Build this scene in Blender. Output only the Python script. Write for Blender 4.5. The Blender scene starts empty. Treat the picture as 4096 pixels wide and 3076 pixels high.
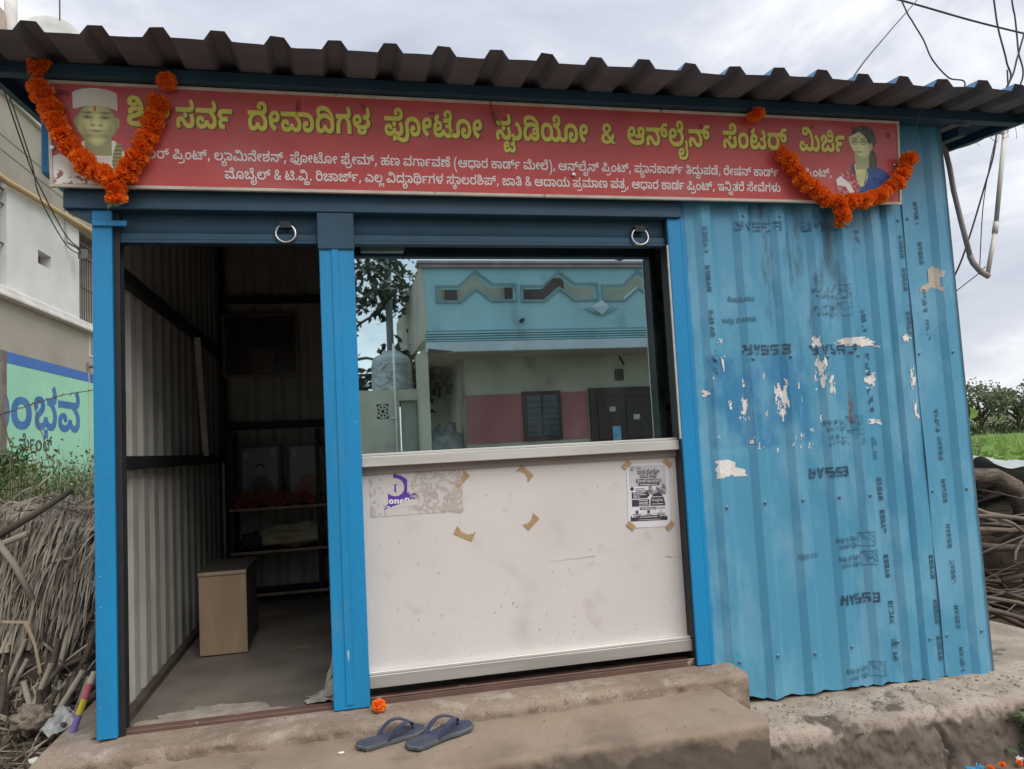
import bpy, bmesh, math, random
from mathutils import Vector, Matrix, noise, geometry

# ------------------------------------------------------------------ camera, sky, sun, exposure
scn = bpy.context.scene
COL = scn.collection
cam_d = bpy.data.cameras.new("camera"); cam = bpy.data.objects.new("camera", cam_d); COL.objects.link(cam)
cam_d.sensor_width = 36.0; cam_d.sensor_fit = 'HORIZONTAL'; cam_d.lens = 26.77
cam_d.clip_start = 0.05; cam_d.clip_end = 3000
yaw, pitch, roll = 0.2218, 0.0781, -0.0521
fw = Vector((math.sin(yaw)*math.cos(pitch), math.cos(yaw)*math.cos(pitch), math.sin(pitch)))
r0 = Vector((math.cos(yaw), -math.sin(yaw), 0)); u0 = r0.cross(fw)
rr = math.cos(roll)*r0 + math.sin(roll)*u0; uu = -math.sin(roll)*r0 + math.cos(roll)*u0
cam.matrix_world = Matrix(((rr.x, uu.x, -fw.x, 1.09), (rr.y, uu.y, -fw.y, -3.305), (rr.z, uu.z, -fw.z, 1.051), (0, 0, 0, 1)))
scn.camera = cam

world = bpy.data.worlds.new("World"); scn.world = world; world.use_nodes = True
wn = world.node_tree; wn.nodes.clear()
def wnode(t, **k):
    n = wn.nodes.new(t)
    for a, b in k.items(): setattr(n, a, b)
    return n
SUN_EL, SUN_AZ = math.radians(56), math.radians(148)      # sun behind the clouds, behind the viewer's right shoulder
sky = wnode('ShaderNodeTexSky', sky_type='NISHITA', sun_disc=False, sun_elevation=SUN_EL, sun_rotation=SUN_AZ, air_density=1.5, dust_density=3.0)
skys = wnode('ShaderNodeMixRGB', blend_type='MULTIPLY'); skys.inputs[0].default_value = 1; skys.inputs[2].default_value = (.10, .10, .10, 1)
wn.links.new(sky.outputs[0], skys.inputs[1])
tc = wnode('ShaderNodeTexCoord'); mp = wnode('ShaderNodeMapping'); mp.inputs['Scale'].default_value = (1, 1, 2.6); mp.inputs['Location'].default_value = (3.1, .4, .2)
wn.links.new(tc.outputs['Generated'], mp.inputs[0])
n1 = wnode('ShaderNodeTexNoise'); n1.inputs['Scale'].default_value = 2.1; n1.inputs['Detail'].default_value = 7; n1.inputs['Roughness'].default_value = .55; n1.inputs['Distortion'].default_value = .35
wn.links.new(mp.outputs[0], n1.inputs['Vector'])
cr = wnode('ShaderNodeValToRGB'); cr.color_ramp.elements[0].position = .36; cr.color_ramp.elements[0].color = (.44, .48, .57, 1)
cr.color_ramp.elements[1].position = .63; cr.color_ramp.elements[1].color = (.98, .985, 1.0, 1)
e = cr.color_ramp.elements.new(.5); e.color = (.60, .625, .70, 1)
wn.links.new(n1.outputs[0], cr.inputs[0])
mixs = wnode('ShaderNodeMixRGB'); mixs.inputs[0].default_value = .9
wn.links.new(skys.outputs[0], mixs.inputs[1]); wn.links.new(cr.outputs[0], mixs.inputs[2])
bg = wnode('ShaderNodeBackground'); bg.inputs[1].default_value = 0.57
wo = wnode('ShaderNodeOutputWorld')
wn.links.new(mixs.outputs[0], bg.inputs[0]); wn.links.new(bg.outputs[0], wo.inputs[0])

sun_d = bpy.data.lights.new("sun", 'SUN'); sun = bpy.data.objects.new("sun", sun_d); COL.objects.link(sun)
sun_d.energy = 1.5; sun_d.angle = math.radians(55); sun_d.color = (1.0, .965, .91)
sd = Vector((math.sin(SUN_AZ)*math.cos(SUN_EL), math.cos(SUN_AZ)*math.cos(SUN_EL), math.sin(SUN_EL)))   # towards the sun
sun.rotation_euler = sd.to_track_quat('Z', 'Y').to_euler()
scn.view_settings.view_transform = 'Standard'; scn.view_settings.look = 'None'
scn.view_settings.exposure = 1.15; scn.view_settings.gamma = 1.0; scn.view_settings.use_curve_mapping = False
scn.render.engine = 'CYCLES'; scn.cycles.max_bounces = 7; scn.cycles.diffuse_bounces = 4; scn.cycles.transparent_max_bounces = 8

# ------------------------------------------------------------------ helpers: materials
MATS = {}
def M(name, c1, c2=None, scale=6, rough=.6, metal=0, bump=0, bscale=60, lo=.35, hi=.65, stretch=(1, 1, 1), spec=.5,
      c3=None, s3=3, t3=(.55, .62), st3=(1, 1, 1), rnd=None, detail=6, trans=0, speck=None):
    """procedural surface: c1..c2 mottled by noise, optional patches of c3, optional per-object tint (rnd)"""
    if name in MATS: return MATS[name]
    m = bpy.data.materials.new(name); m.use_nodes = True; MATS[name] = m
    nt = m.node_tree; b = nt.nodes['Principled BSDF']; L = nt.links
    b.inputs['Roughness'].default_value = rough; b.inputs['Metallic'].default_value = metal
    b.inputs['Specular IOR Level'].default_value = spec
    t = nt.nodes.new('ShaderNodeTexCoord'); src = t.outputs['Object']
    def nz(sc, st, det=detail):
        mp = nt.nodes.new('ShaderNodeMapping'); mp.inputs['Scale'].default_value = st; L.new(src, mp.inputs[0])
        n = nt.nodes.new('ShaderNodeTexNoise'); n.inputs['Scale'].default_value = sc; n.inputs['Detail'].default_value = det; L.new(mp.outputs[0], n.inputs['Vector'])
        return n.outputs[0]
    def ramp(s, a, z):
        r = nt.nodes.new('ShaderNodeMapRange'); r.inputs[1].default_value = a; r.inputs[2].default_value = z; r.interpolation_type = 'SMOOTHSTEP'; L.new(s, r.inputs[0]); return r.outputs[0]
    def mix(f, a, c, mode='MIX'):
        x = nt.nodes.new('ShaderNodeMixRGB'); x.blend_type = mode
        for i, v in ((0, f), (1, a), (2, c)):
            if hasattr(v, 'links') or hasattr(v, 'is_linked'): L.new(v, x.inputs[i])
            else: x.inputs[i].default_value = v if i == 0 else (*v, 1)
        return x.outputs[0]
    if c2 is None: c2 = tuple(v*.8 for v in c1)
    col = mix(ramp(nz(scale, stretch), lo, hi), c1, c2)
    if c3 is not None: col = mix(ramp(nz(s3, st3, 9), *t3), col, c3)
    for sc_k, sk_c, sk_a, sk_b in (speck or ()): col = mix(ramp(nz(sc_k, (1, 1, 1), 4), sk_a, sk_b), col, sk_c)
    if rnd is not None:
        oi = nt.nodes.new('ShaderNodeObjectInfo'); col = mix(oi.outputs['Random'], col, mix(.55, col, rnd))
    L.new(col, b.inputs['Base Color'])
    if trans:
        b.inputs['Subsurface Weight'].default_value = 0
        tr = nt.nodes.new('ShaderNodeBsdfTranslucent'); L.new(col, tr.inputs[0]); ms = nt.nodes.new('ShaderNodeMixShader'); ms.inputs[0].default_value = trans
        L.new(b.outputs[0], ms.inputs[1]); L.new(tr.outputs[0], ms.inputs[2]); L.new(ms.outputs[0], nt.nodes['Material Output'].inputs[0])
    if bump:
        bp = nt.nodes.new('ShaderNodeBump'); bp.inputs['Strength'].default_value = bump; bp.inputs['Distance'].default_value = .01
        L.new(nz(bscale, stretch), bp.inputs['Height']); L.new(bp.outputs[0], b.inputs['Normal'])
    return m
def MV(name, rough=.5):
    """print whose ink lies in a colour attribute"""
    m = bpy.data.materials.new(name); m.use_nodes = True; nt = m.node_tree; b = nt.nodes['Principled BSDF']; b.inputs['Roughness'].default_value = rough
    a = nt.nodes.new('ShaderNodeVertexColor'); a.layer_name = 'ink'; nt.links.new(a.outputs[0], b.inputs['Base Color']); return m

# ------------------------------------------------------------------ helpers: meshes and things
def place(o, parent): 
    COL.objects.link(o)
    if parent is not None: o.parent = parent
def wloc(o):
    v = Vector((0, 0, 0))
    while o is not None: v += o.location; o = o.parent
    return v
def tag(o, label=None, cat=None, group=None, kind=None):
    for k, v in (('label', label), ('category', cat), ('group', group), ('kind', kind)):
        if v: o[k] = v
    return o
def thing(name, label, cat, loc=(0, 0, 0), group=None):
    o = bpy.data.objects.new(name, None); o.empty_display_size = .1; o.location = loc; COL.objects.link(o)
    return tag(o, label, cat, group)
def copy_tree(o, parent=None, link=None):
    c = o.copy(); COL.objects.link(c); c.parent = parent
    for ch in [x for x in bpy.data.objects if x.parent is o]: copy_tree(ch, c)
    return c
class MB:
    def __init__(s): s.v = []; s.f = []; s.m = []
    def add(s, vs, fs, mi=0):
        n = len(s.v); s.v += [tuple(v) for v in vs]; s.f += [tuple(i+n for i in f) for f in fs]; s.m += [mi]*len(fs); return s
    def box(s, x0, x1, y0, y1, z0, z1, mi=0):
        return s.add([(x, y, z) for x in (x0, x1) for y in (y0, y1) for z in (z0, z1)], [(0, 1, 3, 2), (4, 6, 7, 5), (0, 4, 5, 1), (2, 3, 7, 6), (0, 2, 6, 4), (1, 5, 7, 3)], mi)
    def beam(s, a, b, w, h, up=(0, 0, 1), mi=0):
        a, b = Vector(a), Vector(b); d = (b-a).normalized(); sd_ = d.cross(Vector(up)).normalized(); u = sd_.cross(d)
        vs = [p + sd_*(i*w/2) + u*(j*h/2) for p in (a, b) for i, j in ((-1, -1), (1, -1), (1, 1), (-1, 1))]
        return s.add(vs, [(0, 1, 2, 3)[::-1], (4, 5, 6, 7), (0, 1, 5, 4), (1, 2, 6, 5), (2, 3, 7, 6), (3, 0, 4, 7)], mi)
    def tube(s, pts, r, n=8, cap=True, mi=0):
        pts = [Vector(p) for p in pts]; k = len(pts); rs = r if isinstance(r, (list, tuple)) else [r]*k
        t = (pts[1]-pts[0]).normalized(); ref = Vector((0, 0, 1)) if abs(t.z) < .9 else Vector((1, 0, 0)); nx = t.cross(ref).normalized(); base = len(s.v)
        for i, p in enumerate(pts):
            t = (pts[min(i+1, k-1)]-pts[max(i-1, 0)]).normalized(); nx = (nx - t*nx.dot(t)).normalized(); ny = t.cross(nx)
            s.v += [tuple(p + (nx*math.cos(2*math.pi*j/n) + ny*math.sin(2*math.pi*j/n))*rs[i]) for j in range(n)]
        fs = [(base+i*n+j, base+i*n+(j+1) % n, base+(i+1)*n+(j+1) % n, base+(i+1)*n+j) for i in range(k-1) for j in range(n)]
        if cap: fs += [tuple(base+j for j in range(n))[::-1], tuple(base+(k-1)*n+j for j in range(n))]
        s.f += fs; s.m += [mi]*len(fs); return s
    def prism(s, poly, fn, d0, d1, mi=0):
        """closed 2-D outline swept from depth d0 to d1; fn(a, b, d) -> point"""
        n = len(poly); vs = [fn(a, b, d0) for a, b in poly] + [fn(a, b, d1) for a, b in poly]
        return s.add(vs, [tuple(range(n)), tuple(range(2*n-1, n-1, -1))] + [(i, i+n, (i+1) % n+n, (i+1) % n) for i in range(n)], mi)
    def grid(s, nu, nv, fn, mi=0, keep=None):
        base = len(s.v); s.v += [tuple(fn(i/nu, j/nv)) for j in range(nv+1) for i in range(nu+1)]
        for j in range(nv):
            for i in range(nu):
                if keep and not keep((i+.5)/nu, (j+.5)/nv): continue
                s.f.append((base+j*(nu+1)+i, base+j*(nu+1)+i+1, base+(j+1)*(nu+1)+i+1, base+(j+1)*(nu+1)+i)); s.m.append(mi)
        return s
    def lathe(s, prof, c, n=16, axis='z', mi=0):
        base = len(s.v); c = Vector(c)
        for r, h in prof:
            for j in range(n):
                a = 2*math.pi*j/n; p = (r*math.cos(a), r*math.sin(a), h)
                if axis == 'y': p = (p[0], h, p[1])
                if axis == 'x': p = (h, p[0], p[1])
                s.v.append(tuple(c+Vector(p)))
        for i in range(len(prof)-1):
            for j in range(n):
                s.f.append((base+i*n+j, base+i*n+(j+1) % n, base+(i+1)*n+(j+1) % n, base+(i+1)*n+j)); s.m.append(mi)
        return s
    def blob(s, c, rad, amp=.2, fr=2.0, seed=0, nu=18, nv=12, flat=None, mi=0):
        base = len(s.v); c = Vector(c)
        for j in range(nv+1):
            th = math.pi*j/nv
            for i in range(nu):
                ph = 2*math.pi*i/nu; d = Vector((math.sin(th)*math.cos(ph), math.sin(th)*math.sin(ph), math.cos(th)))
                k = 1 + amp*noise.fractal(d*fr+Vector((seed*7.3, seed*3.1, 0)), .8, 2.1, 4)
                p = Vector((d.x*rad[0]*k, d.y*rad[1]*k, d.z*rad[2]*k))
                if flat is not None and p.z < flat: p.z = flat
                s.v.append(tuple(c+p))
        for j in range(nv):
            for i in range(nu):
                s.f.append((base+j*nu+i, base+(j+1)*nu+i, base+(j+1)*nu+(i+1) % nu, base+j*nu+(i+1) % nu)); s.m.append(mi)
        return s
    def build(s, name, mat, parent=None, smooth=False, bevel=0, origin=None, label=None, cat=None, group=None, kind=None, ink=None, local=False, auto=None):
        me = bpy.data.meshes.new(name)
        o0 = Vector((0, 0, 0)) if local else (wloc(parent) if parent is not None else Vector(origin or (0, 0, 0)))
        me.from_pydata([(v[0]-o0.x, v[1]-o0.y, v[2]-o0.z) for v in s.v], [], s.f)
        for mm in (mat if isinstance(mat, (list, tuple)) else [mat]): me.materials.append(mm)
        me.polygons.foreach_set('material_index', s.m)
        me.polygons.foreach_set('use_smooth', [smooth]*len(s.f))
        if bevel:
            bm = bmesh.new(); bm.from_mesh(me); bmesh.ops.bevel(bm, geom=bm.edges[:], offset=bevel, segments=1, affect='EDGES', clamp_overlap=True); bm.to_mesh(me); bm.free()
        if ink is not None:
            a = me.color_attributes.new('ink', 'FLOAT_COLOR', 'POINT'); a.data.foreach_set('color', [q for c in ink for q in (*c, 1.0)])
        me.update(); o = bpy.data.objects.new(name, me)
        if parent is None: o.location = o0
        place(o, parent); tag(o, label, cat, group, kind)
        if auto is not None:
            for p in me.polygons: p.use_smooth = True
            me.set_sharp_from_angle(angle=math.radians(auto))
        return o
def fbm(x, y, z=0, o=4): return noise.fractal(Vector((x, y, z)), 1.0, 2.0, o)
def lerp(pts, x):
    if x <= pts[0][0]: return pts[0][1]
    for (a, b), (c, d) in zip(pts, pts[1:]):
        if x <= c: return b+(d-b)*(x-a)/(c-a)
    return pts[-1][1]

# ------------------------------------------------------------------ lettering outlines: unit, then contours of point steps (2*dx + on-curve flag, dy)
OUTLINES = [
[6,[99,-2,-26,0,-40,6,-22,13,1,10,0,9,18,11,30,6,19,2,20,2,24,6,8,9,1,8,1,3,0,6,-6,11,-12,10,-18,7,-13,0,-8,0,-8,-4,1,-3,0,-3,10,-3,9,0,10,0,12,6,3,6,37,-1,-6,-15,-36,-13,-21,0,-18,0,-26,5,-14,11,1,7,0,11,34,14,27,0,22,0,36,-8,24,-16,12,-21,1,-13,0,-3,-2,-5,-4,-4,1,-2,-4,-7,-18,-10,-30,-7,-19,-2,-14,-2,-16,-2,-6,-3,1,-2,0,-3,6,-4,18,-2,17,0,26,0,32,6,16,9,1,6,0,9,-16,11,-13,4,-2,0,-4,1,-1,0,-8,2,-18,1,-9,0,-14,0,-10,-3,1,-2,0,-1,2,-2,1,0,-45,-8,-4,3,-4,6,1,5,0,2,6,7,14,7,30,5,25,0,12,0,22,-2,9,-1,2,0,4,0,4,0,3,-1,24,-3,32,-14,16,-17,1,-10,0,-12,-28,-19,-54,-10]],
[6,[47,-10,0,-14,-28,-19,-54,-10,-33,0,-16,0,-32,2,-15,2,9,16,12,-1,26,-2,17,0,42,0,42,16,1,12,0,5,-8,9,-3,3,31,8,10,-7,6,-14]],
[6,[153,67,0,-9,-14,-11,-28,-7,-19,0,-22,0,-28,8,-7,4,9,17,4,-2,10,-6,12,-3,11,0,16,0,14,6,1,4,0,4,-10,4,-5,0,-10,0,-14,-4,-8,-10,1,-7,1,-2,0,-9,14,-14,26,-8,15,-3,-25,-21,-22,6,-36,15,-18,21,1,12,0,13,20,19,36,10,25,0,20,0,28,-7,14,-12]],
[6,[175,-2,-18,0,-28,5,-22,11,-11,7,-4,3,-8,4,-6,2,-1,0,-8,0,-8,-4,1,-4,0,-5,8,-7,7,-5,-41,-9,-10,5,-10,16,1,6,0,8,14,13,28,7,21,0,12,0,20,-4,20,-8,13,-8,4,-3,12,-6,12,-3,9,0,12,0,12,7,1,7,0,6,-8,12,-9,7,45,9,12,-8,12,-18,1,-9,0,-17,-38,-17],[131,45,-12,0,-14,7,1,5,0,5,14,7,13,0,12,0,14,-7,1,-5,0,-5,-14,-7],[11,71,1,21,145,0,18,0,16,1,3,2,6,1,2,4,1,2,0,5,-10,8,-7,5,39,11,16,-10,12,-15,1,-8,0,-4,-6,-11,-9,-4,-8,-4,-30,-4,-25,0]],
[6,[81,-2,-22,0,-32,8,-16,14,1,9,0,8,14,12,26,7,19,0,24,0,24,-9,1,-9,0,-3,-4,-5,-1,-2,-33,1,2,1,0,2,1,1,0,2,-6,3,-5,0,-6,0,-8,-4,1,-4,0,-5,18,-6,19,0,20,0,20,10,1,8,45,0,2,-9,18,-9,11,0,14,0,12,9,1,7,0,5,-8,11,-16,9,-22,8,-11,3,61,4,14,-6,22,-12,10,-15,1,-9,0,-13,-18,-15,-30,-7,-15,0,-16,0,-26,4,-20,9,-7,6,21,0,-12,-7,-22,-8,-30,-4],[11,71,1,21,177,0,18,0,14,1,5,2,4,1,4,4,1,2,0,5,-10,8,-7,5,37,11,16,-10,12,-15,1,-8,0,-4,-6,-11,-7,-4,-10,-4,-28,-4,-27,0]],
[6,[195,71,-97,0,-14,0,-10,-1,-3,0,-4,-1,-4,-3,1,-2,0,-3,2,-2,5,-1,4,-1,10,-1,9,0,49,0,1,-21,-41,0,-6,0,-10,0,-4,0,-1,-1,-6,0,-4,-3,1,-3,0,-3,6,-3,12,-1,7,0,7,0,1,-21,-11,0,-12,0,-26,2,-18,6,-12,10,1,7,0,5,6,7,12,7,11,2,-1,-2,-12,4,-18,11,1,9,0,5,8,8,9,3,8,3,18,4,28,1,19,0,99,0]],
[6,[77,-2,-30,0,-34,19,1,18,0,9,10,15,22,12,17,4,9,-4,-55,0,1,21,155,0,20,0,18,3,5,2,4,2,4,5,1,2,0,5,-12,7,-11,0,-10,0,-16,-5,1,-5,0,-1,0,-2,1,-1,-9,9,2,2,8,1,3,0,8,0,12,-5,1,-4,0,-5,-12,-5,-13,0,-12,0,-16,8,1,7,0,6,14,10,26,7,21,0,22,0,30,-9,16,-14,1,-9,0,-8,-10,-11,-9,-4,-4,-2,-14,-4,-9,-1,5,2,16,-4,18,-12,10,-15,1,-9,0,-18,-36,-19,-29,0,-16,0,-24,4,-20,9,-7,6,21,2,-10,-8,-24,-9,-24,-4],[87,19,12,0,16,10,3,8,45,0,0,-9,18,-9,11,0,12,0,14,8,1,10,0,6,-10,13,-18,9,-28,6,-17,0,-5,0,-18,0,-26,-5,-20,-10,-8,-12,1,-7,0,-9,12,-9]],
[6,[81,-2,-22,0,-32,8,-16,14,1,9,0,8,14,12,26,7,19,0,24,0,24,-9,1,-9,0,-3,-4,-5,-1,-2,-33,1,2,1,0,2,1,1,0,2,-6,3,-5,0,-6,0,-8,-4,1,-4,0,-5,18,-6,19,0,20,0,20,10,1,8,45,0,2,-9,18,-9,11,0,14,0,12,9,1,7,0,5,-8,11,-16,9,-22,8,-11,3,61,3,14,-5,22,-13,10,-14,1,-9,0,-13,-18,-15,-30,-7,-15,0,-16,0,-26,4,-20,9,-7,6,21,0,-12,-7,-22,-8,-30,-4],[11,71,1,21,223,0,1,-21]],
[6,[159,41,0,-13,-22,-20,-36,-10,-23,0,-24,0,-30,7,-16,14,1,9,0,7,10,11,20,6,15,0,16,0,16,-8,1,-6,0,-5,-12,-6,-9,0,-6,0,-12,2,-3,4,5,1,0,0,0,-3,1,-1,0,-4,12,-8,17,0,12,0,18,5,8,11,1,7,0,8,-8,11,-7,3,-6,3,-16,3,-24,2,-19,0,-109,0,1,21,119,0,26,0,36,-3,24,-6,11,-5,14,-7,14,-18]],
[6,[77,-2,-20,0,-28,8,-16,18,1,12,0,12,18,21,32,15,46,8,27,0,20,0,32,-5,22,-9,11,-5,1,0,-6,6,-18,12,-26,9,-34,6,-21,0,-24,0,-18,-6,1,-5,0,-3,6,-6,5,-2,-31,-13,-8,4,-10,10,-6,9,1,4,0,11,24,13,38,5,23,0,26,0,40,-5,32,-9,11,-6,18,-9,20,-23,8,-23,1,-10,0,-16,-16,-19,-30,-9,-19,0,-16,0,-24,4,-20,9,-7,6,21,2,-10,-8,-24,-9,-24,-4],[87,19,12,0,16,10,3,8,45,0,0,-9,18,-9,11,0,12,0,12,8,1,10,0,6,-8,13,-18,9,-28,6,-17,0,-5,0,-18,0,-26,-5,-20,-10,-8,-12,1,-7,0,-9,12,-9]],
[6,[119,71,-12,0,-18,-6,-10,-10,-3,-7,-2,-3,-4,-10,0,-13,1,-8,1,-14,-51,0,1,19,0,12,8,22,22,17,21,5,11,-4,-61,0,1,21,115,0,18,0,16,1,3,2,6,1,2,4,1,2,0,5,-10,8,-7,5,37,11,18,-10,10,-15,1,-8,0,-6,-8,-10,-20,-8,-17,-2,7,1,18,-6,18,-17,4,-20,1,-11,1,-19,-51,0,1,13,0,10,0,13,-4,10,-1,4,-6,10,-20,11]],
[6,[131,-2,-16,0,-28,4,-18,8,1,7,0,3,8,7,9,3,9,-5,-26,2,-38,10,-20,16,1,10,0,9,16,14,32,8,21,0,16,0,22,-5,16,-11,1,-8,0,-6,-12,-11,-24,-6,-17,0,-16,0,-24,3,-5,2,3,13,6,-1,16,-3,11,0,14,0,10,5,1,4,0,3,-8,3,-5,0,-12,0,-14,-7,1,-6,0,-4,6,-8,18,-5,32,-3,27,0,34,0,34,8,1,8,0,4,-14,6,-13,2,-19,0,1,21,9,0,18,0,14,1,5,2,4,1,4,4,1,2,0,5,-10,8,-7,5,37,11,16,-10,12,-15,1,-8,0,-9,-16,-12,-15,-3,1,3,8,-2,16,-6,8,-8,1,-5,0,-8,-14,-11,-22,-7,-26,-4,-15,-1,11,6,6,-3,8,-6,1,-5,0,-9,-32,-10],[133,14,8,0,10,3,1,3,0,3,-10,3,-9,0,-8,0,-10,-3,1,-3,0,-2,10,-4]],
[6,[81,-2,-22,0,-32,8,-16,14,1,9,0,8,14,12,26,7,19,0,24,0,24,-9,1,-9,0,-3,-4,-5,-1,-2,-33,1,2,1,0,2,1,1,0,2,-6,3,-5,0,-6,0,-8,-4,1,-4,0,-5,18,-6,19,0,20,0,20,10,1,8,45,0,2,-9,18,-9,11,0,10,0,10,4,6,7,1,3,0,6,-10,12,-7,7,45,9,10,-8,12,-18,1,-10,0,-11,-18,-15,-28,-7,-17,0,-16,0,-26,4,-20,9,-7,6,21,0,-12,-7,-22,-8,-30,-4],[127,-24,5,25,43,0,5,-25],[149,43,-12,0,-14,7,1,6,0,5,16,7,11,0,12,0,16,-7,1,-5,0,-6,-14,-7],[11,71,1,21,171,0,20,0,18,3,7,2,4,2,2,5,1,2,0,5,-12,7,-11,0,-10,0,-16,-5,1,-5,0,-1,0,-2,3,-1,-11,9,2,2,8,1,3,0,8,0,12,-5,1,-4,0,-5,-12,-5,-11,0,-14,0,-16,8,1,7,0,6,14,10,28,7,21,0,22,0,28,-9,16,-14,1,-9,0,-8,-10,-11,-7,-4,-6,-2,-16,-4,-28,-3,-21,0]],
[6,[-19,-31,-20,0,-34,5,-28,9,-11,6,27,16,16,-7,30,-9,23,0,8,0,14,2,12,5,6,9,1,6,0,9,-2,14,-2,11,1,6,0,14,24,19,46,10,33,0,30,0,44,-9,30,-14,14,-19,1,-11,0,-13,-20,-20,-38,-10,-23,0,-22,0,-32,7,-16,14,1,9,0,7,10,11,20,6,15,0,16,0,16,-8,1,-6,0,-5,-10,-6,-11,0,-6,0,-12,2,-1,4,5,1,0,0,-2,-3,1,-1,0,-4,14,-8,15,0,12,0,18,5,8,11,1,7,0,9,-14,14,-30,9,-23,0,-24,0,-30,-12,1,-14,0,-6,2,-11,2,-12,1,-8,0,-12,-14,-16,-24,-9,-32,-4]],
[6,[89,-2,-16,0,-30,5,-20,11,-10,15,1,10,0,13,18,18,36,11,25,0,14,0,24,-6,14,-11,1,-8,0,-7,-12,-11,-24,-7,-21,0,-12,0,-22,4,-7,2,3,16,6,-2,18,-3,11,0,12,0,12,5,1,3,0,4,-8,3,-7,0,-6,0,-14,-5,-8,-11,1,-8,1,-1,0,-5,6,-7,8,-5,14,-2,9,0,22,0,20,10,3,8,45,0,4,-7,16,-11,19,0,12,0,12,7,1,5,0,4,-8,6,-14,5,-9,1,29,12,20,-3,22,-10,10,-12,1,-6,0,-13,-32,-17,-33,0,-14,0,-28,4,-24,9,-9,8,23,-1,-12,-8,-24,-8,-30,-4],[71,69,-20,3,-18,12,1,6,0,5,12,9,30,6,25,1,5,-21,-10,0,-10,-3,1,-2,0,-3,12,-4,9,-1],[189,45,1,18,27,0,10,0,8,2,1,3,0,3,-10,3,-15,2,31,16,14,-3,18,-6,10,-6,2,-7,1,-3,0,-5,-6,-7,-12,-6,-9,-1,-6,-2,-18,-1,-9,0],[165,71,1,21,35,0,20,0,18,3,7,2,4,2,2,5,1,2,0,5,-12,7,-11,0,-10,0,-16,-5,1,-5,0,-1,0,-2,3,-1,-11,9,2,2,8,1,3,0,8,0,12,-5,1,-4,0,-5,-12,-5,-11,0,-14,0,-16,8,1,7,0,6,14,10,28,7,21,0,22,0,28,-9,16,-14,1,-9,0,-8,-10,-11,-7,-4,-6,-2,-16,-4,-28,-3,-21,0]],
[6,[33,-2,-30,0,-40,12,-19,11,29,15,12,-8,24,-9,17,0,14,0,12,6,1,6,0,4,-2,8,0,6,1,4,0,13,26,18,46,10,31,0,30,0,44,-9,28,-14,14,-19,1,-11,0,-13,-20,-20,-36,-10,-25,0,-22,0,-30,7,-16,14,1,9,0,7,10,11,20,6,13,0,18,0,16,-8,1,-6,0,-5,-12,-6,-9,0,-6,0,-14,2,-1,4,5,1,0,0,0,-3,1,-1,0,-4,12,-8,17,0,12,0,16,5,10,11,1,7,0,9,-14,14,-30,9,-21,0,-16,0,-24,-5,-16,-10,1,-9,0,-4,2,-7,0,-7,1,-5,0,-10,-18,-12,-28,-6]],
[6,[-81,-63,-16,0,-22,7,-12,13,1,7,0,10,14,12,24,7,17,0,16,0,20,-9,1,-8,0,-6,-18,-9,-21,0,-12,0,-20,3,-3,3,7,12,4,-2,12,-5,11,0,8,0,8,3,1,1,0,2,-6,2,-3,0,-8,0,-14,-7,1,-8,0,-4,4,-5,10,-4,11,0,14,0,12,7,1,3,31,0,2,-5,10,-5,13,0,8,0,10,4,1,5,0,4,-12,6,-11,1,15,12,14,-2,18,-7,10,-9,1,-6,0,-8,-12,-10,-22,-5,-13,0,-18,0,-22,8,-11,7,23,1,-8,-6,-18,-7,-20,-3],[-21,-29,1,14,13,0,8,0,8,1,3,1,2,2,2,3,1,2,0,4,-6,9,-3,5,33,5,6,-6,6,-12,1,-6,0,-8,-12,-10,-20,-4,-11,0]],
[6,[31,-2,-28,0,-40,12,-19,11,29,15,10,-8,24,-9,19,0,18,0,20,11,1,9,0,8,-14,13,-24,10,-15,4,25,20,24,-5,34,-16,22,-21,1,-14,0,-12,-18,-18,-36,-10]],
[6,[77,-2,-20,0,-28,8,-16,17,1,13,0,13,20,21,34,15,46,7,27,0,22,0,36,-5,28,-9,11,-5,21,-19,-5,-14,-10,-5,-22,-7,-15,0,-12,0,-22,4,-12,9,1,6,0,9,24,9,21,0,10,0,14,-2,9,-2,16,-4,22,-16,1,-11,0,-10,-20,-15,-32,-7,-17,0,-24,0,-34,10,-11,9,21,2,-10,-8,-24,-9,-24,-4],[87,19,12,0,16,9,3,7,45,0,2,-8,16,-8,15,0,8,0,14,3,10,6,1,6,0,5,-6,8,-10,5,-7,0,-6,0,-6,-2,1,-2,0,-3,8,-2,7,0,4,0,10,2,4,4,1,4,0,4,-6,6,-18,5,-28,3,-19,0,-9,0,-18,0,-28,-5,-20,-9,-10,-13,1,-7,0,-9,12,-9],[113,127,32,0,48,-6,25,-10,14,-4,20,-15,12,-18,1,-10,0,-7,-2,-11,-3,-5,-39,32,13,2,-8,7,-18,10,-11,4,-16,5,-36,5,-25,0,-16,0,-18,-2,-8,-6,1,-3,0,-3,4,-4,5,-3,-33,-11,-8,4,-8,8,-4,9,1,3,0,11,24,13,38,5]],
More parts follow.
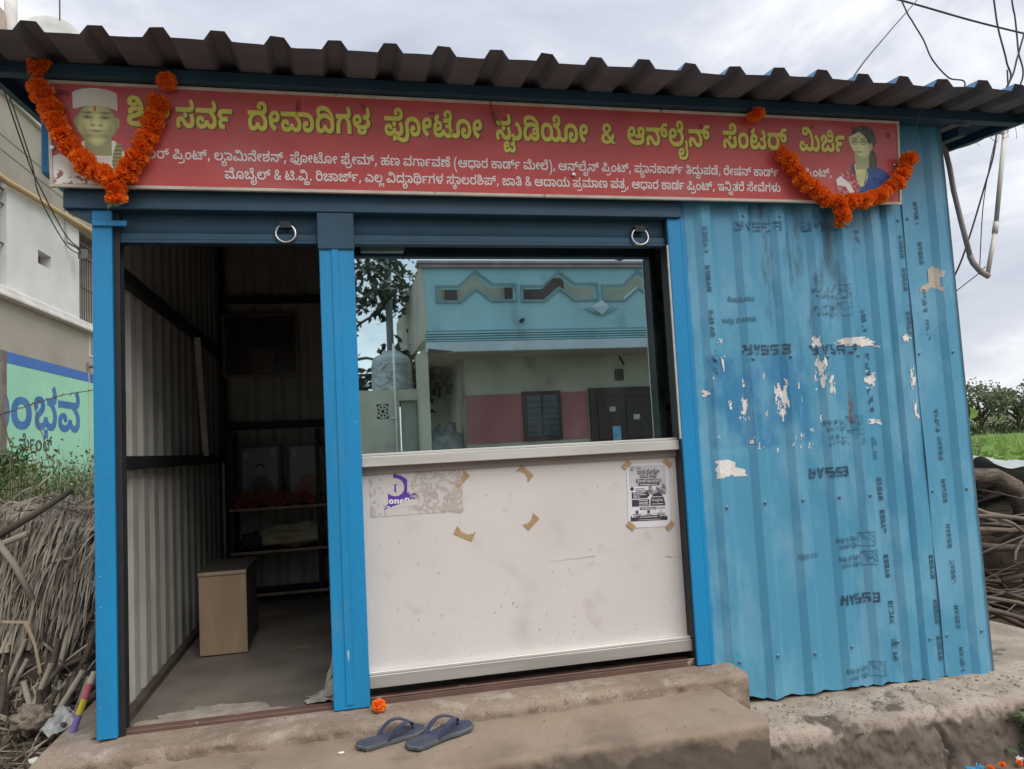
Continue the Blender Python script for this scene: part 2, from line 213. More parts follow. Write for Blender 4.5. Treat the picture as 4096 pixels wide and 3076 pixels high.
[6,[111,-2,-28,0,-38,9,-22,14,-10,18,1,9,0,13,22,21,44,12,33,0,26,0,38,-8,22,-15,10,-17,1,-9,0,-14,-22,-21,-44,-12],[111,20,14,0,22,5,12,11,1,9,0,8,-12,12,-20,8,-17,0,-14,0,-22,-5,-12,-12,1,-9,0,-8,12,-12,22,-7],[251,-2,-26,0,-40,10,-15,9,19,22,12,-10,26,-10,19,0,18,0,20,11,1,9,0,8,-14,13,-26,10,-15,4,27,14,22,-5,36,-14,20,-18,1,-13,0,-9,-10,-15,-18,-10,-30,-6],[209,71,1,21,25,0,20,0,18,3,7,2,4,2,2,5,1,2,0,5,-12,7,-11,0,-10,0,-16,-5,1,-5,0,-1,2,-2,1,-1,-11,9,2,2,8,1,5,0,8,0,10,-5,1,-4,0,-5,-12,-5,-11,0,-14,0,-14,8,1,7,0,6,12,10,28,7,21,0,22,0,30,-9,14,-14,1,-9,0,-8,-10,-11,-7,-4,-6,-2,-16,-4,-28,-3,-21,0],[373,-2,-28,0,-42,12,-19,11,31,15,12,-8,24,-9,17,0,12,0,12,6,1,6,0,4,0,8,-2,6,1,4,0,13,26,18,46,10,33,0,30,0,44,-9,28,-14,14,-19,1,-11,0,-13,-20,-20,-38,-10,-23,0,-22,0,-32,7,-16,14,1,9,0,7,10,11,20,6,15,0,16,0,16,-8,1,-6,0,-5,-10,-6,-11,0,-6,0,-12,2,-1,4,5,1,0,0,-2,-3,1,-1,0,-4,12,-8,17,0,12,0,18,5,8,11,1,7,0,9,-14,14,-30,9,-21,0,-16,0,-24,-5,-14,-10,1,-9,0,-4,0,-7,0,-7,1,-5,0,-10,-16,-12,-30,-6]],
[6,[95,-2,-24,0,-38,9,-18,16,1,9,0,7,12,11,20,10,15,5,47,15,4,1,8,4,6,5,1,3,0,5,-12,6,-11,0,-8,0,-10,-3,-6,-5,1,-4,0,-4,8,-8,14,-9,9,-5,117,-66,-49,0,-95,54,-10,6,-20,11,-12,13,1,8,0,9,16,14,30,8,21,0,20,0,26,-8,16,-13,1,-8,0,-5,-8,-10,-14,-9,-9,-3,-49,-18,-10,-4,-10,-7,1,-5,0,-5,8,-7,16,-4,13,0,12,0,26,6,20,11,14,15,1,9,41,0,0,-11,-10,-17,-18,-13,-9,-4,-11,-4,-14,-5,-34,-6]],
[6,[163,-2,-52,0,-66,14,-34,24,1,16,0,13,22,19,36,10,25,0,18,0,24,-7,14,-12,1,-8,0,-9,-14,-12,-28,-6,-19,0,-14,0,-20,4,-16,6,-3,2,9,17,2,-2,10,-5,14,-4,11,0,16,0,14,6,1,4,0,4,-10,4,-5,0,-16,0,-16,-12,1,-11,1,-2,0,-5,10,-11,24,-10,38,-5,31,0,30,0,38,4,20,8,1,5,0,3,-6,5,-9,2,-2,0,-8,1,1,1,-22,3,-22,12,1,8,0,11,34,11,29,0,22,0,28,-7,16,-12,1,-6,0,-9,-18,-13,-9,-4,-12,-4,-26,-4,-21,0,-73,0,1,18,85,0,8,1,14,3,10,5,1,5,0,4,-10,5,-11,0,-8,0,-8,-4,1,-3,0,-4,16,-6,17,-3,6,-1,8,-2,5,-1,12,-4,12,-10,1,-6,0,-7,-16,-12,-34,-10,-50,-5]],
[6,[175,-2,-18,0,-28,5,-22,11,-11,7,-4,3,-8,4,-6,2,-1,0,-8,0,-8,-4,1,-4,0,-5,8,-7,7,-5,-41,-9,-10,5,-10,16,1,6,0,8,14,13,28,7,21,0,18,0,28,-7,17,-10,6,-5,14,-7,12,-3,7,0,12,0,12,8,1,7,0,8,-14,14,-26,11,-17,4,-127,0,1,21,191,0,1,-21,-1,0,-1,3,16,-5,22,-12,12,-15,1,-9,0,-17,-38,-18],[319,41,-28,0,-34,17,1,17,1,2,0,13,20,19,34,9,25,0,16,0,24,-3,9,-2,-19,-15,-6,1,-12,2,-9,0,-8,0,-18,-4,-10,-10,1,-10,1,-6,0,-6,8,-8,13,0,4,0,8,3,1,4,0,1,-2,3,-1,1,-4,1,-10,1,-5,0,-107,0,1,21,105,0,18,0,26,-3,11,-5,8,-3,8,-10,1,-6,0,-12,-30,-12]],
[6,[145,-2,-44,0,-58,14,-32,24,1,16,0,13,22,19,36,10,25,0,18,0,26,-7,14,-12,1,-8,0,-8,-14,-12,-26,-7,-21,0,-14,0,-22,4,-16,6,-3,2,9,18,4,-3,10,-6,12,-3,11,0,16,0,14,5,1,5,0,4,-10,4,-5,0,-10,0,-14,-5,-8,-10,1,-9,0,-9,18,-15,36,-8,31,0,26,0,34,6,18,12,1,9,0,9,-24,14,-17,4,25,15,20,-5,30,-11,18,-15,1,-11,0,-13,-26,-23,-56,-13],[161,71,1,21,15,0,20,0,18,3,7,2,4,2,2,5,1,2,0,5,-12,7,-11,0,-10,0,-16,-5,1,-5,0,-1,0,-2,3,-1,-11,9,2,2,8,1,3,0,8,0,12,-5,1,-4,0,-5,-12,-5,-11,0,-14,0,-16,8,1,7,0,6,14,10,28,7,21,0,22,0,28,-9,16,-14,1,-9,0,-8,-10,-11,-9,-4,-4,-2,-16,-4,-28,-3,-21,0]],
[6,[-31,-70,-24,0,-34,8,-18,15,1,9,0,9,14,13,26,7,17,0,16,0,18,-5,8,-9,1,-5,0,-10,-24,-9,-21,0,-6,0,-20,2,-3,2,1,13,6,-2,14,-2,7,0,8,0,10,3,1,3,0,3,-6,3,-5,0,-6,0,-10,-3,-6,-7,1,-5,1,-2,0,-6,20,-10,25,0,14,0,26,4,16,10,1,9,0,8,-12,12,-9,5,8,4,12,7,1,4,0,4,-10,8,-9,3,25,12,16,-6,14,-12,1,-8,0,-6,-10,-9,-3,-2,-3,5,10,-5,10,-16,1,-9,0,-12,-20,-16,-40,-9]],
[6,[175,-2,-18,0,-28,5,-22,11,-11,7,-4,3,-8,4,-6,2,-1,0,-8,0,-8,-4,1,-4,0,-5,8,-7,7,-5,-41,-9,-10,5,-10,16,1,6,0,8,14,13,28,7,21,0,12,0,20,-4,20,-8,13,-8,4,-3,12,-6,12,-3,9,0,12,0,12,7,1,7,0,6,-8,12,-9,7,45,9,12,-8,12,-18,1,-9,0,-17,-38,-17],[131,45,-12,0,-14,7,1,5,0,5,14,7,13,0,12,0,14,-7,1,-5,0,-5,-14,-7],[11,71,1,21,139,0,22,0,18,3,5,2,4,2,4,5,1,2,0,5,-14,7,-9,0,-12,0,-14,-5,1,-5,0,-1,0,-2,1,-1,-11,9,4,2,6,1,5,0,8,0,12,-5,1,-4,0,-5,-14,-5,-11,0,-14,0,-14,8,1,7,0,6,14,10,26,7,21,0,22,0,30,-9,16,-14,1,-9,0,-8,-10,-11,-9,-4,-4,-2,-18,-4,-28,-3,-21,0]],
[6,[101,-2,-26,0,-40,10,-24,20,1,14,0,13,22,20,40,11,31,0,30,0,40,-12,20,-20,1,-12,0,-14,-22,-19,-40,-11],[101,19,22,0,22,13,1,10,0,11,-22,13,-19,0,-14,0,-20,-6,-8,-11,1,-7,0,-10,22,-13]],
[6,[89,-2,-16,0,-30,5,-20,11,-10,15,1,10,0,13,18,18,36,11,25,0,14,0,24,-6,14,-11,1,-8,0,-7,-12,-11,-24,-7,-21,0,-12,0,-22,4,-7,2,3,16,6,-2,18,-3,11,0,12,0,12,5,1,3,0,4,-8,3,-7,0,-6,0,-14,-5,-8,-11,1,-8,1,-1,0,-5,6,-7,8,-5,14,-2,9,0,22,0,20,10,3,8,45,0,4,-7,16,-11,19,0,12,0,12,7,1,5,0,4,-8,6,-14,5,-9,1,29,12,20,-3,22,-10,10,-12,1,-6,0,-13,-32,-17,-33,0,-14,0,-28,4,-24,9,-9,8,23,-1,-12,-8,-24,-8,-30,-4],[71,69,-20,3,-18,12,1,6,0,5,12,9,30,6,25,1,5,-21,-10,0,-10,-3,1,-2,0,-3,12,-4,9,-1],[189,45,1,18,19,0,10,0,12,2,5,2,4,1,2,4,1,1,0,4,-12,7,-17,2,15,21,34,-4,32,-18,1,-11,0,-8,-20,-16,-21,-3,-6,-1,-6,-1,-8,0,-7,0]],
[6,[117,-2,-32,0,-46,10,-26,19,1,14,0,8,10,13,20,9,17,4,9,-4,-53,0,1,21,171,0,1,-21,-3,0,3,2,14,-3,16,-10,8,-12,1,-7,0,-14,-24,-19,-46,-10],[117,20,18,0,24,7,12,11,1,7,0,8,-14,12,-22,6,-17,0,-18,0,-24,-7,-12,-11,1,-8,0,-12,28,-13],[293,41,-28,0,-34,17,1,17,1,2,0,13,20,19,34,9,25,0,16,0,24,-3,9,-2,-19,-15,-6,1,-12,2,-9,0,-8,0,-18,-4,-10,-10,1,-10,1,-6,0,-6,8,-8,13,0,4,0,8,3,1,4,0,1,-2,3,-1,1,-4,1,-10,1,-5,0,-107,0,1,21,105,0,18,0,26,-3,11,-5,8,-3,8,-10,1,-6,0,-12,-30,-12]],
[6,[79,-2,-22,0,-30,8,-18,14,1,9,0,8,16,12,26,7,17,0,24,0,24,-9,1,-9,0,-3,-4,-5,-1,-2,-31,1,0,1,0,2,1,1,0,2,-6,3,-3,0,-8,0,-8,-4,1,-4,0,-5,18,-6,19,0,22,0,18,10,3,8,45,0,0,-9,20,-9,15,0,6,0,12,3,10,5,6,9,1,8,0,14,-18,26,-30,19,-38,12,-21,0,-10,0,-10,-4,1,-3,0,-4,10,-3,7,0,12,0,12,7,3,6,43,-2,-4,-10,-20,-13,-30,-5,-15,0,-18,0,-26,5,-16,11,1,8,0,7,16,11,30,7,25,0,36,0,56,-14,40,-23,20,-31,1,-18,0,-12,-10,-18,-16,-11,-20,-6,-22,-2,-9,0,-16,0,-26,4,-20,9,-7,6,21,0,-12,-7,-22,-8,-28,-4],[331,-2,-28,0,-40,12,-19,11,29,15,10,-8,24,-9,19,0,18,0,20,11,1,9,0,8,-14,13,-24,10,-15,4,27,20,22,-5,34,-16,22,-21,1,-14,0,-12,-18,-18,-34,-10]],
[6,[207,-2,-24,0,-32,10,-13,10,23,1,-12,-9,-26,-9,-26,-3,-15,0,-20,0,-28,7,-14,12,1,6,0,8,10,11,22,9,21,6,12,4,10,5,1,4,0,1,-2,3,-8,1,-5,0,-10,0,-10,-4,1,-3,0,-2,2,-5,3,-1,-39,-8,-4,4,-6,10,1,4,0,7,14,11,30,6,25,0,24,0,28,-7,12,-11,1,-6,0,-6,-10,-10,-22,-9,-19,-6,-14,-4,-8,-5,1,-3,0,-4,10,-4,13,0,18,0,18,10,3,8,45,0,2,-9,16,-9,17,0,14,0,14,7,1,5,0,3,-4,7,-3,3,43,9,8,-4,6,-13,1,-7,0,-10,-16,-14,-32,-7],[193,49,-22,0,-30,5,-20,8,-5,5,13,18,8,-6,20,-8,22,-4,13,0,10,0,18,2,10,8,1,8,1,0,0,6,-8,10,-14,5,-9,0,-6,0,-10,-3,1,-3,0,-2,4,-3,8,-1,5,0,12,0,18,6,7,6,15,-15,-8,-3,-14,-6,-18,-3,-13,0,-18,0,-24,5,-12,9,1,6,0,10,32,13,27,0,22,0,32,-10,18,-17,1,-10,0,-13,-20,-16,-32,-7]],
[8,[77,-2,-20,0,-28,6,-14,10,1,6,0,4,6,6,8,5,9,2,1,-2,-27,0,1,11,53,0,4,1,6,3,1,2,0,1,-4,3,-1,2,17,1,13,-1,2,-2,2,-3,1,-1,0,-2,-2,-3,-1,-1,53,0,1,-11,-27,0,1,2,8,-2,8,-5,6,-6,1,-4,0,-6,-14,-10,-28,-6],[77,11,18,0,16,7,1,6,0,3,-8,6,-14,3,-11,0,-12,0,-14,-3,-6,-6,1,-3,0,-6,16,-7],[9,56,1,13,77,0,14,0,10,1,5,1,2,1,2,3,1,2,0,4,-8,7,-5,4,23,6,12,-6,8,-11,1,-6,0,-3,-4,-7,-5,-3,-6,-3,-20,-3,-17,0]],
[8,[101,-2,-30,0,-40,11,-22,18,1,12,0,10,16,14,24,7,17,0,14,0,18,-4,8,-8,1,-6,0,-6,-10,-8,-18,-6,-15,0,-8,0,-14,2,-10,3,-3,2,7,11,2,-2,8,-3,8,-1,7,0,12,0,12,4,1,4,0,4,-8,3,-5,0,-8,0,-12,-4,-8,-9,1,-8,0,-7,14,-12,28,-7,23,0,18,0,26,5,16,11,1,7,0,8,-18,11,-15,4,17,12,22,-5,24,-18,1,-12,0,-10,-18,-17,-38,-10]],
[8,[85,-2,-22,0,-34,8,-18,15,1,10,0,7,6,10,16,8,13,2,5,-2,-37,0,1,13,123,0,1,-13,-3,0,3,2,10,-4,12,-7,6,-9,1,-7,0,-10,-18,-14,-32,-9],[85,12,16,0,20,6,10,10,1,6,0,7,-12,10,-20,5,-13,0,-14,0,-20,-6,-12,-10,1,-6,0,-10,26,-12],[211,34,-20,0,-22,12,1,11,1,1,0,10,14,13,24,7,17,0,12,0,16,-2,7,-2,-13,-10,-4,2,-10,1,-5,0,-8,0,-14,-3,-8,-8,1,-7,1,-3,0,-6,8,-6,11,0,6,0,6,3,1,3,0,1,-2,3,-1,0,-2,1,-8,1,-5,0,-75,0,1,13,73,0,14,0,18,-3,7,-2,6,-3,6,-7,1,-4,0,-8,-22,-8]],
[8,[57,-2,-14,0,-22,6,-14,10,1,7,0,6,10,9,20,5,13,0,16,0,16,-7,1,-5,0,-2,-2,-5,-1,-1,-19,1,0,1,0,2,1,1,0,2,-4,2,-5,0,-6,0,-8,-4,1,-4,0,-5,14,-5,17,0,16,0,14,8,3,6,27,0,2,-8,14,-6,11,0,8,0,10,3,4,6,1,3,0,5,-8,11,-7,6,25,6,12,-6,8,-14,1,-8,0,-9,-12,-11,-20,-6,-11,0,-14,0,-18,4,-12,6,-5,5,11,0,-6,-5,-16,-7,-20,-3],[93,44,-12,0,-20,2,-7,2,13,8,4,-1,14,-1,7,0,8,0,12,2,6,5,1,4,1,2,0,3,-6,6,-12,4,-5,0,-6,0,-8,-2,1,-3,0,-3,4,-2,6,-1,3,0,12,0,12,5,7,4,9,-8,-4,-3,-10,-5,-14,-2,-9,0,-12,0,-16,3,-10,7,1,4,0,7,22,9,19,0,14,0,22,-6,12,-11,1,-7,0,-7,-12,-11,-22,-4]],
[8,[33,-7,0,-11,-20,-14,-38,-6,-25,0,-12,0,-22,1,-9,1,5,11,8,-1,20,-2,13,0,32,0,30,12,1,10,0,4,-6,6,-3,3,21,5,8,-4,4,-11]],
[8,[73,-2,-20,0,-28,8,-16,14,1,11,0,9,16,15,28,9,21,0,22,0,28,-9,14,-15,1,-9,0,-10,-14,-14,-30,-9],[73,11,18,0,18,11,1,9,0,9,-18,11,-17,0,-12,0,-16,-5,-6,-9,1,-6,0,-9,18,-11]],
[8,[65,-2,-12,0,-20,4,-16,8,-8,11,1,7,0,10,14,14,26,7,17,0,10,0,18,-4,8,-7,1,-6,0,-5,-8,-8,-18,-5,-15,0,-10,0,-18,4,-5,3,5,10,4,-2,14,-3,11,0,10,0,10,3,1,3,0,3,-8,3,-5,0,-8,0,-10,-5,-8,-9,1,-6,1,-1,0,-4,6,-6,8,-4,10,-1,7,0,18,0,16,8,3,6,27,0,2,-7,14,-7,13,0,12,0,12,6,1,4,0,4,-8,6,-12,4,-7,0,19,8,14,-2,16,-8,8,-8,1,-6,0,-9,-24,-13,-23,0,-10,0,-18,4,-16,6,-7,5,13,0,-8,-5,-16,-7,-20,-3],[51,52,-14,2,-12,9,1,4,0,4,8,7,20,4,17,0,3,-12,-10,0,-8,-3,1,-3,0,-2,8,-4,9,0],[135,36,1,11,19,0,8,0,10,3,1,2,0,2,-6,4,-7,1,21,8,4,-1,10,-4,6,-4,2,-4,1,-2,0,-3,-4,-6,-10,-4,-5,-1,-6,-1,-10,-1,-5,0],[115,56,1,13,69,0,1,-13],[261,34,-20,0,-24,12,1,11,1,1,0,10,14,13,26,7,17,0,10,0,18,-2,5,-2,-11,-10,-6,2,-10,1,-5,0,-6,0,-14,-3,-8,-8,1,-7,1,-3,0,-6,8,-6,11,0,4,0,8,3,1,3,0,1,-4,3,1,0,-4,1,-8,1,-5,0,-75,0,1,13,75,0,12,0,20,-3,7,-2,6,-3,4,-7,1,-4,0,-8,-20,-8]],
[8,[57,16,3,-2,-2,-4,-8,-11,-8,-10,-3,-5,-21,0,2,5,4,11,6,11,1,5]],
[8,[1,-52,-16,0,-20,5,-8,7,1,3,0,3,4,5,8,4,11,2,6,2,6,2,1,2,0,1,-4,1,-5,0,-6,0,-4,-1,1,-2,0,-1,0,-1,3,-1,-19,-3,0,2,-4,4,1,2,0,4,16,6,17,0,12,0,12,-3,6,-5,1,-3,0,-3,-2,-4,-10,-4,-9,-2,-6,-2,-6,-2,1,-2,0,-2,6,-2,10,-2,9,0,16,0,16,4,6,6,1,4,0,4,-8,6,-10,6,-10,6,-6,6,1,4,0,4,8,6,14,3,11,0,12,0,16,-6,5,-7,-21,-2,0,2,-4,3,-4,1,-3,0,-2,0,-6,-2,1,-2,0,-2,6,-5,12,-5,10,-7,6,-8,1,-5,0,-6,-8,-8,-14,-6,-22,-4]],
[8,[111,30,0,-10,-14,-14,-26,-8,-17,0,-14,0,-22,6,-12,10,1,6,0,5,8,8,14,4,11,0,10,0,10,-5,1,-4,0,-4,-8,-5,-5,0,-6,0,-8,3,1,4,3,0,-2,-1,0,-3,1,-1,0,-4,10,-6,13,0,10,0,14,4,8,9,1,6,0,7,-8,9,-5,3,-4,3,-12,2,-20,2,-15,0,-77,0,1,13,87,0,16,0,26,-3,18,-4,9,-4,8,-5,10,-13]],
[8,[57,-2,-14,0,-22,6,-14,10,1,7,0,6,10,9,20,5,13,0,16,0,16,-7,1,-5,0,-2,-2,-5,-1,-1,-19,1,0,1,0,2,1,1,0,2,-4,2,-5,0,-6,0,-8,-4,1,-4,0,-5,14,-5,17,0,16,0,14,8,3,6,27,0,2,-8,14,-6,13,0,8,0,10,2,6,5,4,8,1,5,0,11,-12,20,-24,15,-30,8,-15,0,-8,0,-8,-3,1,-3,0,-2,8,-3,7,0,8,0,12,5,1,5,27,-1,-2,-7,-14,-9,-20,-4,-11,0,-12,0,-18,4,-10,7,1,5,0,6,10,7,20,5,17,0,24,0,40,-10,30,-18,16,-23,1,-13,0,-8,-6,-12,-12,-8,-14,-6,-16,-2,-7,0,-12,0,-18,4,-12,6,-5,5,13,0,-8,-5,-16,-7,-20,-3],[241,-2,-20,0,-28,10,-13,8,19,9,8,-7,20,-6,15,0,14,0,16,8,1,8,0,7,-12,12,-20,8,-11,3,15,12,18,-4,26,-12,14,-16,1,-10,0,-9,-12,-13,-24,-8]],
[8,[127,-2,-14,0,-18,5,-14,8,-7,5,-4,4,-8,4,-6,2,-3,0,-6,0,-8,-5,1,-3,0,-4,6,-7,7,-4,-25,-5,-6,4,-8,11,1,5,0,6,10,9,18,5,15,0,14,0,20,-6,11,-8,6,-4,8,-6,12,-2,7,0,10,0,12,7,1,6,0,7,-14,13,-22,9,-13,2,-89,0,1,13,101,0,16,0,16,2,5,2,2,1,2,4,1,2,0,5,-12,5,-7,0,-8,0,-14,-4,1,-4,0,0,0,-2,3,-1,-7,6,0,1,6,1,3,0,6,0,8,-3,1,-3,0,-3,-8,-4,-7,0,-10,0,-10,6,1,4,0,5,10,7,20,5,15,0,14,0,20,-6,12,-10,1,-7,0,-5,-6,-7,-5,-4,-6,-2,-12,-2,-18,-2,-13,0,-5,0,31,2,12,-4,18,-10,8,-12,1,-7,0,-13,-26,-14]],
[8,[105,52,0,-6,-10,-9,-20,-5,-13,0,-16,0,-20,6,-3,3,5,11,4,-2,8,-4,10,-2,9,0,12,0,12,4,1,4,0,4,-8,3,-7,0,-6,0,-12,-4,-8,-7,1,-6,1,-2,0,-8,12,-10,20,-8,13,-3,-13,-13,-18,5,-24,11,-16,16,1,10,0,9,14,14,26,7,17,0,12,0,20,-4,8,-9]],
[8,[73,-2,-20,0,-28,5,-16,10,1,7,0,7,12,8,22,4,15,1,10,1,14,2,6,4,1,3,0,2,-6,4,-8,1,-3,0,-8,0,-8,-2,-4,-3,1,-2,0,-1,2,-2,3,-1,-27,-5,-2,3,-4,4,1,3,0,3,10,6,24,4,17,0,12,0,18,-4,12,-7,1,-5,0,-6,-10,-8,-20,-4,-13,-1,-10,-1,-14,-2,-6,-3,1,-3,0,-2,6,-4,16,-2,13,0,20,0,26,5,12,10,1,7,0,6,-8,10,-14,7,-5,1,1,4,21,0,12,-3,18,-9,6,-11,1,-6,0,-11,-18,-15,-38,-9],[9,56,1,13,89,0,14,0,10,1,5,1,4,1,0,3,1,2,0,4,-6,7,-7,4,23,6,12,-6,10,-11,1,-6,0,-3,-6,-7,-5,-3,-2,-2,-12,-2,-16,-2,-13,0,-11,0,-21,2,-27,-2]],
[8,[127,-2,-14,0,-18,5,-14,8,-7,5,-4,4,-8,4,-6,2,-3,0,-6,0,-8,-5,1,-3,0,-4,6,-7,7,-4,-25,-5,-6,4,-8,11,1,5,0,6,10,9,18,5,15,0,14,0,20,-6,11,-8,6,-4,8,-6,12,-2,7,0,10,0,12,7,1,6,0,7,-14,13,-22,9,-13,2,-89,0,1,13,139,0,1,-13,-7,0,1,2,12,-4,18,-10,8,-12,1,-7,0,-13,-26,-14],[229,34,-20,0,-24,12,1,11,1,1,0,10,14,13,26,7,17,0,10,0,18,-2,5,-2,-11,-10,-4,2,-12,1,-5,0,-6,0,-14,-3,-8,-8,1,-7,1,-3,0,-6,8,-6,11,0,4,0,8,3,1,3,0,1,-2,3,-1,0,-4,1,-8,1,-3,0,-75,0,1,13,73,0,12,0,20,-3,7,-2,6,-3,4,-7,1,-4,0,-8,-20,-8]],
[8,[59,-2,-14,0,-24,6,-12,10,1,7,0,6,10,9,18,5,13,0,16,0,16,-7,1,-5,0,-2,0,-5,-1,-1,-21,1,0,1,2,2,1,1,0,2,-6,2,-3,0,-6,0,-10,-4,1,-4,0,-5,16,-5,15,0,16,0,16,8,3,6,25,0,2,-8,14,-6,13,0,8,0,8,3,4,6,1,3,0,5,-6,11,-9,6,27,6,10,-6,10,-14,1,-8,0,-9,-14,-11,-20,-6,-11,0,-12,0,-18,4,-14,6,-5,5,13,0,-8,-5,-16,-7,-18,-3],[93,-18,5,20,25,0,5,-20],[107,35,-8,0,-10,5,1,3,0,4,10,5,9,0,8,0,10,-5,1,-4,0,-3,-10,-5],[9,56,1,13,125,0,16,0,14,2,3,2,4,1,2,4,1,2,0,5,-10,5,-9,0,-10,0,-12,-4,1,-4,0,0,0,-2,1,-1,-7,6,4,1,4,1,3,0,6,0,8,-3,1,-3,0,-3,-8,-4,-7,0,-10,0,-10,6,1,4,0,5,10,7,20,5,15,0,14,0,22,-6,10,-10,1,-7,0,-5,-6,-7,-7,-4,-4,-2,-12,-2,-18,-2,-13,0]],
[8,[-15,-22,-16,0,-24,4,-20,7,-9,4,19,9,10,-5,24,-7,17,0,8,0,14,2,8,4,4,8,1,4,0,7,0,10,-4,9,1,5,0,10,18,14,32,7,23,0,20,0,30,-6,20,-11,10,-15,1,-8,0,-10,-14,-14,-26,-8,-15,0,-16,0,-22,6,-10,10,1,6,0,5,8,8,12,4,11,0,10,0,12,-5,1,-4,0,-4,-8,-5,-7,0,-4,0,-10,3,1,4,3,0,0,-1,-2,-3,1,-1,0,-4,10,-6,13,0,12,0,12,4,8,9,1,6,0,8,-12,12,-22,8,-17,0,-20,0,-22,-10,1,-11,0,-5,2,-9,2,-9,1,-6,0,-8,-10,-12,-16,-7,-24,-3]],
[8,[65,-2,-12,0,-20,4,-16,8,-8,11,1,7,0,10,14,14,26,7,17,0,10,0,18,-4,8,-7,1,-6,0,-5,-8,-8,-18,-5,-15,0,-10,0,-18,4,-5,3,5,10,4,-2,14,-3,11,0,10,0,10,3,1,3,0,3,-8,3,-5,0,-8,0,-10,-5,-8,-9,1,-6,1,-1,0,-4,6,-6,8,-4,10,-1,7,0,18,0,16,8,3,6,27,0,2,-7,14,-7,13,0,12,0,12,6,1,4,0,4,-8,6,-12,4,-7,0,19,8,14,-2,16,-8,8,-8,1,-6,0,-9,-24,-13,-23,0,-10,0,-18,4,-16,6,-7,5,13,0,-8,-5,-16,-7,-20,-3],[51,52,-14,2,-12,9,1,4,0,4,8,7,20,4,17,0,3,-12,-10,0,-8,-3,1,-3,0,-2,8,-4,9,0],[135,36,1,11,19,0,8,0,10,3,1,2,0,2,-6,4,-7,1,21,8,6,-1,8,-4,6,-4,2,-4,1,-2,0,-3,-4,-6,-10,-4,-5,-1,-6,-1,-10,-1,-5,0],[115,56,1,13,29,0,16,0,14,2,5,2,4,1,0,4,1,2,0,5,-10,5,-9,0,-8,0,-12,-4,1,-4,0,0,0,-2,1,-1,-7,6,2,1,6,1,1,0,8,0,8,-3,1,-3,0,-3,-10,-4,-5,0,-12,0,-8,6,1,4,0,5,10,7,18,5,15,0,14,0,22,-6,10,-10,1,-7,0,-5,-6,-7,-5,-4,-4,-2,-12,-2,-20,-2,-11,0]],
[8,[25,-2,-20,0,-28,10,-11,7,17,9,10,-6,18,-6,13,0,10,0,10,5,1,4,0,5,-2,6,0,5,1,3,0,10,18,13,32,7,21,0,20,0,30,-6,20,-11,10,-15,1,-8,0,-10,-14,-14,-26,-8,-15,0,-16,0,-22,6,-10,10,1,6,0,5,8,8,12,4,11,0,10,0,12,-5,1,-4,0,-4,-8,-5,-7,0,-6,0,-8,3,-1,4,5,0,0,-1,-2,-3,1,-1,0,-4,10,-6,13,0,10,0,14,4,8,9,1,6,0,8,-12,12,-22,8,-17,0,-12,0,-20,-5,-10,-9,1,-6,0,-4,2,-5,0,-6,1,-3,0,-8,-12,-9,-20,-5]],
[8,[59,-2,-14,0,-24,6,-12,10,1,7,0,6,10,9,18,5,13,0,16,0,16,-7,1,-5,0,-2,0,-5,-1,-1,-21,1,0,1,2,2,1,1,0,2,-6,2,-3,0,-6,0,-10,-4,1,-4,0,-5,16,-5,15,0,16,0,16,8,3,6,25,0,2,-8,14,-6,13,0,12,0,8,7,1,6,0,6,-8,10,-12,8,-20,6,-9,1,43,2,12,-4,16,-10,10,-12,1,-7,0,-9,-14,-12,-20,-6,-11,0,-12,0,-18,4,-14,6,-5,5,13,0,-8,-5,-16,-7,-18,-3],[9,56,1,13,129,0,14,0,12,1,3,1,4,1,2,3,1,2,0,4,-8,7,-5,4,21,6,12,-6,10,-11,1,-6,0,-3,-4,-7,-5,-3,-8,-3,-20,-3,-15,0],[233,-2,-18,0,-30,10,-11,6,15,12,10,-7,20,-7,15,0,14,0,16,8,1,8,0,7,-12,11,-20,9,-13,2,27,6,14,-4,22,-10,12,-13,1,-8,0,-6,-4,-11,-14,-8,-22,-5],[209,56,1,13,51,0,1,-13],[341,34,-20,0,-22,12,1,11,1,1,0,10,14,13,24,7,17,0,12,0,16,-2,7,-2,-13,-10,-4,2,-10,1,-5,0,-8,0,-14,-3,-8,-8,1,-7,1,-3,0,-6,10,-6,9,0,6,0,6,3,1,3,0,1,-2,3,-1,0,-2,1,-8,1,-5,0,-75,0,1,13,73,0,12,0,20,-3,9,-2,4,-3,6,-7,1,-4,0,-8,-22,-8]],
[8,[63,-2,-26,0,-28,13,1,11,0,11,28,13,25,0,10,0,12,-1,10,-3,5,-3,-3,-2,0,1,0,1,1,1,0,3,-4,6,-10,5,-14,3,-9,0,43,1,6,-1,10,-5,6,-6,1,-4,0,-1,-2,-3,1,-1,-1,2,4,2,10,4,14,1,9,0,24,0,26,-13,1,-11,0,-10,-28,-14,-25,0,-12,0,-18,4,-12,6,-3,3,9,0,-4,-3,-12,-6,-20,-4],[65,11,14,0,12,6,1,5,0,6,-14,6,-11,0,-10,0,-12,-2,-6,-6,1,-3,0,-6,16,-6],[145,11,14,0,14,6,1,5,0,4,-8,6,-10,2,-7,0,-14,0,-14,-6,1,-5,0,-6,14,-6],[9,56,1,13,133,0,12,0,12,1,3,1,4,1,2,3,1,2,0,4,-8,7,-5,4,23,6,12,-6,8,-11,1,-6,0,-3,-4,-7,-5,-3,-8,-3,-18,-3,-17,0]],
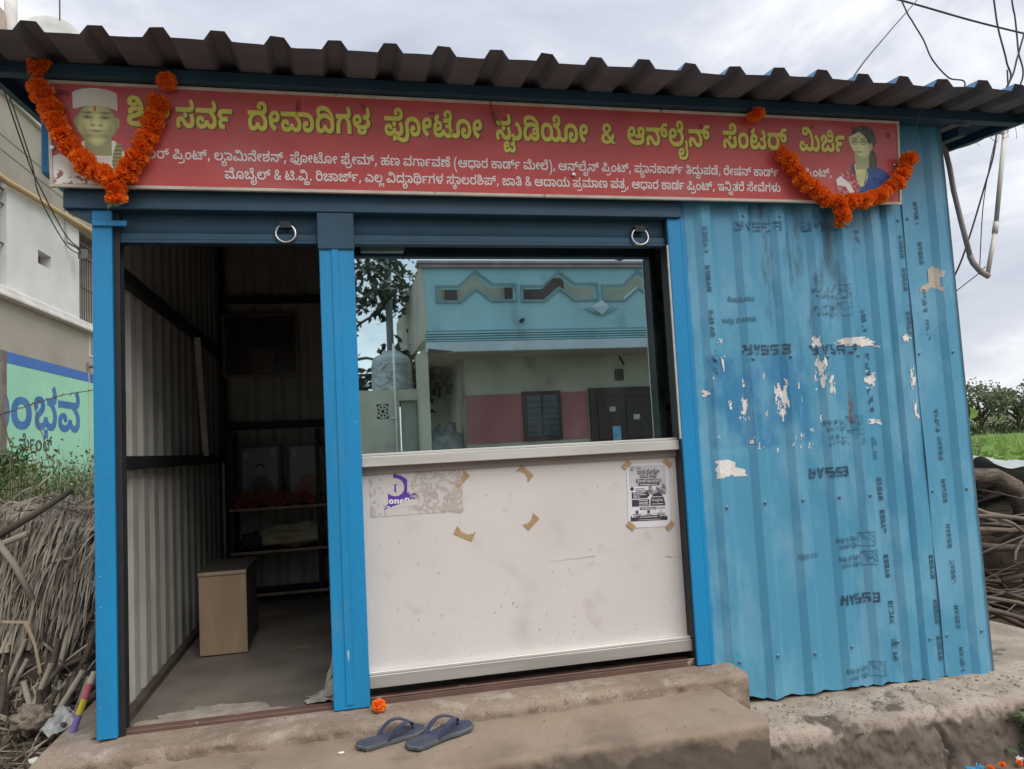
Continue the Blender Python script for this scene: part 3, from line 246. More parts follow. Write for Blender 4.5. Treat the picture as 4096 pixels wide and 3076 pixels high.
[8,[159,-2,-22,0,-26,12,1,9,0,8,22,11,17,0,12,0,18,-7,1,-6,0,-2,-2,-4,-1,-1,-19,0,0,1,2,2,1,1,0,2,-6,2,-3,0,-4,0,-6,-3,1,-3,0,-4,10,-5,13,0,10,0,16,4,8,9,1,8,1,1,0,7,-10,12,-16,6,-11,0,-14,0,-18,-8,-1,-6,-27,0,0,6,-16,8,-13,0,-12,0,-12,-6,1,-4,0,-2,2,-3,5,-1,2,-2,10,-2,11,0,7,0,1,-11,-7,0,-10,0,-10,-1,-1,-2,-2,0,-4,-4,1,-2,0,-2,8,-5,11,0,8,0,12,2,7,3,15,-11,-8,-3,-22,-4,-11,0,-24,0,-20,11,1,7,0,5,6,7,14,5,13,1,1,-4,-12,2,-12,6,-8,8,1,4,0,6,12,9,24,5,15,0,20,0,24,-7,11,-7,-11,0,8,4,14,7,20,3,15,0,20,0,30,-9,14,-17,1,-11,0,-7,-8,-13,-14,-9,-22,-6]],
[8,[59,-2,-14,0,-24,6,-12,10,1,7,0,6,10,9,18,5,13,0,16,0,16,-7,1,-5,0,-2,0,-5,-1,-1,-21,1,0,1,2,2,1,1,0,2,-6,2,-3,0,-6,0,-10,-4,1,-4,0,-5,16,-5,15,0,16,0,16,8,3,6,25,0,2,-8,14,-6,13,0,12,0,8,7,1,6,0,6,-8,10,-12,8,-20,6,-9,1,43,2,12,-4,16,-10,10,-12,1,-7,0,-9,-14,-12,-20,-6,-11,0,-12,0,-18,4,-14,6,-5,5,13,0,-8,-5,-16,-7,-18,-3],[9,56,1,13,129,0,14,0,12,1,3,1,4,1,2,3,1,2,0,4,-8,7,-5,4,21,6,12,-6,10,-11,1,-6,0,-3,-4,-7,-5,-3,-8,-3,-20,-3,-15,0]],
[8,[131,69,1,-13,-5,0,3,0,14,-4,12,-13,4,-15,1,-9,1,-15,-29,0,1,12,0,6,-2,11,-2,8,-1,3,-6,7,-16,9,-13,0,-8,0,-16,-4,-8,-8,-3,-6,-2,-3,-2,-7,0,-10,1,-6,1,-12,-31,0,1,15,0,9,6,18,16,13,17,3,7,-2,-43,0,1,13]],
[8,[143,56,-69,0,-14,0,-10,0,-3,-2,-4,0,-4,-3,1,-3,0,-2,4,-3,5,-1,4,0,8,-1,11,0,33,0,1,-13,-25,0,-8,0,-8,0,-6,-1,-1,0,-4,-1,-6,-3,1,-2,0,-3,6,-4,12,-1,7,0,5,0,1,-13,-5,0,-10,0,-18,2,-14,4,-10,8,1,5,0,3,6,6,8,5,9,1,1,-1,-10,3,-12,8,1,7,0,3,6,7,5,2,6,2,14,3,18,1,17,0,71,0]],
[8,[53,-2,-24,0,-20,10,1,6,0,4,8,6,14,4,11,2,3,-4,-10,1,-16,5,-6,5,1,4,0,5,12,7,22,3,13,0,14,0,22,-2,16,-6,7,-5,-11,0,6,4,12,5,14,3,18,1,13,0,12,0,22,-4,14,-8,8,-10,1,-8,0,-7,-12,-13,-28,-8,-19,0,-24,0,-24,11,1,8,0,5,8,8,18,4,11,0,16,0,16,-6,1,-6,0,-2,-2,-4,-1,-1,-19,1,0,0,0,2,1,1,0,1,-4,3,-3,0,-4,0,-8,-3,1,-3,0,-3,10,-4,15,0,16,0,16,8,1,9,1,1,0,8,-18,11,-17,0,-14,0,-18,-6,-3,-5,-25,0,-2,4,-16,7,-15,0,-10,0,-10,-4,1,-3,0,-1,0,-3,5,0,2,-2,8,0,9,0,11,0,1,-12,-11,0,-8,0,-8,0,-1,-1,-2,-1,-2,-2,1,-2,0,-2,6,-4,13,0,6,0,14,3,7,2,15,-10,-6,-2,-14,-3,-16,-2],[11,56,1,13,145,0,16,0,14,2,5,2,4,1,2,4,1,2,0,5,-12,5,-9,0,-8,0,-12,-4,1,-4,0,0,0,-2,1,-1,-7,6,2,1,6,1,3,0,6,0,8,-3,1,-3,0,-3,-8,-4,-7,0,-10,0,-10,6,1,4,0,5,10,7,18,5,17,0,14,0,20,-6,10,-10,1,-7,0,-5,-6,-7,-5,-4,-4,-2,-12,-2,-20,-2,-11,0]],
[8,[13,27,0,14,10,26,22,23,15,9,27,0,-14,-10,-20,-23,-10,-25,1,-14,0,-21,22,-36,23,-16,-25,0,-22,15,-24,38]],
[8,[117,-2,-36,0,-48,11,-24,18,1,12,0,10,16,14,24,7,17,0,12,0,18,-4,10,-9,1,-5,0,-6,-10,-9,-20,-5,-13,0,-10,0,-16,3,-10,4,-3,2,7,11,2,-2,8,-4,12,-2,7,0,12,0,12,4,1,4,0,4,-8,3,-5,0,-12,0,-16,-10,1,-9,1,-2,0,-4,8,-10,20,-8,28,-4,25,0,22,0,30,4,12,6,1,5,0,3,-4,4,-7,1,0,0,-4,1,-1,0,-16,3,-18,9,1,6,0,8,24,8,21,0,14,0,20,-5,10,-8,1,-5,0,-6,-12,-9,-7,-3,-8,-3,-20,-3,-15,0,-53,0,1,12,67,0,6,0,10,3,8,5,1,3,0,3,-8,5,-9,0,-6,0,-8,-3,1,-3,0,-4,12,-5,13,-2,4,-1,6,-1,5,-1,8,-3,8,-7,1,-5,0,-5,-10,-9,-24,-7,-36,-5]],
[8,[57,-2,-20,0,-26,15,1,14,0,7,8,12,16,10,15,2,5,-2,-41,0,1,13,151,0,1,-13,-3,0,1,1,10,-3,14,-8,8,-12,1,-7,0,-14,-24,-15,-21,0,-12,0,-16,4,-14,6,-5,5,13,1,-8,-6,-14,-7,-18,-3],[61,12,12,0,12,8,3,6,27,0,2,-8,14,-6,11,0,10,0,12,7,1,8,0,6,-8,11,-14,8,-22,4,-13,0,-3,0,-14,0,-24,-4,-14,-8,-8,-10,1,-6,0,-9,12,-7],[85,-18,3,20,27,0,3,-20]],
[8,[85,-2,-22,0,-34,8,-18,15,1,10,0,7,6,10,16,8,13,2,5,-2,-37,0,1,13,89,0,14,0,10,1,3,1,4,1,2,3,1,2,0,4,-6,7,-7,4,23,6,12,-6,8,-11,1,-6,0,-3,-4,-7,-5,-3,-4,-2,-8,-2,-7,-1,3,1,10,-2,12,-8,6,-10,1,-7,0,-10,-18,-14,-32,-9],[85,12,16,0,20,6,10,10,1,6,0,7,-12,10,-20,5,-13,0,-14,0,-20,-6,-12,-10,1,-6,0,-10,26,-12]],
[8,[77,-2,-20,0,-28,6,-14,10,1,6,0,4,6,6,8,5,9,2,1,-2,-27,0,1,11,53,0,4,1,6,3,1,2,0,1,-4,3,-1,2,17,1,13,-1,2,-2,2,-3,1,-1,0,-2,-2,-3,-1,-1,53,0,1,-11,-27,0,1,2,8,-2,8,-5,6,-6,1,-4,0,-6,-14,-10,-28,-6],[77,11,18,0,16,7,1,6,0,3,-8,6,-14,3,-11,0,-12,0,-14,-3,-6,-6,1,-3,0,-6,16,-7],[9,56,1,13,105,0,1,-13]],
[8,[57,-2,-20,0,-26,15,1,14,0,7,8,12,16,10,15,2,5,-2,-41,0,1,13,155,0,1,-13,-3,0,-1,3,8,-1,12,-6,6,-8,1,-4,0,-2,0,-3,-1,-2,-2,-1,-4,0,1,-1,-6,-3,-16,-6,-11,0,-8,0,-14,4,-10,6,1,4,0,7,18,7,15,0,8,0,10,-2,5,-2,14,-3,14,-12,1,-8,0,-8,-14,-11,-22,-6,-11,0,-18,0,-22,8,-9,7,13,1,-8,-6,-14,-7,-18,-3],[61,12,12,0,12,7,3,6,27,0,2,-7,14,-6,13,0,6,0,12,2,8,6,1,4,0,4,-6,8,-8,5,-7,0,-6,0,-6,-2,1,-2,0,-3,8,-2,5,0,4,0,8,2,4,4,1,3,0,3,-6,6,-14,4,-20,2,-13,0,-7,0,-14,0,-22,-4,-16,-8,-8,-10,1,-6,0,-9,12,-7],[243,34,-20,0,-22,12,1,11,1,1,0,10,12,13,24,7,19,0,10,0,16,-2,9,-2,-13,-10,-6,2,-8,1,-7,0,-8,0,-12,-3,-8,-8,1,-7,1,-3,0,-6,8,-6,11,0,4,0,8,3,1,3,0,1,-2,3,-3,0,-2,1,-6,1,-7,0,-75,0,1,13,75,0,12,0,20,-3,7,-2,6,-3,6,-7,1,-4,0,-8,-22,-8]],
[8,[59,-2,-14,0,-24,6,-12,10,1,7,0,6,10,9,18,5,13,0,16,0,16,-7,1,-5,0,-2,0,-5,-1,-1,-21,1,0,1,2,2,1,1,0,2,-6,2,-3,0,-6,0,-10,-4,1,-4,0,-5,16,-5,15,0,16,0,16,8,3,6,25,0,2,-8,14,-6,13,0,12,0,8,7,1,6,0,6,-8,10,-12,8,-20,6,-9,1,43,2,12,-4,18,-10,8,-12,1,-7,0,-9,-14,-12,-20,-6,-11,0,-12,0,-18,4,-14,6,-5,5,13,0,-8,-5,-16,-7,-18,-3],[9,56,1,13,125,0,16,0,14,2,3,2,4,1,2,4,1,2,0,5,-10,5,-9,0,-10,0,-12,-4,1,-4,0,0,0,-2,1,-1,-7,6,4,1,4,1,3,0,6,0,8,-3,1,-3,0,-3,-8,-4,-7,0,-10,0,-10,6,1,4,0,5,10,7,20,5,15,0,14,0,22,-6,10,-10,1,-7,0,-5,-6,-7,-7,-4,-4,-2,-12,-2,-18,-2,-13,0],[233,-2,-18,0,-30,10,-11,6,15,12,10,-7,20,-7,15,0,14,0,16,8,1,8,0,7,-12,12,-20,8,-11,3,15,12,18,-4,26,-12,14,-16,1,-10,0,-9,-12,-13,-24,-8]],
[8,[103,-2,-30,0,-42,11,-22,18,1,12,0,10,16,14,24,7,17,0,14,0,18,-4,8,-8,1,-6,0,-6,-10,-8,-18,-6,-15,0,-8,0,-14,2,-10,3,-3,2,7,11,2,-2,8,-3,8,-1,7,0,12,0,12,4,1,4,0,4,-8,3,-5,0,-8,0,-12,-4,-8,-9,1,-8,0,-7,14,-12,30,-7,23,0,20,0,28,5,14,11,1,7,0,8,-20,12,-13,3,15,10,16,-4,20,-9,12,-12,1,-8,0,-10,-18,-17,-40,-10],[117,56,1,13,11,0,16,0,14,2,5,2,4,1,2,4,1,2,0,5,-12,5,-9,0,-8,0,-12,-4,1,-4,0,0,0,-2,1,-1,-7,6,2,1,6,1,3,0,6,0,8,-3,1,-3,0,-3,-8,-4,-7,0,-10,0,-10,6,1,4,0,5,10,7,18,5,17,0,14,0,20,-6,10,-10,1,-7,0,-5,-6,-7,-5,-4,-4,-2,-12,-2,-20,-2,-11,0]],
[8,[89,26,0,-14,-10,-26,-20,-23,-13,-9,-27,0,16,10,20,23,10,25,1,14,0,21,-22,35,-23,17,29,0,22,-15,22,-38]],
[8,[-21,-52,-18,0,-26,6,-12,11,1,7,0,6,10,10,18,5,13,0,10,0,14,-4,6,-6,1,-4,0,-7,-16,-6,-17,0,-6,0,-12,1,-3,1,1,10,4,-2,10,-2,7,0,8,0,8,2,1,3,0,3,-6,2,-5,0,-4,0,-10,-2,-4,-6,1,-4,1,0,0,-7,16,-7,21,0,10,0,20,3,12,8,1,7,0,6,-8,10,-7,3,6,3,8,5,1,3,0,4,-6,5,-7,3,17,8,12,-5,10,-9,1,-5,0,-5,-8,-6,-3,-2,-1,4,8,-5,8,-11,1,-7,0,-9,-16,-12,-30,-6]],
[8,[59,-2,-14,0,-24,6,-12,10,1,7,0,6,10,9,18,5,13,0,16,0,16,-7,1,-5,0,-2,0,-5,-1,-1,-21,1,0,1,2,2,1,1,0,2,-6,2,-3,0,-6,0,-10,-4,1,-4,0,-5,16,-5,15,0,16,0,16,8,3,6,25,0,2,-8,14,-6,13,0,8,0,8,3,4,6,1,3,0,5,-6,11,-9,6,27,6,10,-6,10,-14,1,-8,0,-9,-14,-11,-20,-6,-11,0,-12,0,-18,4,-14,6,-5,5,13,0,-8,-5,-16,-7,-18,-3],[107,35,-8,0,-10,5,1,3,0,4,10,5,9,0,8,0,10,-5,1,-4,0,-3,-10,-5],[9,56,1,13,129,0,14,0,12,1,3,1,4,1,2,3,1,2,0,4,-8,7,-5,4,21,6,12,-6,10,-11,1,-6,0,-3,-4,-7,-5,-3,-8,-3,-20,-3,-15,0]],
[8,[127,-2,-14,0,-18,5,-14,8,-7,5,-4,4,-8,4,-6,2,-3,0,-6,0,-8,-5,1,-3,0,-4,6,-7,7,-4,-25,-5,-6,4,-8,11,1,5,0,6,10,9,18,5,15,0,14,0,20,-6,11,-8,6,-4,8,-6,12,-2,7,0,10,0,12,7,1,6,0,7,-14,13,-22,9,-13,2,-89,0,1,13,109,0,12,0,12,1,3,1,4,1,2,3,1,2,0,4,-8,7,-7,4,25,6,12,-6,8,-11,1,-6,0,-3,-4,-7,-7,-3,-6,-3,-18,-3,-11,0,-5,0,17,2,12,-4,18,-10,8,-12,1,-7,0,-13,-26,-14]],
[8,[83,-2,-20,0,-30,5,-16,7,-10,10,1,6,0,2,2,4,1,1,29,-1,0,-2,0,-1,1,-1,0,-3,2,-6,10,-5,18,-2,15,0,16,0,16,2,12,4,4,6,1,2,0,3,-4,4,-3,2,0,1,-2,0,1,0,-4,2,-12,2,-7,0,-8,0,-6,-2,1,-2,0,-2,6,-2,7,0,8,0,8,3,6,7,1,7,0,7,-8,10,-14,9,-18,5,-9,0,-8,0,-8,-4,1,-2,0,-3,8,-3,7,0,8,0,12,5,1,5,25,0,-2,-8,-14,-9,-18,-4,-11,0,-12,0,-16,4,-10,7,1,6,0,7,22,10,21,0,18,0,28,-7,20,-11,12,-15,1,-8,0,-4,-2,-6,-1,-3,-2,-1,0,-1,-4,-1,1,-1,-6,-6,-22,-5,-13,0,-18,0,-18,7,1,7,0,4,6,6,18,4,15,0,10,0,14,-2,9,-2,5,0,12,-3,14,-11,1,-6,0,-7,-10,-10,-18,-7,-28,-4]],
[8,[57,-2,-20,0,-26,15,1,14,0,7,8,12,16,10,15,2,5,-2,-41,0,1,13,119,0,14,0,10,1,5,1,4,1,0,3,1,2,0,4,-6,7,-7,4,23,6,12,-6,8,-11,1,-6,0,-3,-4,-7,-5,-3,-2,-2,-8,-2,-8,-1,-5,0,3,1,10,-3,14,-9,8,-12,1,-7,0,-14,-24,-15,-21,0,-12,0,-16,4,-14,6,-5,5,13,1,-8,-6,-14,-7,-18,-3],[61,12,12,0,12,8,3,6,27,0,2,-8,14,-6,11,0,10,0,12,7,1,8,0,6,-8,11,-14,8,-22,4,-13,0,-3,0,-14,0,-24,-4,-14,-8,-8,-10,1,-6,0,-9,12,-7]],
[8,[-55,-46,-10,0,-14,4,-6,8,1,4,0,8,14,10,26,6,19,0,18,0,26,-6,14,-11,1,-7,0,-4,-6,-8,-14,-4,-9,0,-8,0,-12,2,-10,4,-3,4,11,0,-4,-4,-8,-4,-12,-2],[-51,-37,6,0,6,5,3,3,21,0,2,-4,6,-4,7,0,6,0,6,3,1,4,0,4,-8,7,-16,3,-9,0,-3,0,-10,0,-16,-3,-8,-6,1,-5,0,-3,6,-4]],
[8,[27,-2,-20,0,-30,10,-11,8,17,9,10,-7,18,-6,17,0,14,0,14,8,1,8,0,7,-10,12,-22,8,-11,3,17,12,16,-4,26,-12,16,-16,1,-10,0,-9,-12,-13,-26,-8]],
[8,[57,-2,-20,0,-26,15,1,14,0,7,8,12,16,10,15,2,5,-2,-41,0,1,13,117,0,16,0,14,2,5,2,2,1,2,4,1,2,0,5,-10,5,-9,0,-8,0,-14,-4,1,-4,0,0,2,-2,1,-1,-7,6,2,1,4,1,3,0,6,0,8,-3,1,-3,0,-3,-8,-4,-7,0,-10,0,-8,6,1,4,0,5,8,7,20,5,15,0,14,0,20,-6,12,-10,1,-7,0,-5,-6,-7,-5,-4,-4,-2,-14,-2,-18,-2,-13,0,17,5,13,-1,8,-2,12,-6,6,-7,1,-5,0,-2,0,-3,-1,-2,-2,-1,-4,0,1,-1,-6,-3,-16,-6,-11,0,-8,0,-14,4,-10,6,1,4,0,7,18,7,15,0,8,0,10,-2,5,-2,14,-3,14,-13,1,-7,0,-8,-14,-11,-22,-6,-11,0,-18,0,-22,8,-9,7,13,1,-8,-6,-14,-7,-18,-3],[61,12,12,0,12,7,3,6,27,0,2,-7,14,-6,13,0,6,0,12,2,8,6,1,4,0,4,-6,8,-8,5,-7,0,-6,0,-6,-2,1,-2,0,-3,8,-2,5,0,4,0,8,2,4,4,1,3,0,3,-6,6,-14,4,-20,2,-13,0,-7,0,-14,0,-22,-4,-16,-8,-8,-10,1,-6,0,-9,12,-7]],
[8,[85,-2,-22,0,-34,8,-18,15,1,10,0,7,6,10,16,8,13,2,5,-2,-37,0,1,13,83,0,16,0,14,2,5,2,2,1,4,4,1,2,0,5,-12,5,-9,0,-8,0,-12,-4,1,-4,0,0,0,-2,1,-1,-7,6,2,1,4,1,5,0,4,0,8,-3,1,-3,0,-3,-8,-4,-7,0,-8,0,-10,6,1,4,0,5,10,7,18,5,15,0,16,0,20,-6,10,-10,1,-7,0,-5,-6,-7,-5,-4,-4,-2,-14,-2,-18,-2,-13,0,25,4,11,-2,10,-2,12,-8,6,-10,1,-7,0,-10,-18,-14,-32,-9],[85,12,16,0,20,6,10,10,1,6,0,7,-12,10,-20,5,-13,0,-14,0,-20,-6,-12,-10,1,-6,0,-10,26,-12]],
[8,[59,-2,-14,0,-24,6,-12,10,1,7,0,6,10,9,18,5,13,0,16,0,16,-7,1,-5,0,-2,0,-5,-1,-1,-21,1,0,1,2,2,1,1,0,2,-6,2,-3,0,-6,0,-10,-4,1,-4,0,-5,16,-5,15,0,16,0,16,8,3,6,25,0,2,-8,16,-7,13,0,8,0,10,4,6,5,1,4,0,5,-10,11,-7,6,25,6,12,-6,10,-14,1,-8,0,-8,-14,-11,-7,-3,-4,-1,-8,-2,-10,-1,-3,0,-14,0,-18,4,-14,6,-5,4,13,1,-8,-5,-16,-7,-18,-3],[107,35,-8,0,-10,5,1,3,0,4,10,5,9,0,8,0,10,-5,1,-4,0,-3,-10,-5],[179,-8,-13,11,-1,2,-37,27,21,6,39,-28,5,-1,15,-10],[9,56,1,13,133,0,14,0,12,1,3,1,4,1,2,3,1,2,0,4,-8,7,-7,4,23,6,12,-6,10,-11,1,-6,0,-3,-4,-7,-5,-3,-8,-3,-20,-3,-15,0]],
[8,[59,-2,-14,0,-24,6,-12,10,1,7,0,6,10,9,18,5,13,0,16,0,16,-7,1,-5,0,-2,0,-5,-1,-1,-21,1,0,1,2,2,1,1,0,2,-6,2,-3,0,-6,0,-10,-4,1,-4,0,-5,16,-5,15,0,16,0,16,8,3,6,25,0,2,-8,14,-6,13,0,12,0,8,7,1,6,0,6,-8,10,-12,8,-20,6,-9,1,43,2,12,-4,18,-10,8,-12,1,-7,0,-9,-14,-12,-20,-6,-11,0,-12,0,-18,4,-14,6,-5,5,13,0,-8,-5,-16,-7,-18,-3],[9,56,1,13,125,0,16,0,14,2,3,2,4,1,2,4,1,2,0,5,-10,5,-9,0,-10,0,-12,-4,1,-4,0,0,0,-2,1,-1,-7,6,4,1,4,1,3,0,6,0,8,-3,1,-3,0,-3,-8,-4,-7,0,-10,0,-10,6,1,4,0,5,10,7,20,5,15,0,14,0,22,-6,10,-10,1,-7,0,-5,-6,-7,-7,-4,-4,-2,-12,-2,-18,-2,-13,0],[231,-2,-18,0,-28,10,-13,7,19,9,10,-6,18,-6,13,0,10,0,10,5,1,4,0,5,-2,6,0,5,1,3,0,10,18,13,32,7,21,0,20,0,30,-6,20,-11,10,-15,1,-8,0,-10,-14,-14,-26,-8,-17,0,-14,0,-22,6,-10,10,1,6,0,5,6,8,14,4,9,0,12,0,12,-5,1,-4,0,-4,-8,-5,-7,0,-6,0,-8,3,-1,4,5,0,-2,-1,0,-3,1,-1,0,-4,10,-6,13,0,10,0,14,4,8,9,1,6,0,8,-12,12,-22,8,-17,0,-12,0,-20,-5,-10,-9,1,-6,0,-4,2,-5,0,-6,1,-3,0,-8,-12,-9,-20,-5]],
[8,[57,-2,-14,0,-20,6,-10,8,1,5,0,6,8,8,16,7,13,4,10,2,10,5,1,3,0,2,-4,3,-6,2,-5,0,-10,0,-8,-4,1,-3,0,-2,2,-4,3,-1,-23,-5,-4,3,-4,7,1,3,0,5,10,8,20,4,17,0,16,0,20,-5,8,-8,1,-4,0,-5,-8,-7,-14,-7,-11,-4,-12,-3,-10,-5,1,-3,0,-4,12,-3,9,0,16,0,16,8,1,6,27,0,2,-8,16,-6,13,0,12,0,14,8,1,8,0,7,-10,11,-22,9,-13,2,27,7,14,-4,24,-10,12,-14,1,-8,0,-9,-12,-13,-26,-8,-17,0,-12,0,-16,4,-14,6,-7,6,15,0,-8,-6,-16,-7,-20,-3],[117,56,1,13,21,0,16,0,14,2,5,2,2,1,4,4,1,2,0,5,-12,5,-9,0,-8,0,-12,-4,1,-4,0,0,0,-2,1,-1,-7,6,2,1,4,1,5,0,4,0,8,-3,1,-3,0,-3,-8,-4,-7,0,-8,0,-10,6,1,4,0,5,10,7,18,5,15,0,16,0,20,-6,10,-10,1,-7,0,-5,-6,-7,-5,-4,-4,-2,-14,-2,-18,-2,-13,0]],
[8,[101,-2,-28,0,-42,11,-22,18,1,12,0,10,16,14,24,7,17,0,14,0,18,-4,8,-8,1,-6,0,-6,-10,-8,-18,-6,-15,0,-8,0,-14,2,-10,3,-3,2,7,11,2,-2,8,-3,8,-1,7,0,12,0,12,4,1,4,0,4,-8,3,-5,0,-8,0,-12,-4,-8,-9,1,-8,0,-7,14,-12,30,-7,21,0,20,0,30,5,14,11,1,7,0,9,-18,12,-13,4,19,7,14,-3,20,-10,8,-12,1,-7,0,-10,-18,-17,-40,-10],[117,56,1,13,49,0,1,-13],[247,34,-18,0,-24,12,1,11,1,1,0,10,14,13,24,7,17,0,12,0,16,-2,7,-2,-11,-10,-6,2,-10,1,-5,0,-8,0,-14,-3,-8,-8,1,-7,1,-3,0,-6,8,-6,11,0,6,0,6,3,1,3,0,1,-2,3,-1,0,-2,1,-8,1,-5,0,-75,0,1,13,73,0,14,0,18,-3,7,-2,6,-3,6,-7,1,-4,0,-8,-22,-8]],
[8,[71,-1,-18,0,-26,7,-14,11,1,7,0,6,8,8,16,7,13,4,31,11,4,1,6,3,6,4,1,3,0,4,-10,5,-9,0,-6,0,-10,-2,-4,-5,1,-3,0,-3,6,-6,10,-7,7,-4,87,-50,-31,0,-69,41,-10,5,-14,9,-10,9,1,6,0,6,12,10,22,6,15,0,14,0,20,-6,12,-9,1,-5,0,-5,-8,-7,-10,-6,-5,-3,-37,-13,-10,-4,-8,-6,1,-4,0,-4,8,-6,14,-3,9,0,10,0,20,4,16,9,10,11,1,7,27,0,0,-9,-8,-12,-12,-8,-5,-3,-5,-2,-10,-5,-26,-4]],
[8,[65,-2,-12,0,-20,4,-16,8,-8,11,1,7,0,10,14,14,26,7,17,0,10,0,18,-4,8,-7,1,-6,0,-5,-8,-8,-18,-5,-15,0,-10,0,-18,4,-5,3,5,10,4,-2,14,-3,11,0,10,0,10,3,1,3,0,3,-8,3,-5,0,-8,0,-10,-5,-8,-9,1,-6,1,-1,0,-4,6,-6,8,-4,10,-1,7,0,18,0,16,8,3,6,27,0,2,-7,14,-7,13,0,12,0,12,6,1,4,0,4,-8,6,-12,4,-7,0,21,9,12,-3,16,-7,8,-9,1,-6,0,-9,-24,-13,-23,0,-10,0,-18,4,-16,6,-7,5,13,0,-8,-5,-16,-7,-20,-3],[51,52,-14,2,-12,9,1,4,0,4,8,7,20,4,17,0,3,-12,-10,0,-8,-3,1,-3,0,-2,8,-4,9,0],[135,36,1,12,23,0,12,2,16,8,1,7,1,1,0,4,-8,5,-10,4,-7,0,-6,0,-8,-3,1,-2,0,-3,4,-2,8,-1,3,0,10,0,14,5,5,4,11,-9,-4,-2,-12,-5,-14,-3,-9,0,-12,0,-16,4,-8,6,1,5,0,7,20,9,21,0,14,0,22,-7,12,-11,1,-6,0,-6,-8,-9,-12,-8,-20,-5,-11,-1]],
[8,[17,8,0,5,12,5,7,0,8,0,10,-5,1,-5,0,-5,-10,-5,-7,0,-6,0,-12,5]],
[8,[57,-2,-14,0,-22,6,-14,10,1,7,0,6,10,9,20,5,13,0,16,0,16,-7,1,-5,0,-2,-2,-5,-1,-1,-19,1,0,1,0,2,1,1,0,2,-4,2,-5,0,-6,0,-8,-4,1,-4,0,-5,14,-5,17,0,16,0,14,8,3,6,27,0,2,-8,14,-6,13,0,8,0,10,2,6,5,4,8,1,5,0,11,-12,20,-24,15,-30,8,-15,0,-8,0,-8,-3,1,-3,0,-2,8,-3,7,0,8,0,12,5,1,5,27,-1,-2,-7,-14,-9,-20,-4,-11,0,-12,0,-18,4,-10,7,1,5,0,6,10,7,20,5,17,0,24,0,40,-10,30,-18,16,-23,1,-13,0,-8,-6,-12,-12,-8,-14,-6,-16,-2,-7,0,-12,0,-18,4,-12,6,-5,5,13,0,-8,-5,-16,-7,-20,-3]],
[8,[-57,-41,-16,0,-18,9,1,8,0,8,18,9,19,0,8,0,16,-3,8,-6,3,-3,1,-8,-2,-4,-8,-7,-16,-3],[-55,-32,10,0,8,5,1,3,0,3,-10,4,-5,0,-10,0,-8,-4,1,-3,0,-4,10,-4],[1,-41,-10,0,-14,3,-8,5,-1,4,-1,8,4,4,8,7,14,3,11,0,18,0,18,-10,1,-7,0,-8,-20,-9],[-1,-32,6,0,6,2,4,4,1,2,0,3,-8,4,-7,0,-8,0,-8,-4,1,-3,0,-4,8,-4]],
[8,[85,-2,-22,0,-34,8,-18,16,1,12,0,8,12,13,20,9,26,5,15,0,12,0,18,-3,14,-5,5,-3,3,0,-4,4,-12,9,-14,7,-20,3,-9,0,-16,0,-12,-5,1,-4,0,-3,4,-5,5,-2,-17,-8,-8,4,-10,11,1,5,0,7,16,9,24,4,13,0,20,0,30,-7,13,-6,10,-6,14,-14,4,-16,1,-8,0,-13,-18,-17,-32,-9],[85,12,16,0,20,6,10,10,1,6,0,7,-12,10,-20,5,-13,0,-14,0,-20,-6,-12,-10,1,-6,0,-10,26,-12]],
[8,[149,-2,-12,0,-16,4,-16,6,-3,5,13,1,-8,-6,-16,-7,-20,-3,-11,0,-14,0,-20,6,-10,8,1,5,0,6,8,8,16,7,13,4,10,2,10,5,1,3,0,2,-4,3,-6,2,-5,0,-10,0,-8,-4,1,-3,0,-2,2,-4,3,-1,-23,-5,-4,3,-4,7,1,3,0,5,10,8,20,4,17,0,16,0,20,-5,8,-8,1,-4,0,-5,-8,-7,-14,-7,-11,-4,-12,-3,-10,-5,1,-3,0,-4,12,-3,9,0,16,0,16,8,1,6,27,0,2,-8,16,-6,13,0,12,0,10,5,1,4,0,4,-6,6,-12,4,-7,1,21,5,12,-2,16,-6,6,-8,1,-5,0,-7,-10,-9,-22,-6],[119,35,1,11,29,0,4,1,6,3,1,2,0,1,-4,3,-1,2,27,0,4,-2,2,-3,1,-1,0,-2,-2,-3,-1,-1,27,0,1,-11,-7,0,-4,0,-10,0,-1,1,-9,-1],[119,56,1,13,59,0,1,-13]],
[8,[149,-2,-16,0,-24,8,-7,7,13,1,-8,-6,-16,-7,-20,-3,-11,0,-14,0,-20,6,-10,8,1,5,0,6,8,8,16,7,13,4,10,2,10,5,1,3,0,2,-4,3,-6,2,-5,0,-10,0,-8,-4,1,-3,0,-2,2,-4,3,-1,-23,-5,-4,3,-4,7,1,3,0,5,10,8,20,4,17,0,16,0,20,-5,8,-8,1,-4,0,-5,-8,-7,-14,-7,-11,-4,-12,-3,-10,-5,1,-3,0,-4,12,-3,9,0,16,0,16,8,1,6,27,0,2,-8,16,-6,13,0,12,0,10,5,1,4,0,3,-4,6,-3,2,27,7,4,-4,6,-9,1,-6,0,-6,-10,-10,-24,-6],[137,38,-16,0,-22,4,-14,7,-3,3,-3,6,13,6,10,-8,22,-7,13,0,8,0,8,3,1,4,0,2,-2,2,-1,2,25,4,4,-2,4,-6,1,-3,0,-5,-8,-8,-18,-4],[119,56,1,13,53,0,-1,-13],[249,34,-20,0,-22,12,1,11,1,1,0,10,14,13,24,7,17,0,12,0,16,-2,7,-2,-13,-10,-4,2,-12,1,-3,0,-8,0,-14,-3,-8,-8,1,-7,1,-3,0,-6,8,-6,11,0,4,0,8,3,1,3,0,1,-2,3,-1,0,-4,1,-6,1,-5,0,-75,0,1,13,73,0,12,0,20,-3,7,-2,6,-3,6,-7,1,-4,0,-8,-22,-8]],
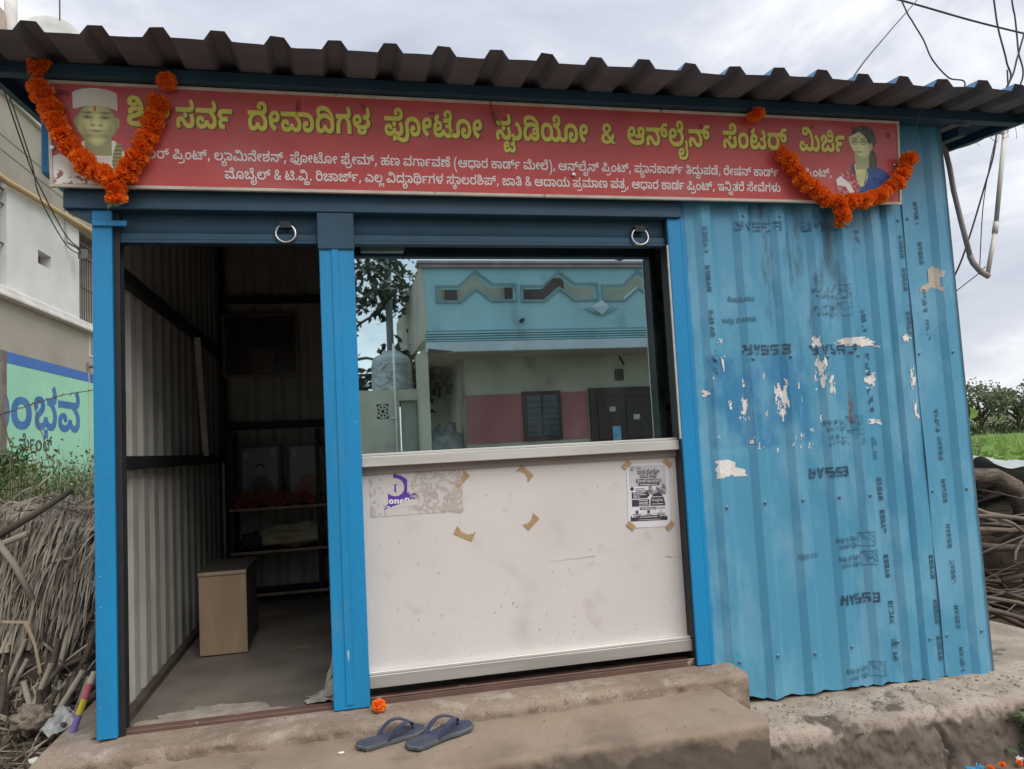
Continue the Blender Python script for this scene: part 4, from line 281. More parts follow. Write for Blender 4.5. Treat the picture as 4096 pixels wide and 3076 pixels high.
[8,[151,-2,-12,0,-18,4,-12,6,-5,5,13,0,-8,-5,-16,-7,-20,-3,-13,0,-14,0,-22,6,-14,10,1,7,0,6,10,9,20,5,13,0,16,0,16,-7,1,-5,0,-2,-2,-5,-1,-1,-19,1,0,1,0,2,1,1,0,2,-4,2,-5,0,-6,0,-8,-4,1,-4,0,-5,14,-5,17,0,16,0,14,8,3,6,27,0,2,-8,14,-6,11,0,12,0,10,8,1,6,0,8,-16,13,-28,8,-40,4,-23,0,5,14,28,0,42,-5,32,-9,22,-11,8,-14,1,-8,0,-10,-12,-12,-20,-6]],
[8,[-59,-8,8,0,12,-2,8,-6,7,-3,-11,0,6,5,16,6,13,0,12,0,14,-4,6,-8,1,-4,0,-5,-6,-8,-10,-6,-5,-2,-13,7,8,3,8,6,1,4,0,3,-6,4,-5,0,-8,0,-10,-6,1,-4,-19,0,-2,4,-8,6,-7,0,-6,0,-6,-4,1,-3,0,-4,8,-6,9,-3,-13,-7,-8,3,-16,10,1,8,0,4,8,8,14,4]],
[8,[57,-2,-14,0,-22,7,-10,13,1,10,0,8,12,14,22,12,32,7,23,0,18,0,24,-5,16,-7,7,-4,1,1,-4,5,-14,10,-22,8,-26,4,-17,0,-18,0,-14,-5,1,-4,0,-3,4,-5,5,-2,-17,-8,-6,3,-8,7,-4,6,1,4,0,7,16,9,26,4,17,0,16,0,28,-3,22,-6,9,-3,14,-7,18,-16,6,-19,1,-9,0,-12,-12,-14,-20,-7,-13,0,-12,0,-16,4,-14,6,-5,5,13,1,-8,-6,-14,-7,-18,-3],[61,12,12,0,12,7,3,5,27,0,2,-6,14,-6,11,0,10,0,12,7,1,8,0,6,-8,10,-14,9,-22,4,-13,0,-3,0,-14,0,-24,-4,-14,-8,-8,-10,1,-6,0,-9,12,-7],[85,-18,3,20,27,0,3,-20],[101,30,-8,0,-10,4,1,4,0,4,10,4,9,0,6,0,10,-4,1,-4,0,-4,-8,-4]],
[8,[85,56,-8,0,-16,-4,-8,-8,-3,-6,-2,-3,-2,-7,0,-10,1,-6,1,-12,-31,0,1,15,0,9,6,18,16,13,17,3,7,-2,-43,0,1,13,85,0,14,0,10,1,5,1,4,1,0,3,1,2,0,4,-6,7,-7,4,23,6,12,-6,8,-11,1,-6,0,-5,-6,-7,-16,-5,-11,-1,3,1,16,-6,12,-13,4,-15,1,-9,1,-15,-29,0,1,12,0,6,-2,11,-2,8,-1,3,-6,7,-16,9]],
[8,[95,-2,-10,0,-20,4,-12,6,1,5,0,3,6,5,7,2,3,-3,-18,1,-26,8,-14,11,1,8,0,6,10,10,22,6,15,0,10,0,18,-3,10,-7,1,-6,0,-5,-8,-7,-18,-5,-15,0,-8,0,-16,2,-5,1,3,10,6,-2,10,-2,7,0,12,0,10,4,1,4,0,2,-6,3,-7,0,-8,0,-12,-6,1,-5,0,-4,4,-6,14,-4,26,-3,19,0,28,0,26,7,1,7,0,4,-12,6,-7,1,-19,0,1,13,11,0,14,0,10,1,3,1,4,1,2,3,1,2,0,4,-8,7,-5,4,23,6,12,-6,8,-11,1,-6,0,-6,-12,-9,-11,-2,-1,3,8,-2,12,-5,4,-6,1,-4,0,-6,-8,-8,-16,-6,-18,-4,-9,0,3,4,6,-2,6,-6,1,-3,0,-7,-22,-8],[97,9,6,0,10,3,1,2,0,3,-10,3,-7,0,-8,0,-8,-3,1,-3,0,-2,8,-3]],
[8,[127,-2,-14,0,-18,5,-14,8,-7,5,-4,4,-8,4,-6,2,-3,0,-6,0,-8,-5,1,-3,0,-4,6,-7,7,-4,-25,-5,-6,4,-8,11,1,5,0,6,10,9,18,5,15,0,10,0,14,-3,14,-6,7,-5,6,-4,8,-6,12,-2,7,0,10,0,12,6,1,6,0,5,-8,11,-9,6,27,6,10,-6,10,-14,1,-7,0,-13,-26,-14],[93,36,-8,0,-10,5,1,3,0,4,10,5,9,0,8,0,8,-5,1,-4,0,-3,-8,-5],[9,56,1,13,109,0,12,0,12,1,3,1,4,1,2,3,1,2,0,4,-8,7,-7,4,25,6,12,-6,8,-11,1,-6,0,-3,-4,-7,-5,-3,-8,-3,-18,-3,-17,0]],
[8,[9,-46,-20,0,-18,8,1,6,0,3,6,5,7,3,-1,-1,-15,0,1,9,41,0,-3,-1,4,2,6,6,1,3,0,3,-4,6,-3,3,23,3,4,-4,4,-7,1,-3,0,-4,-6,-6,-3,-2,1,1,35,0,1,-9,-17,0,-1,0,8,-1,6,-6,1,-3,0,-6,-18,-8],[11,-37,10,0,10,5,1,2,0,4,-10,4,-9,0,-10,0,-10,-4,1,-4,0,-3,10,-4]],
[8,[71,-2,-18,0,-28,5,-16,10,1,7,0,7,12,7,22,5,15,1,16,2,16,4,6,7,1,6,1,2,0,5,-4,10,-10,8,-16,5,-11,0,-6,0,-8,-3,1,-2,0,-3,8,-3,7,0,8,0,12,5,3,5,23,-1,-4,-11,-24,-9,-15,0,-12,0,-18,4,-10,7,1,6,0,7,24,9,17,0,18,0,26,-6,16,-12,10,-15,1,-8,0,-2,-2,-3,0,-2,-1,-2,-2,-6,-12,-9,-24,-5,-13,-1,-10,-1,-14,-2,-6,-3,1,-3,0,-2,6,-4,16,-2,13,0,20,0,26,4,12,9,1,5,0,8,-12,9,-9,3,-2,1,-4,0,1,1,-8,1,-14,1,-7,0,-10,0,-12,-2,1,-2,0,-2,2,-2,3,-1,-27,-5,-4,3,-2,5,1,3,0,2,4,5,12,5,20,3,17,0,8,0,16,-1,9,-1,0,0,4,0,2,0,1,-1,16,-3,22,-10,12,-12,1,-8,0,-10,-20,-14,-38,-8]],
[8,[59,-2,-14,0,-24,6,-12,10,1,7,0,6,10,9,18,5,13,0,16,0,16,-7,1,-5,0,-2,0,-5,-1,-1,-21,1,0,1,2,2,1,1,0,2,-6,2,-3,0,-6,0,-10,-4,1,-4,0,-5,16,-5,15,0,16,0,16,8,3,6,25,0,2,-8,14,-6,13,0,8,0,8,3,4,6,1,3,0,5,-6,11,-9,6,27,6,10,-6,10,-14,1,-8,0,-9,-14,-11,-20,-6,-11,0,-12,0,-18,4,-14,6,-5,5,13,0,-8,-5,-16,-7,-18,-3],[107,35,-8,0,-10,5,1,3,0,4,10,5,9,0,8,0,10,-5,1,-4,0,-3,-10,-5],[9,56,1,13,161,0,1,-13],[249,34,-18,0,-24,12,1,11,1,1,0,10,14,13,24,7,17,0,12,0,16,-2,9,-2,-13,-10,-6,2,-10,1,-5,0,-8,0,-12,-3,-8,-8,1,-7,1,-3,0,-6,8,-6,9,0,6,0,6,3,1,3,0,1,0,3,-3,0,-2,1,-6,1,-7,0,-75,0,1,13,75,0,12,0,18,-3,9,-2,4,-3,6,-7,1,-4,0,-8,-20,-8]],
[8,[149,-2,-16,0,-24,8,-7,7,13,1,-8,-6,-16,-7,-20,-3,-11,0,-14,0,-20,6,-10,8,1,5,0,6,8,8,16,7,13,4,10,2,10,5,1,3,0,2,-4,3,-6,2,-5,0,-10,0,-8,-4,1,-3,0,-2,2,-4,3,-1,-23,-5,-4,3,-4,7,1,3,0,5,10,8,20,4,17,0,16,0,20,-5,8,-8,1,-4,0,-5,-8,-7,-14,-7,-11,-4,-12,-3,-10,-5,1,-3,0,-4,12,-3,9,0,16,0,16,8,1,6,27,0,2,-8,16,-6,13,0,12,0,10,5,1,4,0,3,-4,6,-3,2,27,7,4,-4,6,-9,1,-6,0,-6,-10,-10,-24,-6],[137,38,-16,0,-22,4,-14,7,-3,3,-3,6,13,6,10,-8,22,-7,13,0,8,0,8,3,1,4,0,2,-2,2,-1,2,25,4,4,-2,4,-6,1,-3,0,-5,-8,-8,-18,-4],[119,56,1,13,53,0,-1,-13]],
[8,[57,-2,-20,0,-26,15,1,14,0,7,8,12,16,10,15,2,5,-2,-41,0,1,13,151,0,1,-13,-3,0,1,1,10,-3,14,-8,8,-12,1,-7,0,-14,-24,-15,-21,0,-12,0,-16,4,-14,6,-5,5,13,1,-8,-6,-14,-7,-18,-3],[61,12,12,0,12,8,3,6,27,0,2,-8,14,-6,11,0,10,0,12,7,1,8,0,6,-8,11,-14,8,-22,4,-13,0,-3,0,-14,0,-24,-4,-14,-8,-8,-10,1,-6,0,-9,12,-7]],
[8,[81,-2,-20,0,-28,7,-16,11,-6,13,1,6,0,10,16,16,32,9,23,0,20,0,26,-6,16,-11,6,-13,1,-6,0,-10,-16,-16,-30,-10],[81,12,12,0,18,5,10,10,1,7,0,7,-8,11,-20,5,-11,0,-12,0,-20,-5,-10,-10,1,-7,0,-7,10,-11,18,-5],[185,-2,-20,0,-28,9,-11,7,13,12,10,-7,22,-7,13,0,16,0,16,8,1,8,0,7,-12,11,-22,9,-13,2,27,7,14,-4,24,-10,12,-14,1,-8,0,-6,-6,-11,-14,-8,-22,-5],[277,-2,-20,0,-28,10,-11,6,13,12,10,-7,20,-7,15,0,16,0,14,8,1,8,0,7,-10,12,-22,8,-11,3,15,12,18,-4,26,-12,16,-16,1,-10,0,-9,-12,-13,-26,-8],[241,75,0,-3,-6,-7,-5,-3,-6,-3,-20,-3,-17,0,-29,0,1,13,25,0,14,0,12,1,3,1,2,1,4,3,1,2,0,4,-8,7,-7,4,23,6,12,-6,10,-11]],
[8,[59,-2,-14,0,-24,6,-12,10,1,7,0,6,10,9,18,5,13,0,16,0,16,-7,1,-5,0,-2,0,-5,-1,-1,-21,1,0,1,2,2,1,1,0,2,-6,2,-3,0,-6,0,-10,-4,1,-4,0,-5,16,-5,15,0,16,0,16,8,3,6,25,0,2,-8,14,-6,13,0,12,0,8,7,1,6,0,6,-8,10,-12,8,-20,6,-9,1,43,2,12,-4,16,-10,10,-12,1,-7,0,-9,-14,-12,-20,-6,-11,0,-12,0,-18,4,-14,6,-5,5,13,0,-8,-5,-16,-7,-18,-3],[9,56,1,13,129,0,14,0,12,1,3,1,4,1,2,3,1,2,0,4,-8,7,-5,4,21,6,12,-6,10,-11,1,-6,0,-3,-4,-7,-5,-3,-8,-3,-20,-3,-15,0],[233,-2,-18,0,-30,10,-11,6,15,12,10,-7,20,-7,15,0,14,0,16,8,1,8,0,7,-12,11,-20,9,-13,2,27,6,14,-4,22,-10,12,-13,1,-8,0,-6,-4,-11,-14,-8,-22,-5],[209,56,1,13,51,0,1,-13]],
[8,[85,-2,-20,0,-30,5,-18,7,-8,10,1,6,0,2,0,4,3,1,27,-1,0,-2,0,-1,1,-1,0,-3,4,-6,10,-5,18,-2,15,0,14,0,18,2,10,4,4,6,1,2,0,3,-2,4,-1,2,-2,0,-2,1,1,0,-4,2,-12,2,-7,0,-8,0,-8,-2,1,-2,0,-2,8,-2,7,0,6,0,10,2,4,6,1,3,0,5,-8,6,-10,4,-5,0,31,3,8,-3,12,-8,1,-7,0,-1,0,-1,1,-1,-3,-4,-4,-4,-12,-7,-18,-3,-11,0,-18,0,-16,7,1,7,0,4,6,6,18,4,13,0,10,0,14,-2,9,-2,0,0,2,0,2,1,1,-1,14,-2,14,-12,1,-6,0,-7,-10,-10,-18,-7,-28,-4],[9,56,1,13,87,0,14,0,12,1,3,1,2,1,4,3,1,2,0,4,-8,7,-7,4,23,6,12,-6,10,-11,1,-6,0,-3,-4,-7,-7,-3,-6,-3,-20,-3,-17,0]],
[8,[57,-2,-20,0,-26,15,1,14,0,7,8,12,16,10,15,2,5,-2,-41,0,1,13,123,0,12,0,12,1,3,1,4,1,2,3,1,2,0,4,-8,7,-7,4,25,6,12,-6,8,-11,1,-6,0,-3,-4,-7,-5,-3,-4,-2,-6,-2,-10,-1,-5,0,3,2,8,-1,12,-6,6,-8,1,-4,0,-2,0,-3,-1,-2,-2,-1,-4,0,1,-1,-6,-3,-16,-6,-11,0,-8,0,-14,4,-10,6,1,4,0,7,18,7,15,0,8,0,10,-2,5,-2,14,-3,14,-12,1,-8,0,-8,-14,-11,-22,-6,-11,0,-18,0,-24,8,-7,7,13,1,-8,-6,-14,-7,-18,-3],[61,12,12,0,12,7,3,6,27,0,2,-7,14,-6,13,0,6,0,12,2,8,6,1,4,0,4,-6,8,-8,5,-7,0,-6,0,-6,-2,1,-2,0,-3,8,-2,5,0,4,0,8,2,4,4,1,3,0,3,-6,6,-14,4,-20,2,-13,0,-5,0,-16,0,-22,-4,-16,-8,-8,-10,1,-6,0,-9,12,-7]],
[8,[89,-2,-18,0,-24,6,-10,8,1,6,0,8,26,10,23,0,16,0,24,-4,22,-7,9,-6,8,-5,10,-12,5,-6,-29,-3,-2,9,-16,15,-26,8,-17,0,-10,0,-10,-3,1,-4,0,-3,12,-5,15,0,16,0,26,5,14,8,6,11,1,6,0,9,-12,9,-11,0,-10,0,-14,-8,1,-6,-27,0,0,7,-14,7,-9,0,-8,0,-8,-4,1,-4,0,-2,0,-4,3,-2,-25,-4,-2,3,-4,6,1,5,0,5,12,9,18,4,13,0,12,0,16,-3,14,-6,7,-5,-11,-1,6,6,16,7,16,2,11,0,16,0,22,-8,12,-13,1,-9,0,-5,-4,-11,-12,-10,-9,-4,-5,-2,-10,-4,-32,-6]],
[8,[125,-2,-12,0,-20,5,-14,8,-5,5,-6,4,-6,4,-6,2,-3,0,-8,0,-6,-5,1,-3,0,-4,6,-7,5,-4,-25,-5,-4,4,-10,11,1,5,0,6,10,9,20,5,13,0,16,0,20,-6,9,-8,6,-4,10,-6,10,-2,9,0,8,0,14,4,6,9,1,7,0,11,-12,20,-24,15,-28,8,-17,0,-8,0,-8,-3,1,-3,0,-2,8,-3,7,0,10,0,12,5,1,5,25,-1,-2,-7,-14,-9,-18,-4,-11,0,-12,0,-18,4,-10,7,1,6,0,5,10,7,20,5,15,0,26,0,40,-11,28,-17,16,-23,1,-13,0,-13,-16,-16,-26,-7]],
[8,[-43,-8,12,0,16,-4,14,-8,9,-7,4,-4,6,-4,8,-1,5,0,4,0,6,0,3,0,3,-9,-2,-1,-8,0,-3,0,-10,0,-14,2,-10,7,-3,5,-6,4,-10,8,-10,3,-7,0,-6,0,-8,-3,1,-4,0,-1,2,-4,10,-2,11,0,14,0,22,6,10,9,1,6,0,4,-4,8,-3,2,19,5,6,-4,6,-9,1,-6,0,-8,-12,-11,-20,-8,-26,-3,-11,0,-16,0,-18,4,-8,8,1,5,0,7,20,8]],
[8,[127,-2,-14,0,-18,5,-14,8,-7,5,-4,4,-8,4,-6,2,-3,0,-6,0,-8,-5,1,-3,0,-4,6,-7,7,-4,-25,-5,-6,4,-8,11,1,5,0,6,10,9,18,5,15,0,10,0,14,-3,14,-6,7,-5,6,-4,8,-6,12,-2,7,0,10,0,12,6,1,6,0,5,-8,11,-9,6,27,6,10,-6,10,-14,1,-7,0,-13,-26,-14],[93,36,-8,0,-10,5,1,3,0,4,10,5,9,0,8,0,8,-5,1,-4,0,-3,-8,-5],[9,56,1,13,101,0,18,0,14,2,5,2,2,1,2,4,1,2,0,5,-10,5,-9,0,-8,0,-14,-4,1,-4,0,0,2,-2,1,-1,-7,6,2,1,4,1,3,0,6,0,8,-3,1,-3,0,-3,-8,-4,-7,0,-10,0,-10,6,1,4,0,5,10,7,20,5,15,0,14,0,20,-6,12,-10,1,-7,0,-5,-6,-7,-5,-4,-4,-2,-14,-2,-18,-2,-13,0]],
[8,[59,-2,-14,0,-24,6,-12,10,1,7,0,6,10,9,18,5,13,0,16,0,16,-7,1,-5,0,-2,0,-5,-1,-1,-21,1,0,1,2,2,1,1,0,2,-6,2,-3,0,-6,0,-10,-4,1,-4,0,-5,16,-5,15,0,16,0,16,8,3,6,25,0,2,-8,14,-6,13,0,12,0,8,7,1,6,0,6,-8,10,-12,8,-20,6,-9,1,43,2,12,-4,18,-10,8,-12,1,-7,0,-9,-14,-12,-20,-6,-11,0,-12,0,-18,4,-14,6,-5,5,13,0,-8,-5,-16,-7,-18,-3],[9,56,1,13,125,0,16,0,14,2,3,2,4,1,2,4,1,2,0,5,-10,5,-9,0,-10,0,-12,-4,1,-4,0,0,0,-2,1,-1,-7,6,4,1,4,1,3,0,6,0,8,-3,1,-3,0,-3,-8,-4,-7,0,-10,0,-10,6,1,4,0,5,10,7,20,5,15,0,14,0,22,-6,10,-10,1,-7,0,-5,-6,-7,-7,-4,-4,-2,-12,-2,-18,-2,-13,0]],
[8,[31,-2,-14,0,-24,5,-20,7,-14,10,-5,5,27,7,8,-8,14,-8,18,-4,11,0,16,0,14,8,1,8,0,8,-10,11,-20,8,-13,3,15,12,18,-4,26,-12,16,-16,1,-9,0,-14,-28,-17]],
[6,[79,-2,-20,0,-28,7,-14,12,1,6,0,8,10,11,22,9,21,6,12,4,10,5,1,4,0,1,-2,3,-8,1,-5,0,-10,0,-10,-4,1,-3,0,-2,2,-5,3,-1,-39,-8,-4,4,-6,10,1,4,0,7,14,11,30,6,25,0,24,0,28,-7,12,-11,1,-6,0,-6,-10,-10,-22,-9,-19,-6,-14,-4,-8,-5,1,-3,0,-4,10,-4,13,0,18,0,18,10,3,8,45,0,2,-9,18,-9,15,0,16,0,18,11,1,9,0,8,-14,13,-26,10,-15,4,23,15,24,-6,36,-14,24,-19,1,-12,0,-12,-18,-18,-34,-10,-27,0,-22,0,-28,7,-11,7,3,0,-10,-6,-24,-6,-22,-2],[123,-24,5,25,43,0,5,-25],[167,71,1,21,31,0,18,0,16,1,3,2,6,1,2,4,1,2,0,5,-10,8,-7,5,39,11,16,-10,12,-15,1,-8,0,-4,-6,-11,-9,-4,-8,-4,-30,-4,-25,0]],
[8,[57,-2,-14,0,-20,6,-10,8,1,5,0,6,8,8,16,7,13,4,10,2,10,5,1,3,0,2,-4,3,-6,2,-5,0,-10,0,-8,-4,1,-3,0,-2,2,-4,3,-1,-23,-5,-4,3,-4,7,1,3,0,5,10,8,20,4,17,0,16,0,20,-5,8,-8,1,-4,0,-5,-8,-7,-14,-7,-11,-4,-12,-3,-10,-5,1,-3,0,-4,12,-3,9,0,16,0,16,8,1,6,27,0,2,-8,16,-6,13,0,12,0,14,8,1,8,0,7,-10,11,-22,9,-13,2,25,6,16,-4,22,-10,14,-13,1,-8,0,-9,-12,-13,-26,-8,-17,0,-12,0,-16,4,-14,6,-7,6,15,0,-8,-6,-16,-7,-20,-3],[91,-18,3,20,27,0,3,-20],[117,56,1,13,59,0,1,-13]],
[8,[149,-2,-16,0,-24,8,-7,7,13,1,-8,-6,-16,-7,-20,-3,-11,0,-14,0,-20,6,-10,8,1,5,0,6,8,8,16,7,13,4,10,2,10,5,1,3,0,2,-4,3,-6,2,-5,0,-10,0,-8,-4,1,-3,0,-2,2,-4,3,-1,-23,-5,-4,3,-4,7,1,3,0,5,10,8,20,4,17,0,16,0,20,-5,8,-8,1,-4,0,-5,-8,-7,-14,-7,-11,-4,-12,-3,-10,-5,1,-3,0,-4,12,-3,9,0,16,0,16,8,1,6,27,0,2,-8,16,-6,13,0,12,0,10,5,1,4,0,3,-4,6,-3,2,27,7,4,-4,6,-9,1,-6,0,-6,-10,-10,-24,-6],[137,38,-16,0,-22,4,-14,7,-3,3,-3,6,13,6,10,-8,22,-7,13,0,8,0,10,3,1,4,0,2,-2,2,-3,2,27,4,4,-2,6,-6,1,-3,0,-5,-12,-8,-18,-4],[117,57,1,12,17,0,16,0,14,2,5,2,2,1,4,4,1,2,0,5,-12,5,-9,0,-8,0,-12,-4,1,-4,0,0,0,-2,1,-1,-7,6,2,1,4,1,5,0,6,0,6,-3,1,-3,0,-3,-8,-4,-7,0,-8,0,-10,6,1,4,0,5,10,7,18,5,15,0,16,0,20,-6,10,-10,1,-7,0,-4,-6,-8,-5,-3,-4,-1,-12,-3,-20,-2,-13,0]],
[8,[59,-2,-14,0,-24,6,-12,10,1,7,0,6,10,9,18,5,13,0,16,0,16,-7,1,-5,0,-2,0,-5,-1,-1,-21,1,0,1,2,2,1,1,0,2,-6,2,-3,0,-6,0,-10,-4,1,-4,0,-5,16,-5,15,0,16,0,16,8,3,6,25,0,2,-8,14,-6,13,0,8,0,8,2,4,6,1,2,0,5,-8,9,-7,5,23,7,-1,-4,8,-4,12,-6,6,-8,1,-4,0,-8,-14,-10,-20,-6,-11,0,-12,0,-18,4,-14,6,-5,5,13,0,-8,-5,-16,-7,-18,-3],[93,-18,5,20,25,0,5,-20],[107,35,-8,0,-10,5,1,3,0,4,10,5,9,0,8,0,10,-5,1,-4,0,-3,-10,-5],[9,56,1,13,133,0,14,0,10,1,5,1,2,1,2,3,1,2,0,4,-8,7,-5,4,23,6,12,-6,8,-11,1,-6,0,-3,-4,-7,-5,-3,-6,-3,-20,-3,-17,0],[213,24,-8,0,-14,3,-14,7,-7,5,7,9,6,-4,10,-6,10,-2,9,0,8,0,8,5,1,3,0,6,-10,8,-7,3,19,9,12,-4,16,-14,1,-8,0,-7,-10,-9,-18,-4]],
[8,[159,-2,-22,0,-26,12,1,9,0,8,22,11,17,0,12,0,18,-7,1,-6,0,-2,-2,-4,-1,-1,-19,0,0,1,2,2,1,1,0,2,-6,2,-3,0,-4,0,-6,-3,1,-3,0,-4,10,-6,13,0,10,0,16,5,8,9,1,8,1,1,0,7,-10,11,-16,7,-13,0,-12,0,-18,-8,-1,-6,-27,0,0,6,-16,8,-13,0,-12,0,-12,-6,1,-4,0,-2,2,-3,5,-1,2,-2,10,-2,11,0,7,0,1,-11,-7,0,-10,0,-10,-1,-1,-2,-2,0,-4,-4,1,-2,0,-2,8,-5,11,0,8,0,12,2,7,3,15,-11,-8,-3,-22,-4,-11,0,-24,0,-20,11,1,7,0,5,6,7,14,5,13,1,1,-4,-12,2,-12,6,-8,8,1,4,0,6,12,9,24,5,15,0,14,0,18,-3,16,-6,7,-5,-11,0,8,4,14,7,20,3,15,0,16,0,24,-5,16,-10,8,-14,1,-8,0,-10,-12,-15,-28,-10],[173,73,-12,0,-16,3,-8,6,1,4,0,7,20,8,21,0,14,0,22,-6,12,-11,1,-6,0,-8,-12,-9,-18,-5,-13,0,-5,9,8,0,10,3,8,4,1,4,1,2,0,4,-8,6,-10,4,-5,0,-8,0,-8,-3,1,-2,0,-3,10,-2,5,0,10,0,14,5,7,4,9,-8,-4,-3,-12,-4,-14,-3]],
[8,[57,-2,-14,0,-20,6,-10,8,1,5,0,6,8,8,16,7,13,4,10,2,10,5,1,3,0,2,-4,3,-6,2,-5,0,-10,0,-8,-4,1,-3,0,-2,2,-4,3,-1,-23,-5,-4,3,-4,7,1,3,0,5,10,8,20,4,17,0,16,0,20,-5,8,-8,1,-4,0,-5,-8,-7,-14,-7,-11,-4,-12,-3,-10,-5,1,-3,0,-4,12,-3,9,0,16,0,16,8,1,6,27,0,2,-8,16,-6,13,0,12,0,14,8,1,8,0,7,-10,11,-22,9,-13,2,27,7,14,-4,22,-11,14,-13,1,-8,0,-9,-12,-13,-26,-8,-17,0,-16,0,-20,6,-9,7,7,0,-8,-5,-16,-6,-16,-2],[91,-18,3,20,27,0,3,-20],[117,56,1,13,27,0,14,0,10,1,3,1,4,1,2,3,1,2,0,4,-6,7,-7,4,23,6,12,-6,8,-11,1,-6,0,-3,-4,-7,-5,-3,-8,-3,-18,-3,-17,0]],
[8,[59,-2,-14,0,-24,6,-12,10,1,7,0,6,10,9,18,5,13,0,16,0,16,-7,1,-5,0,-2,0,-5,-1,-1,-21,1,0,1,2,2,1,1,0,2,-6,2,-3,0,-6,0,-10,-4,1,-4,0,-5,16,-5,15,0,16,0,16,8,3,6,25,0,2,-8,14,-6,13,0,12,0,8,7,1,6,0,6,-8,10,-12,8,-20,6,-9,1,43,2,12,-4,16,-10,10,-12,1,-7,0,-9,-14,-12,-20,-6,-11,0,-12,0,-18,4,-14,6,-5,5,13,0,-8,-5,-16,-7,-18,-3],[9,56,1,13,161,0,1,-13]],
[8,[85,56,-10,0,-14,-4,-8,-8,-3,-6,-2,-3,-2,-7,0,-10,1,-6,1,-12,-31,0,1,15,0,9,6,17,10,13,13,4,-3,-4,-6,2,-8,7,-4,7,1,4,0,7,14,9,22,4,15,0,20,0,30,-7,13,-7,10,-6,12,-16,4,-22,1,-15,1,-21,-29,0,1,12,0,6,-2,11,-2,8,-1,3,-6,7,-16,9],[85,69,16,0,22,-8,11,-9,1,0,-4,8,-16,14,-24,7,-17,0,-14,0,-12,-5,1,-4,0,-3,6,-5,7,-2,-7,0,6,3,20,4]],
[8,[57,-2,-20,0,-26,15,1,14,0,7,8,12,16,10,15,2,5,-2,-41,0,1,13,113,0,16,0,14,2,5,2,4,1,0,4,1,2,0,5,-10,5,-9,0,-8,0,-12,-4,1,-4,0,0,0,-2,1,-1,-7,6,2,1,6,1,1,0,8,0,8,-3,1,-3,0,-3,-10,-4,-5,0,-12,0,-8,6,1,4,0,5,10,7,18,5,15,0,16,0,20,-6,10,-10,1,-7,0,-5,-6,-7,-5,-4,-4,-2,-12,-2,-7,-1,3,1,12,-2,14,-10,8,-12,1,-7,0,-14,-24,-15,-21,0,-12,0,-16,4,-14,6,-5,5,13,1,-8,-6,-14,-7,-18,-3],[61,12,12,0,12,8,3,6,27,0,2,-8,14,-6,11,0,10,0,12,7,1,8,0,6,-8,11,-14,8,-22,4,-13,0,-3,0,-14,0,-24,-4,-14,-8,-8,-10,1,-6,0,-9,12,-7]],
[8,[97,0,-29,0,1,54,0,3,0,6,2,5,1,3,-4,-1,-6,-4,-5,-2,-17,-8,-15,10,55,21,25,0]],
[8,[133,43,0,-11,-6,-16,-14,-12,-24,-6,-15,0,-22,0,-26,11,-14,20,1,14,0,14,12,20,26,11,25,0,20,0,28,-11,12,-20],[41,43,0,-11,6,-14,14,-7,13,0,10,0,14,7,6,14,1,11,0,11,-6,14,-14,7,-9,0,-12,0,-14,-7,-6,-14]],
[8,[77,-2,-20,0,-28,6,-14,10,1,6,0,4,6,6,8,5,9,2,1,-2,-27,0,1,11,53,0,4,1,6,3,1,2,0,1,-4,3,-1,2,17,1,13,-1,2,-2,2,-3,1,-1,0,-2,-2,-3,-1,-1,53,0,1,-11,-27,0,1,2,8,-2,8,-5,6,-6,1,-4,0,-6,-14,-10,-28,-6],[77,11,18,0,16,7,1,6,0,3,-8,6,-14,3,-11,0,-12,0,-14,-3,-6,-6,1,-3,0,-6,16,-7],[9,56,1,13,77,0,14,0,10,1,5,1,2,1,2,3,1,2,0,4,-8,7,-5,4,23,6,12,-6,8,-11,1,-6,0,-3,-4,-7,-5,-3,-6,-3,-20,-3,-17,0],[53,-34,-16,0,-20,8,1,8,0,6,16,8,15,0,10,0,12,-6,1,-4,0,-2,0,-2,-1,-1,-15,0,0,1,0,1,1,1,0,1,-2,2,-3,0,-2,0,-6,-3,1,-2,0,-4,10,-3,9,0,8,0,10,2,4,4,1,3,21,0,0,-5,8,-4,9,0,8,0,6,3,2,4,1,1,0,4,-8,7,-3,3,17,5,11,-17,0,-5,-4,-8,-8,-4,-10,-2,-7,0,-6,0,-12,2,-8,4,-5,3,13,0,-6,-3,-12,-5,-12,-1],[133,-43,0,3,4,6,1,3,0,2,-2,7,-4,8,-3,3,7,13,8,-5,10,-11,4,-12,1,-5,0,-5,-2,-6,1,-3]],
[8,[73,-1,-32,0,-36,15,1,14,1,6,51,0,1,-6,0,-5,10,-5,9,0,8,0,8,5,1,5,1,63,49,0,1,-63,0,-14,-32,-15]],
[8,[97,-1,-24,0,-40,11,-24,20,1,16,0,14,24,22,40,10,25,0,26,0,40,-10,24,-22,1,-14,0,-16,-24,-20,-40,-11],[97,20,14,0,16,6,8,11,1,9,0,8,-8,11,-16,6,-13,0,-12,0,-16,-6,-8,-11,1,-8,0,-9,8,-11,16,-6]],
[8,[9,0,1,20,31,0,1,51,-29,0,1,20,113,0,1,-20,-31,0,1,-51,33,0,1,-20]],
[8,[13,0,1,91,55,0,43,-36,6,-5,10,-9,10,-11,5,-7,-3,0,-2,5,0,13,-2,12,1,5,1,33,51,0,1,-91,-51,0,-41,33,-6,6,-10,10,-10,11,-5,7,5,0,2,-7,2,-12,0,-11,1,-4,1,-33]],
[8,[55,0,-47,91,55,0,17,-35,2,-7,4,-16,6,-15,1,-7,-7,0,2,7,4,15,6,16,3,7,17,35,51,0,17,-35,4,-7,4,-16,4,-15,5,-7,-9,0,2,7,4,15,4,16,5,7,15,35,55,0,-47,-91,-55,0,-15,37,-6,10,-6,22,-3,10,15,0,-6,-10,-4,-22,-3,-10,-17,-37]],
